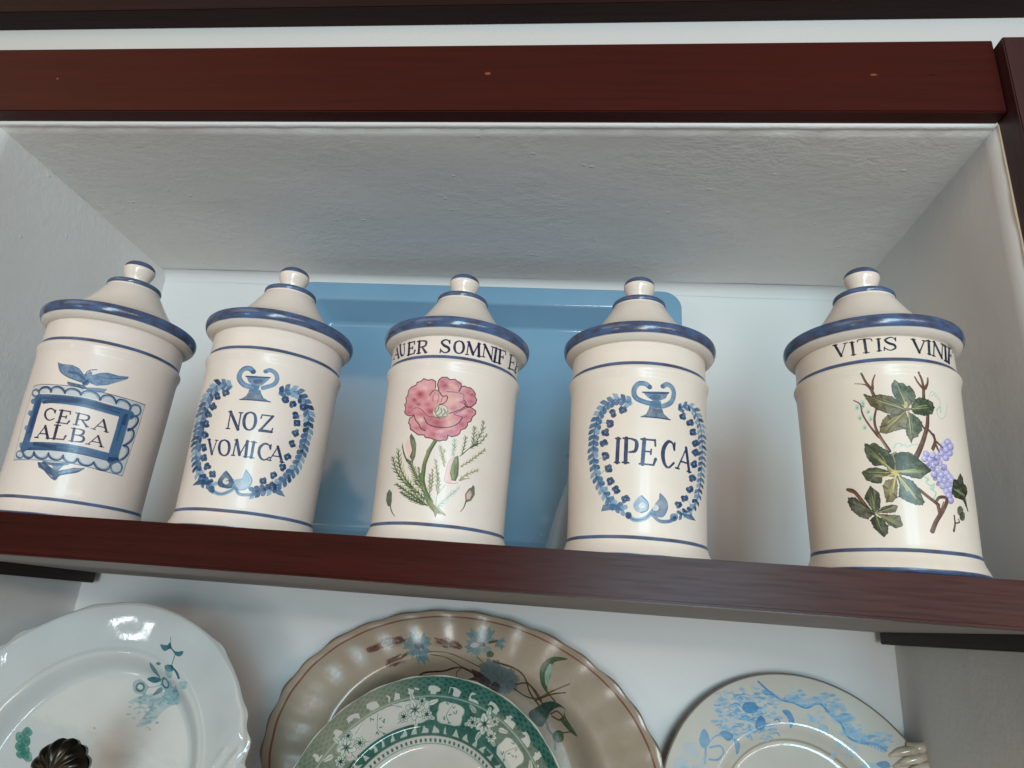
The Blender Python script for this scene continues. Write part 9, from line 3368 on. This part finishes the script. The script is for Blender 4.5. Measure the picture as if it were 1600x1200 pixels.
def at_(r_, deg): return np.array((n / 2 + r_ * n / 2 * math.cos(R(deg)), n / 2 + r_ * n / 2 * math.sin(R(deg))))
def oval(c, d, L_, W_): d = np.array(d); p_ = np.array((-d[1], d[0])); return [c + d * L_ * math.cos(a) + p_ * W_ * math.sin(a) * (1 + 0.18 * math.cos(3 * a)) for a in np.linspace(0, 6.283, 11)[:-1]]
def bloom(c, s_, dark=GM, leaf=True):
    a0 = fr.uniform(0, 6)
    for i in range(7):
        a = a0 + i * 0.8976; d = (math.cos(a), math.sin(a)); P_ = smooth_line(np.array(oval(c + np.array(d) * s_ * 0.62, d, s_ * 0.44, s_ * 0.34)), True, 3)
        cv.fill(P_, IV, 0.97); cv.stroke(np.vstack([P_, P_[:1]]), [0.7, 0.7], dark, 0.75); cv.stroke(np.array([c + np.array(d) * s_ * 0.25, c + np.array(d) * s_ * 0.7]), [1.2, 0.4], GD, 0.8)
    for i in range(6): cv.stroke(np.array([c, c + np.array((math.cos(i * 1.05), math.sin(i * 1.05))) * s_ * 0.26]), [1.6, 1.0], GD, 0.95)
for k in range(9):
    c = 64 - 40 * k
    for dr, da, L_ in ((0.05, 9, 17), (-0.05, 8, 16), (0.04, -10, 17), (-0.06, -9, 15), (0.085, 1, 14), (-0.09, 0, 15)):
        p_ = at_(0.775 + dr, c + da); d = (p_ - at_(0.775, c)); d = d / np.hypot(*d); o_ = smooth_line(np.array(oval(p_, d, L_, 7)), True, 3); cv.fill(o_, IV, 0.95); cv.stroke(np.array([p_ - d * L_, p_ + d * L_]), [0.9, 0.5], GM, 0.8)
    bloom(at_(0.775, c), 30); bloom(at_(0.735, c - 6.5), 17); bloom(at_(0.745, c + 6.5), 17); bloom(at_(0.825, c - 4), 13)
    for j in range(9):                                          # sprig on the white reserve between two bouquets
        p_ = at_(0.69 + 0.017 * j, c - 20 + 3.2 * math.sin(j)); d = np.array((math.cos(j * 2.2), math.sin(j * 2.2)))
        cv.stroke(np.array([p_, p_ + d * 9]), [2.2, 0.6], GM, 0.8)
    cv.stroke(smooth_line(np.array([at_(0.685, c - 21), at_(0.74, c - 18), at_(0.83, c - 21)])), [1, 0.7], GM, 0.8)
def h3(q, t):
    return -0.020 * (1 - sm(q, 0.54, 0.66)) - 0.009 * (1 - sm(q, 0.64, 1.0)) + 0.0010 * math.exp(-((q - 0.665) / 0.02) ** 2)
me = plate_mesh('china_plate', A3, A3, lambda t: 1 + 0.003 * math.cos(24 * t), h3, span=(-A3 * 1e4, A3 * 1e4, -A3 * 1e4, A3 * 1e4))
root = empty('china_plate', (0, 0, 0), 'white plate with a dark green printed flower border leaning on the brown platter', 'plate')
root.matrix_world = plate_matrix(-0.1393, 0.1761, -0.2521, 0.403, 0.0147, 0.0)
link('plate_body', me, china('green_print_china', (0.50, 0.465, 0.415, 1), cv.image('paint_green', (187, 181, 172)), [(1.0, 0.006, 0.004, srgb(206, 200, 184), 0.9)], 0.09, A3, A3, 0.04), root)

# -- 4: cream plate with blue print and shell-scroll handle
A4 = 0.1574
def h4(q, t):
    return -0.020 * (1 - sm(q, 0.52, 0.64)) - 0.003 * (1 - sm(q, 0.60, 1.0)) + 0.0014 * math.exp(-((q - 0.555) / 0.014) ** 2)
SP = (-1650, 1650, -1650, 1650)
cv = Canvas(*SP, 0.30, base=PAL['q3']); cv.run(PAINT['p4'])
cream = china('blue_print_china', (0.56, 0.525, 0.46, 1), cv.image('paint_blue', (199, 194, 184)), [(0.995, 0.010, 0.004, srgb(92, 76, 66), 0.8), (0.545, 0.007, 0.004, srgb(150, 134, 112), 0.75)], 0.08, A4, A4, 0.03)
me = plate_mesh('china_plate', A4, A4, lambda t: 1, h4, span=SP)
root = empty('china_plate', (0, 0, 0), 'cream plate with a pale blue printed garland and a shell scroll handle', 'plate')
root.matrix_world = plate_matrix(0.2659, 0.3010, -0.2377, 0.2496, -0.0417, 0.0)
link('plate_body', me, cream, root)
def tube(bm, pts, rad, seg=10):
    P = smooth_line(np.array(pts, float), False, 5); ra = np.interp(np.linspace(0, 1, len(P)), np.linspace(0, 1, len(rad)), rad); rings = []
    for i, p in enumerate(P):
        d = Vector(P[min(i + 1, len(P) - 1)] - P[max(i - 1, 0)]).normalized(); a = d.orthogonal().normalized() if i == 0 else (A_ - d * A_.dot(d)).normalized(); A_ = a; b = d.cross(a)
        rings.append([bm.verts.new(Vector(p) + (a * math.cos(2 * math.pi * k / seg) + b * math.sin(2 * math.pi * k / seg)) * float(ra[i])) for k in range(seg)])
    for i in range(len(rings) - 1):
        for k in range(seg): bm.faces.new((rings[i][k], rings[i][(k + 1) % seg], rings[i + 1][(k + 1) % seg], rings[i + 1][k]))
    bm.faces.new(rings[0][::-1]); bm.faces.new(rings[-1])
bm = bmesh.new(); H4 = R(24)
pol = lambda r, a, z=0.0: (r * math.cos(H4 + a), r * math.sin(H4 + a), z)
for da, r0 in ((R(9.5), 0.128), (R(6), 0.124), (R(2.5), 0.128)):                 # the ribs of the shell, lying on the rim
    tube(bm, [pol(r0, da * 1.35, -0.003), pol(0.140, da * 1.2, 0.001), pol(0.152, da, 0.003), pol(0.166, da * 0.85, 0.003)], [0.002, 0.0046, 0.0052, 0.004])
tube(bm, [pol(0.152, R(12), 0.0), pol(0.160, R(9), 0.003), pol(0.172, R(8), 0.004), pol(0.188, R(8.5), 0.004), pol(0.197, R(4), 0.004), pol(0.198, R(-3), 0.004), pol(0.190, R(-9), 0.003), pol(0.172, R(-12), 0.002), pol(0.150, R(-13), -0.002)],
     [0.004, 0.0062, 0.0058, 0.0060, 0.0052, 0.0050, 0.0056, 0.0060, 0.004])
for k in range(7):                                                             # beaded outer edge
    a = R(9 - 3.2 * k); tube(bm, [pol(0.1995, a, 0.002), pol(0.2035, a, 0.0045), pol(0.2005, a - R(1.2), 0.007)], [0.002, 0.0030, 0.002], 8)
me = bpy.data.meshes.new('handle'); bm.to_mesh(me); bm.free()
m = NT('handle_glaze'); hv = m.coord()
link('handle', me, m.fin(m.mix(m.ramp(m.noise(hv, 60, 4), (0.35, 0.65, 0, 1)), (0.42, 0.35, 0.25, 1), (0.60, 0.53, 0.42, 1)), 0.12, spec=0.5), root)

# ------------------------------------------------------------------ bronze shell ornament standing in front of the first plate
m = NT('dark_bronze'); bv = m.coord()
bronze = m.fin(m.mix(m.ramp(m.noise(bv, 60, 4), (0.35, 0.7, 0, 1)), (0.016, 0.0145, 0.012, 1), (0.048, 0.043, 0.034, 1)), 0.30, m.bump(m.noise(bv, 300, 3), 0.15, 0.001), metal=0.85)
root = empty('shell_ornament', (-0.4275, 0.0300, LOW + 0.0003), 'small dark bronze ornament with a fluted scallop shell top before the white plate', 'ornament')
v = []; f = []; NR, NT_ = 14, 132
for side in (1, -1):
    for j in range(1, NR + 1):
        q = j / NR
        for i in range(NT_):
            t = 2 * math.pi * i / NT_; rib = abs(math.cos(t * 6.5 + 0.4)); Rr = 0.0262 * (1 + 0.055 * rib) * (1 - 0.10 * (math.sin(t) < -0.3))
            zc = q * Rr * math.sin(t); xc = q * Rr * math.cos(t) * 0.93
            dome = 0.0135 * math.sqrt(max(0, 1 - q * q)) + 0.0030 * rib * st(np.float64(q), 0.15, 0.8) * (1 - 0.6 * q ** 6)
            v.append((xc, -side * dome - (0.0 if side > 0 else 0.0), 0.1880 + zc + 0.004 * (1 - q)))
    v.append((0, -side * 0.0140, 0.1905))
S = NR * NT_ + 1
for s_ in (0, 1):
    o_ = s_ * S
    for j in range(NR - 1):
        for i in range(NT_):
            q4 = (o_ + j * NT_ + i, o_ + j * NT_ + (i + 1) % NT_, o_ + (j + 1) * NT_ + (i + 1) % NT_, o_ + (j + 1) * NT_ + i); f.append(q4 if s_ == 0 else q4[::-1])
    for i in range(NT_):
        q3 = (o_ + NR * NT_, o_ + (i + 1) % NT_, o_ + i); f.append(q3[::-1] if s_ == 0 else q3)
me = mesh('shell', v, f); bm = bmesh.new(); bm.from_mesh(me); bmesh.ops.remove_doubles(bm, verts=bm.verts[:], dist=1e-5); bmesh.ops.recalc_face_normals(bm, faces=bm.faces[:]); bm.to_mesh(me); bm.free()
link('shell', me, bronze, root)
CANV_ = CANV
link('stem', lathe(spline([(0.034, 0.0), (0.035, 0.004), (0.026, 0.012), (0.010, 0.026), (0.007, 0.06), (0.010, 0.085), (0.0065, 0.11), (0.0085, 0.145), (0.006, 0.160), (0.004, 0.172)]), 40), bronze, root)
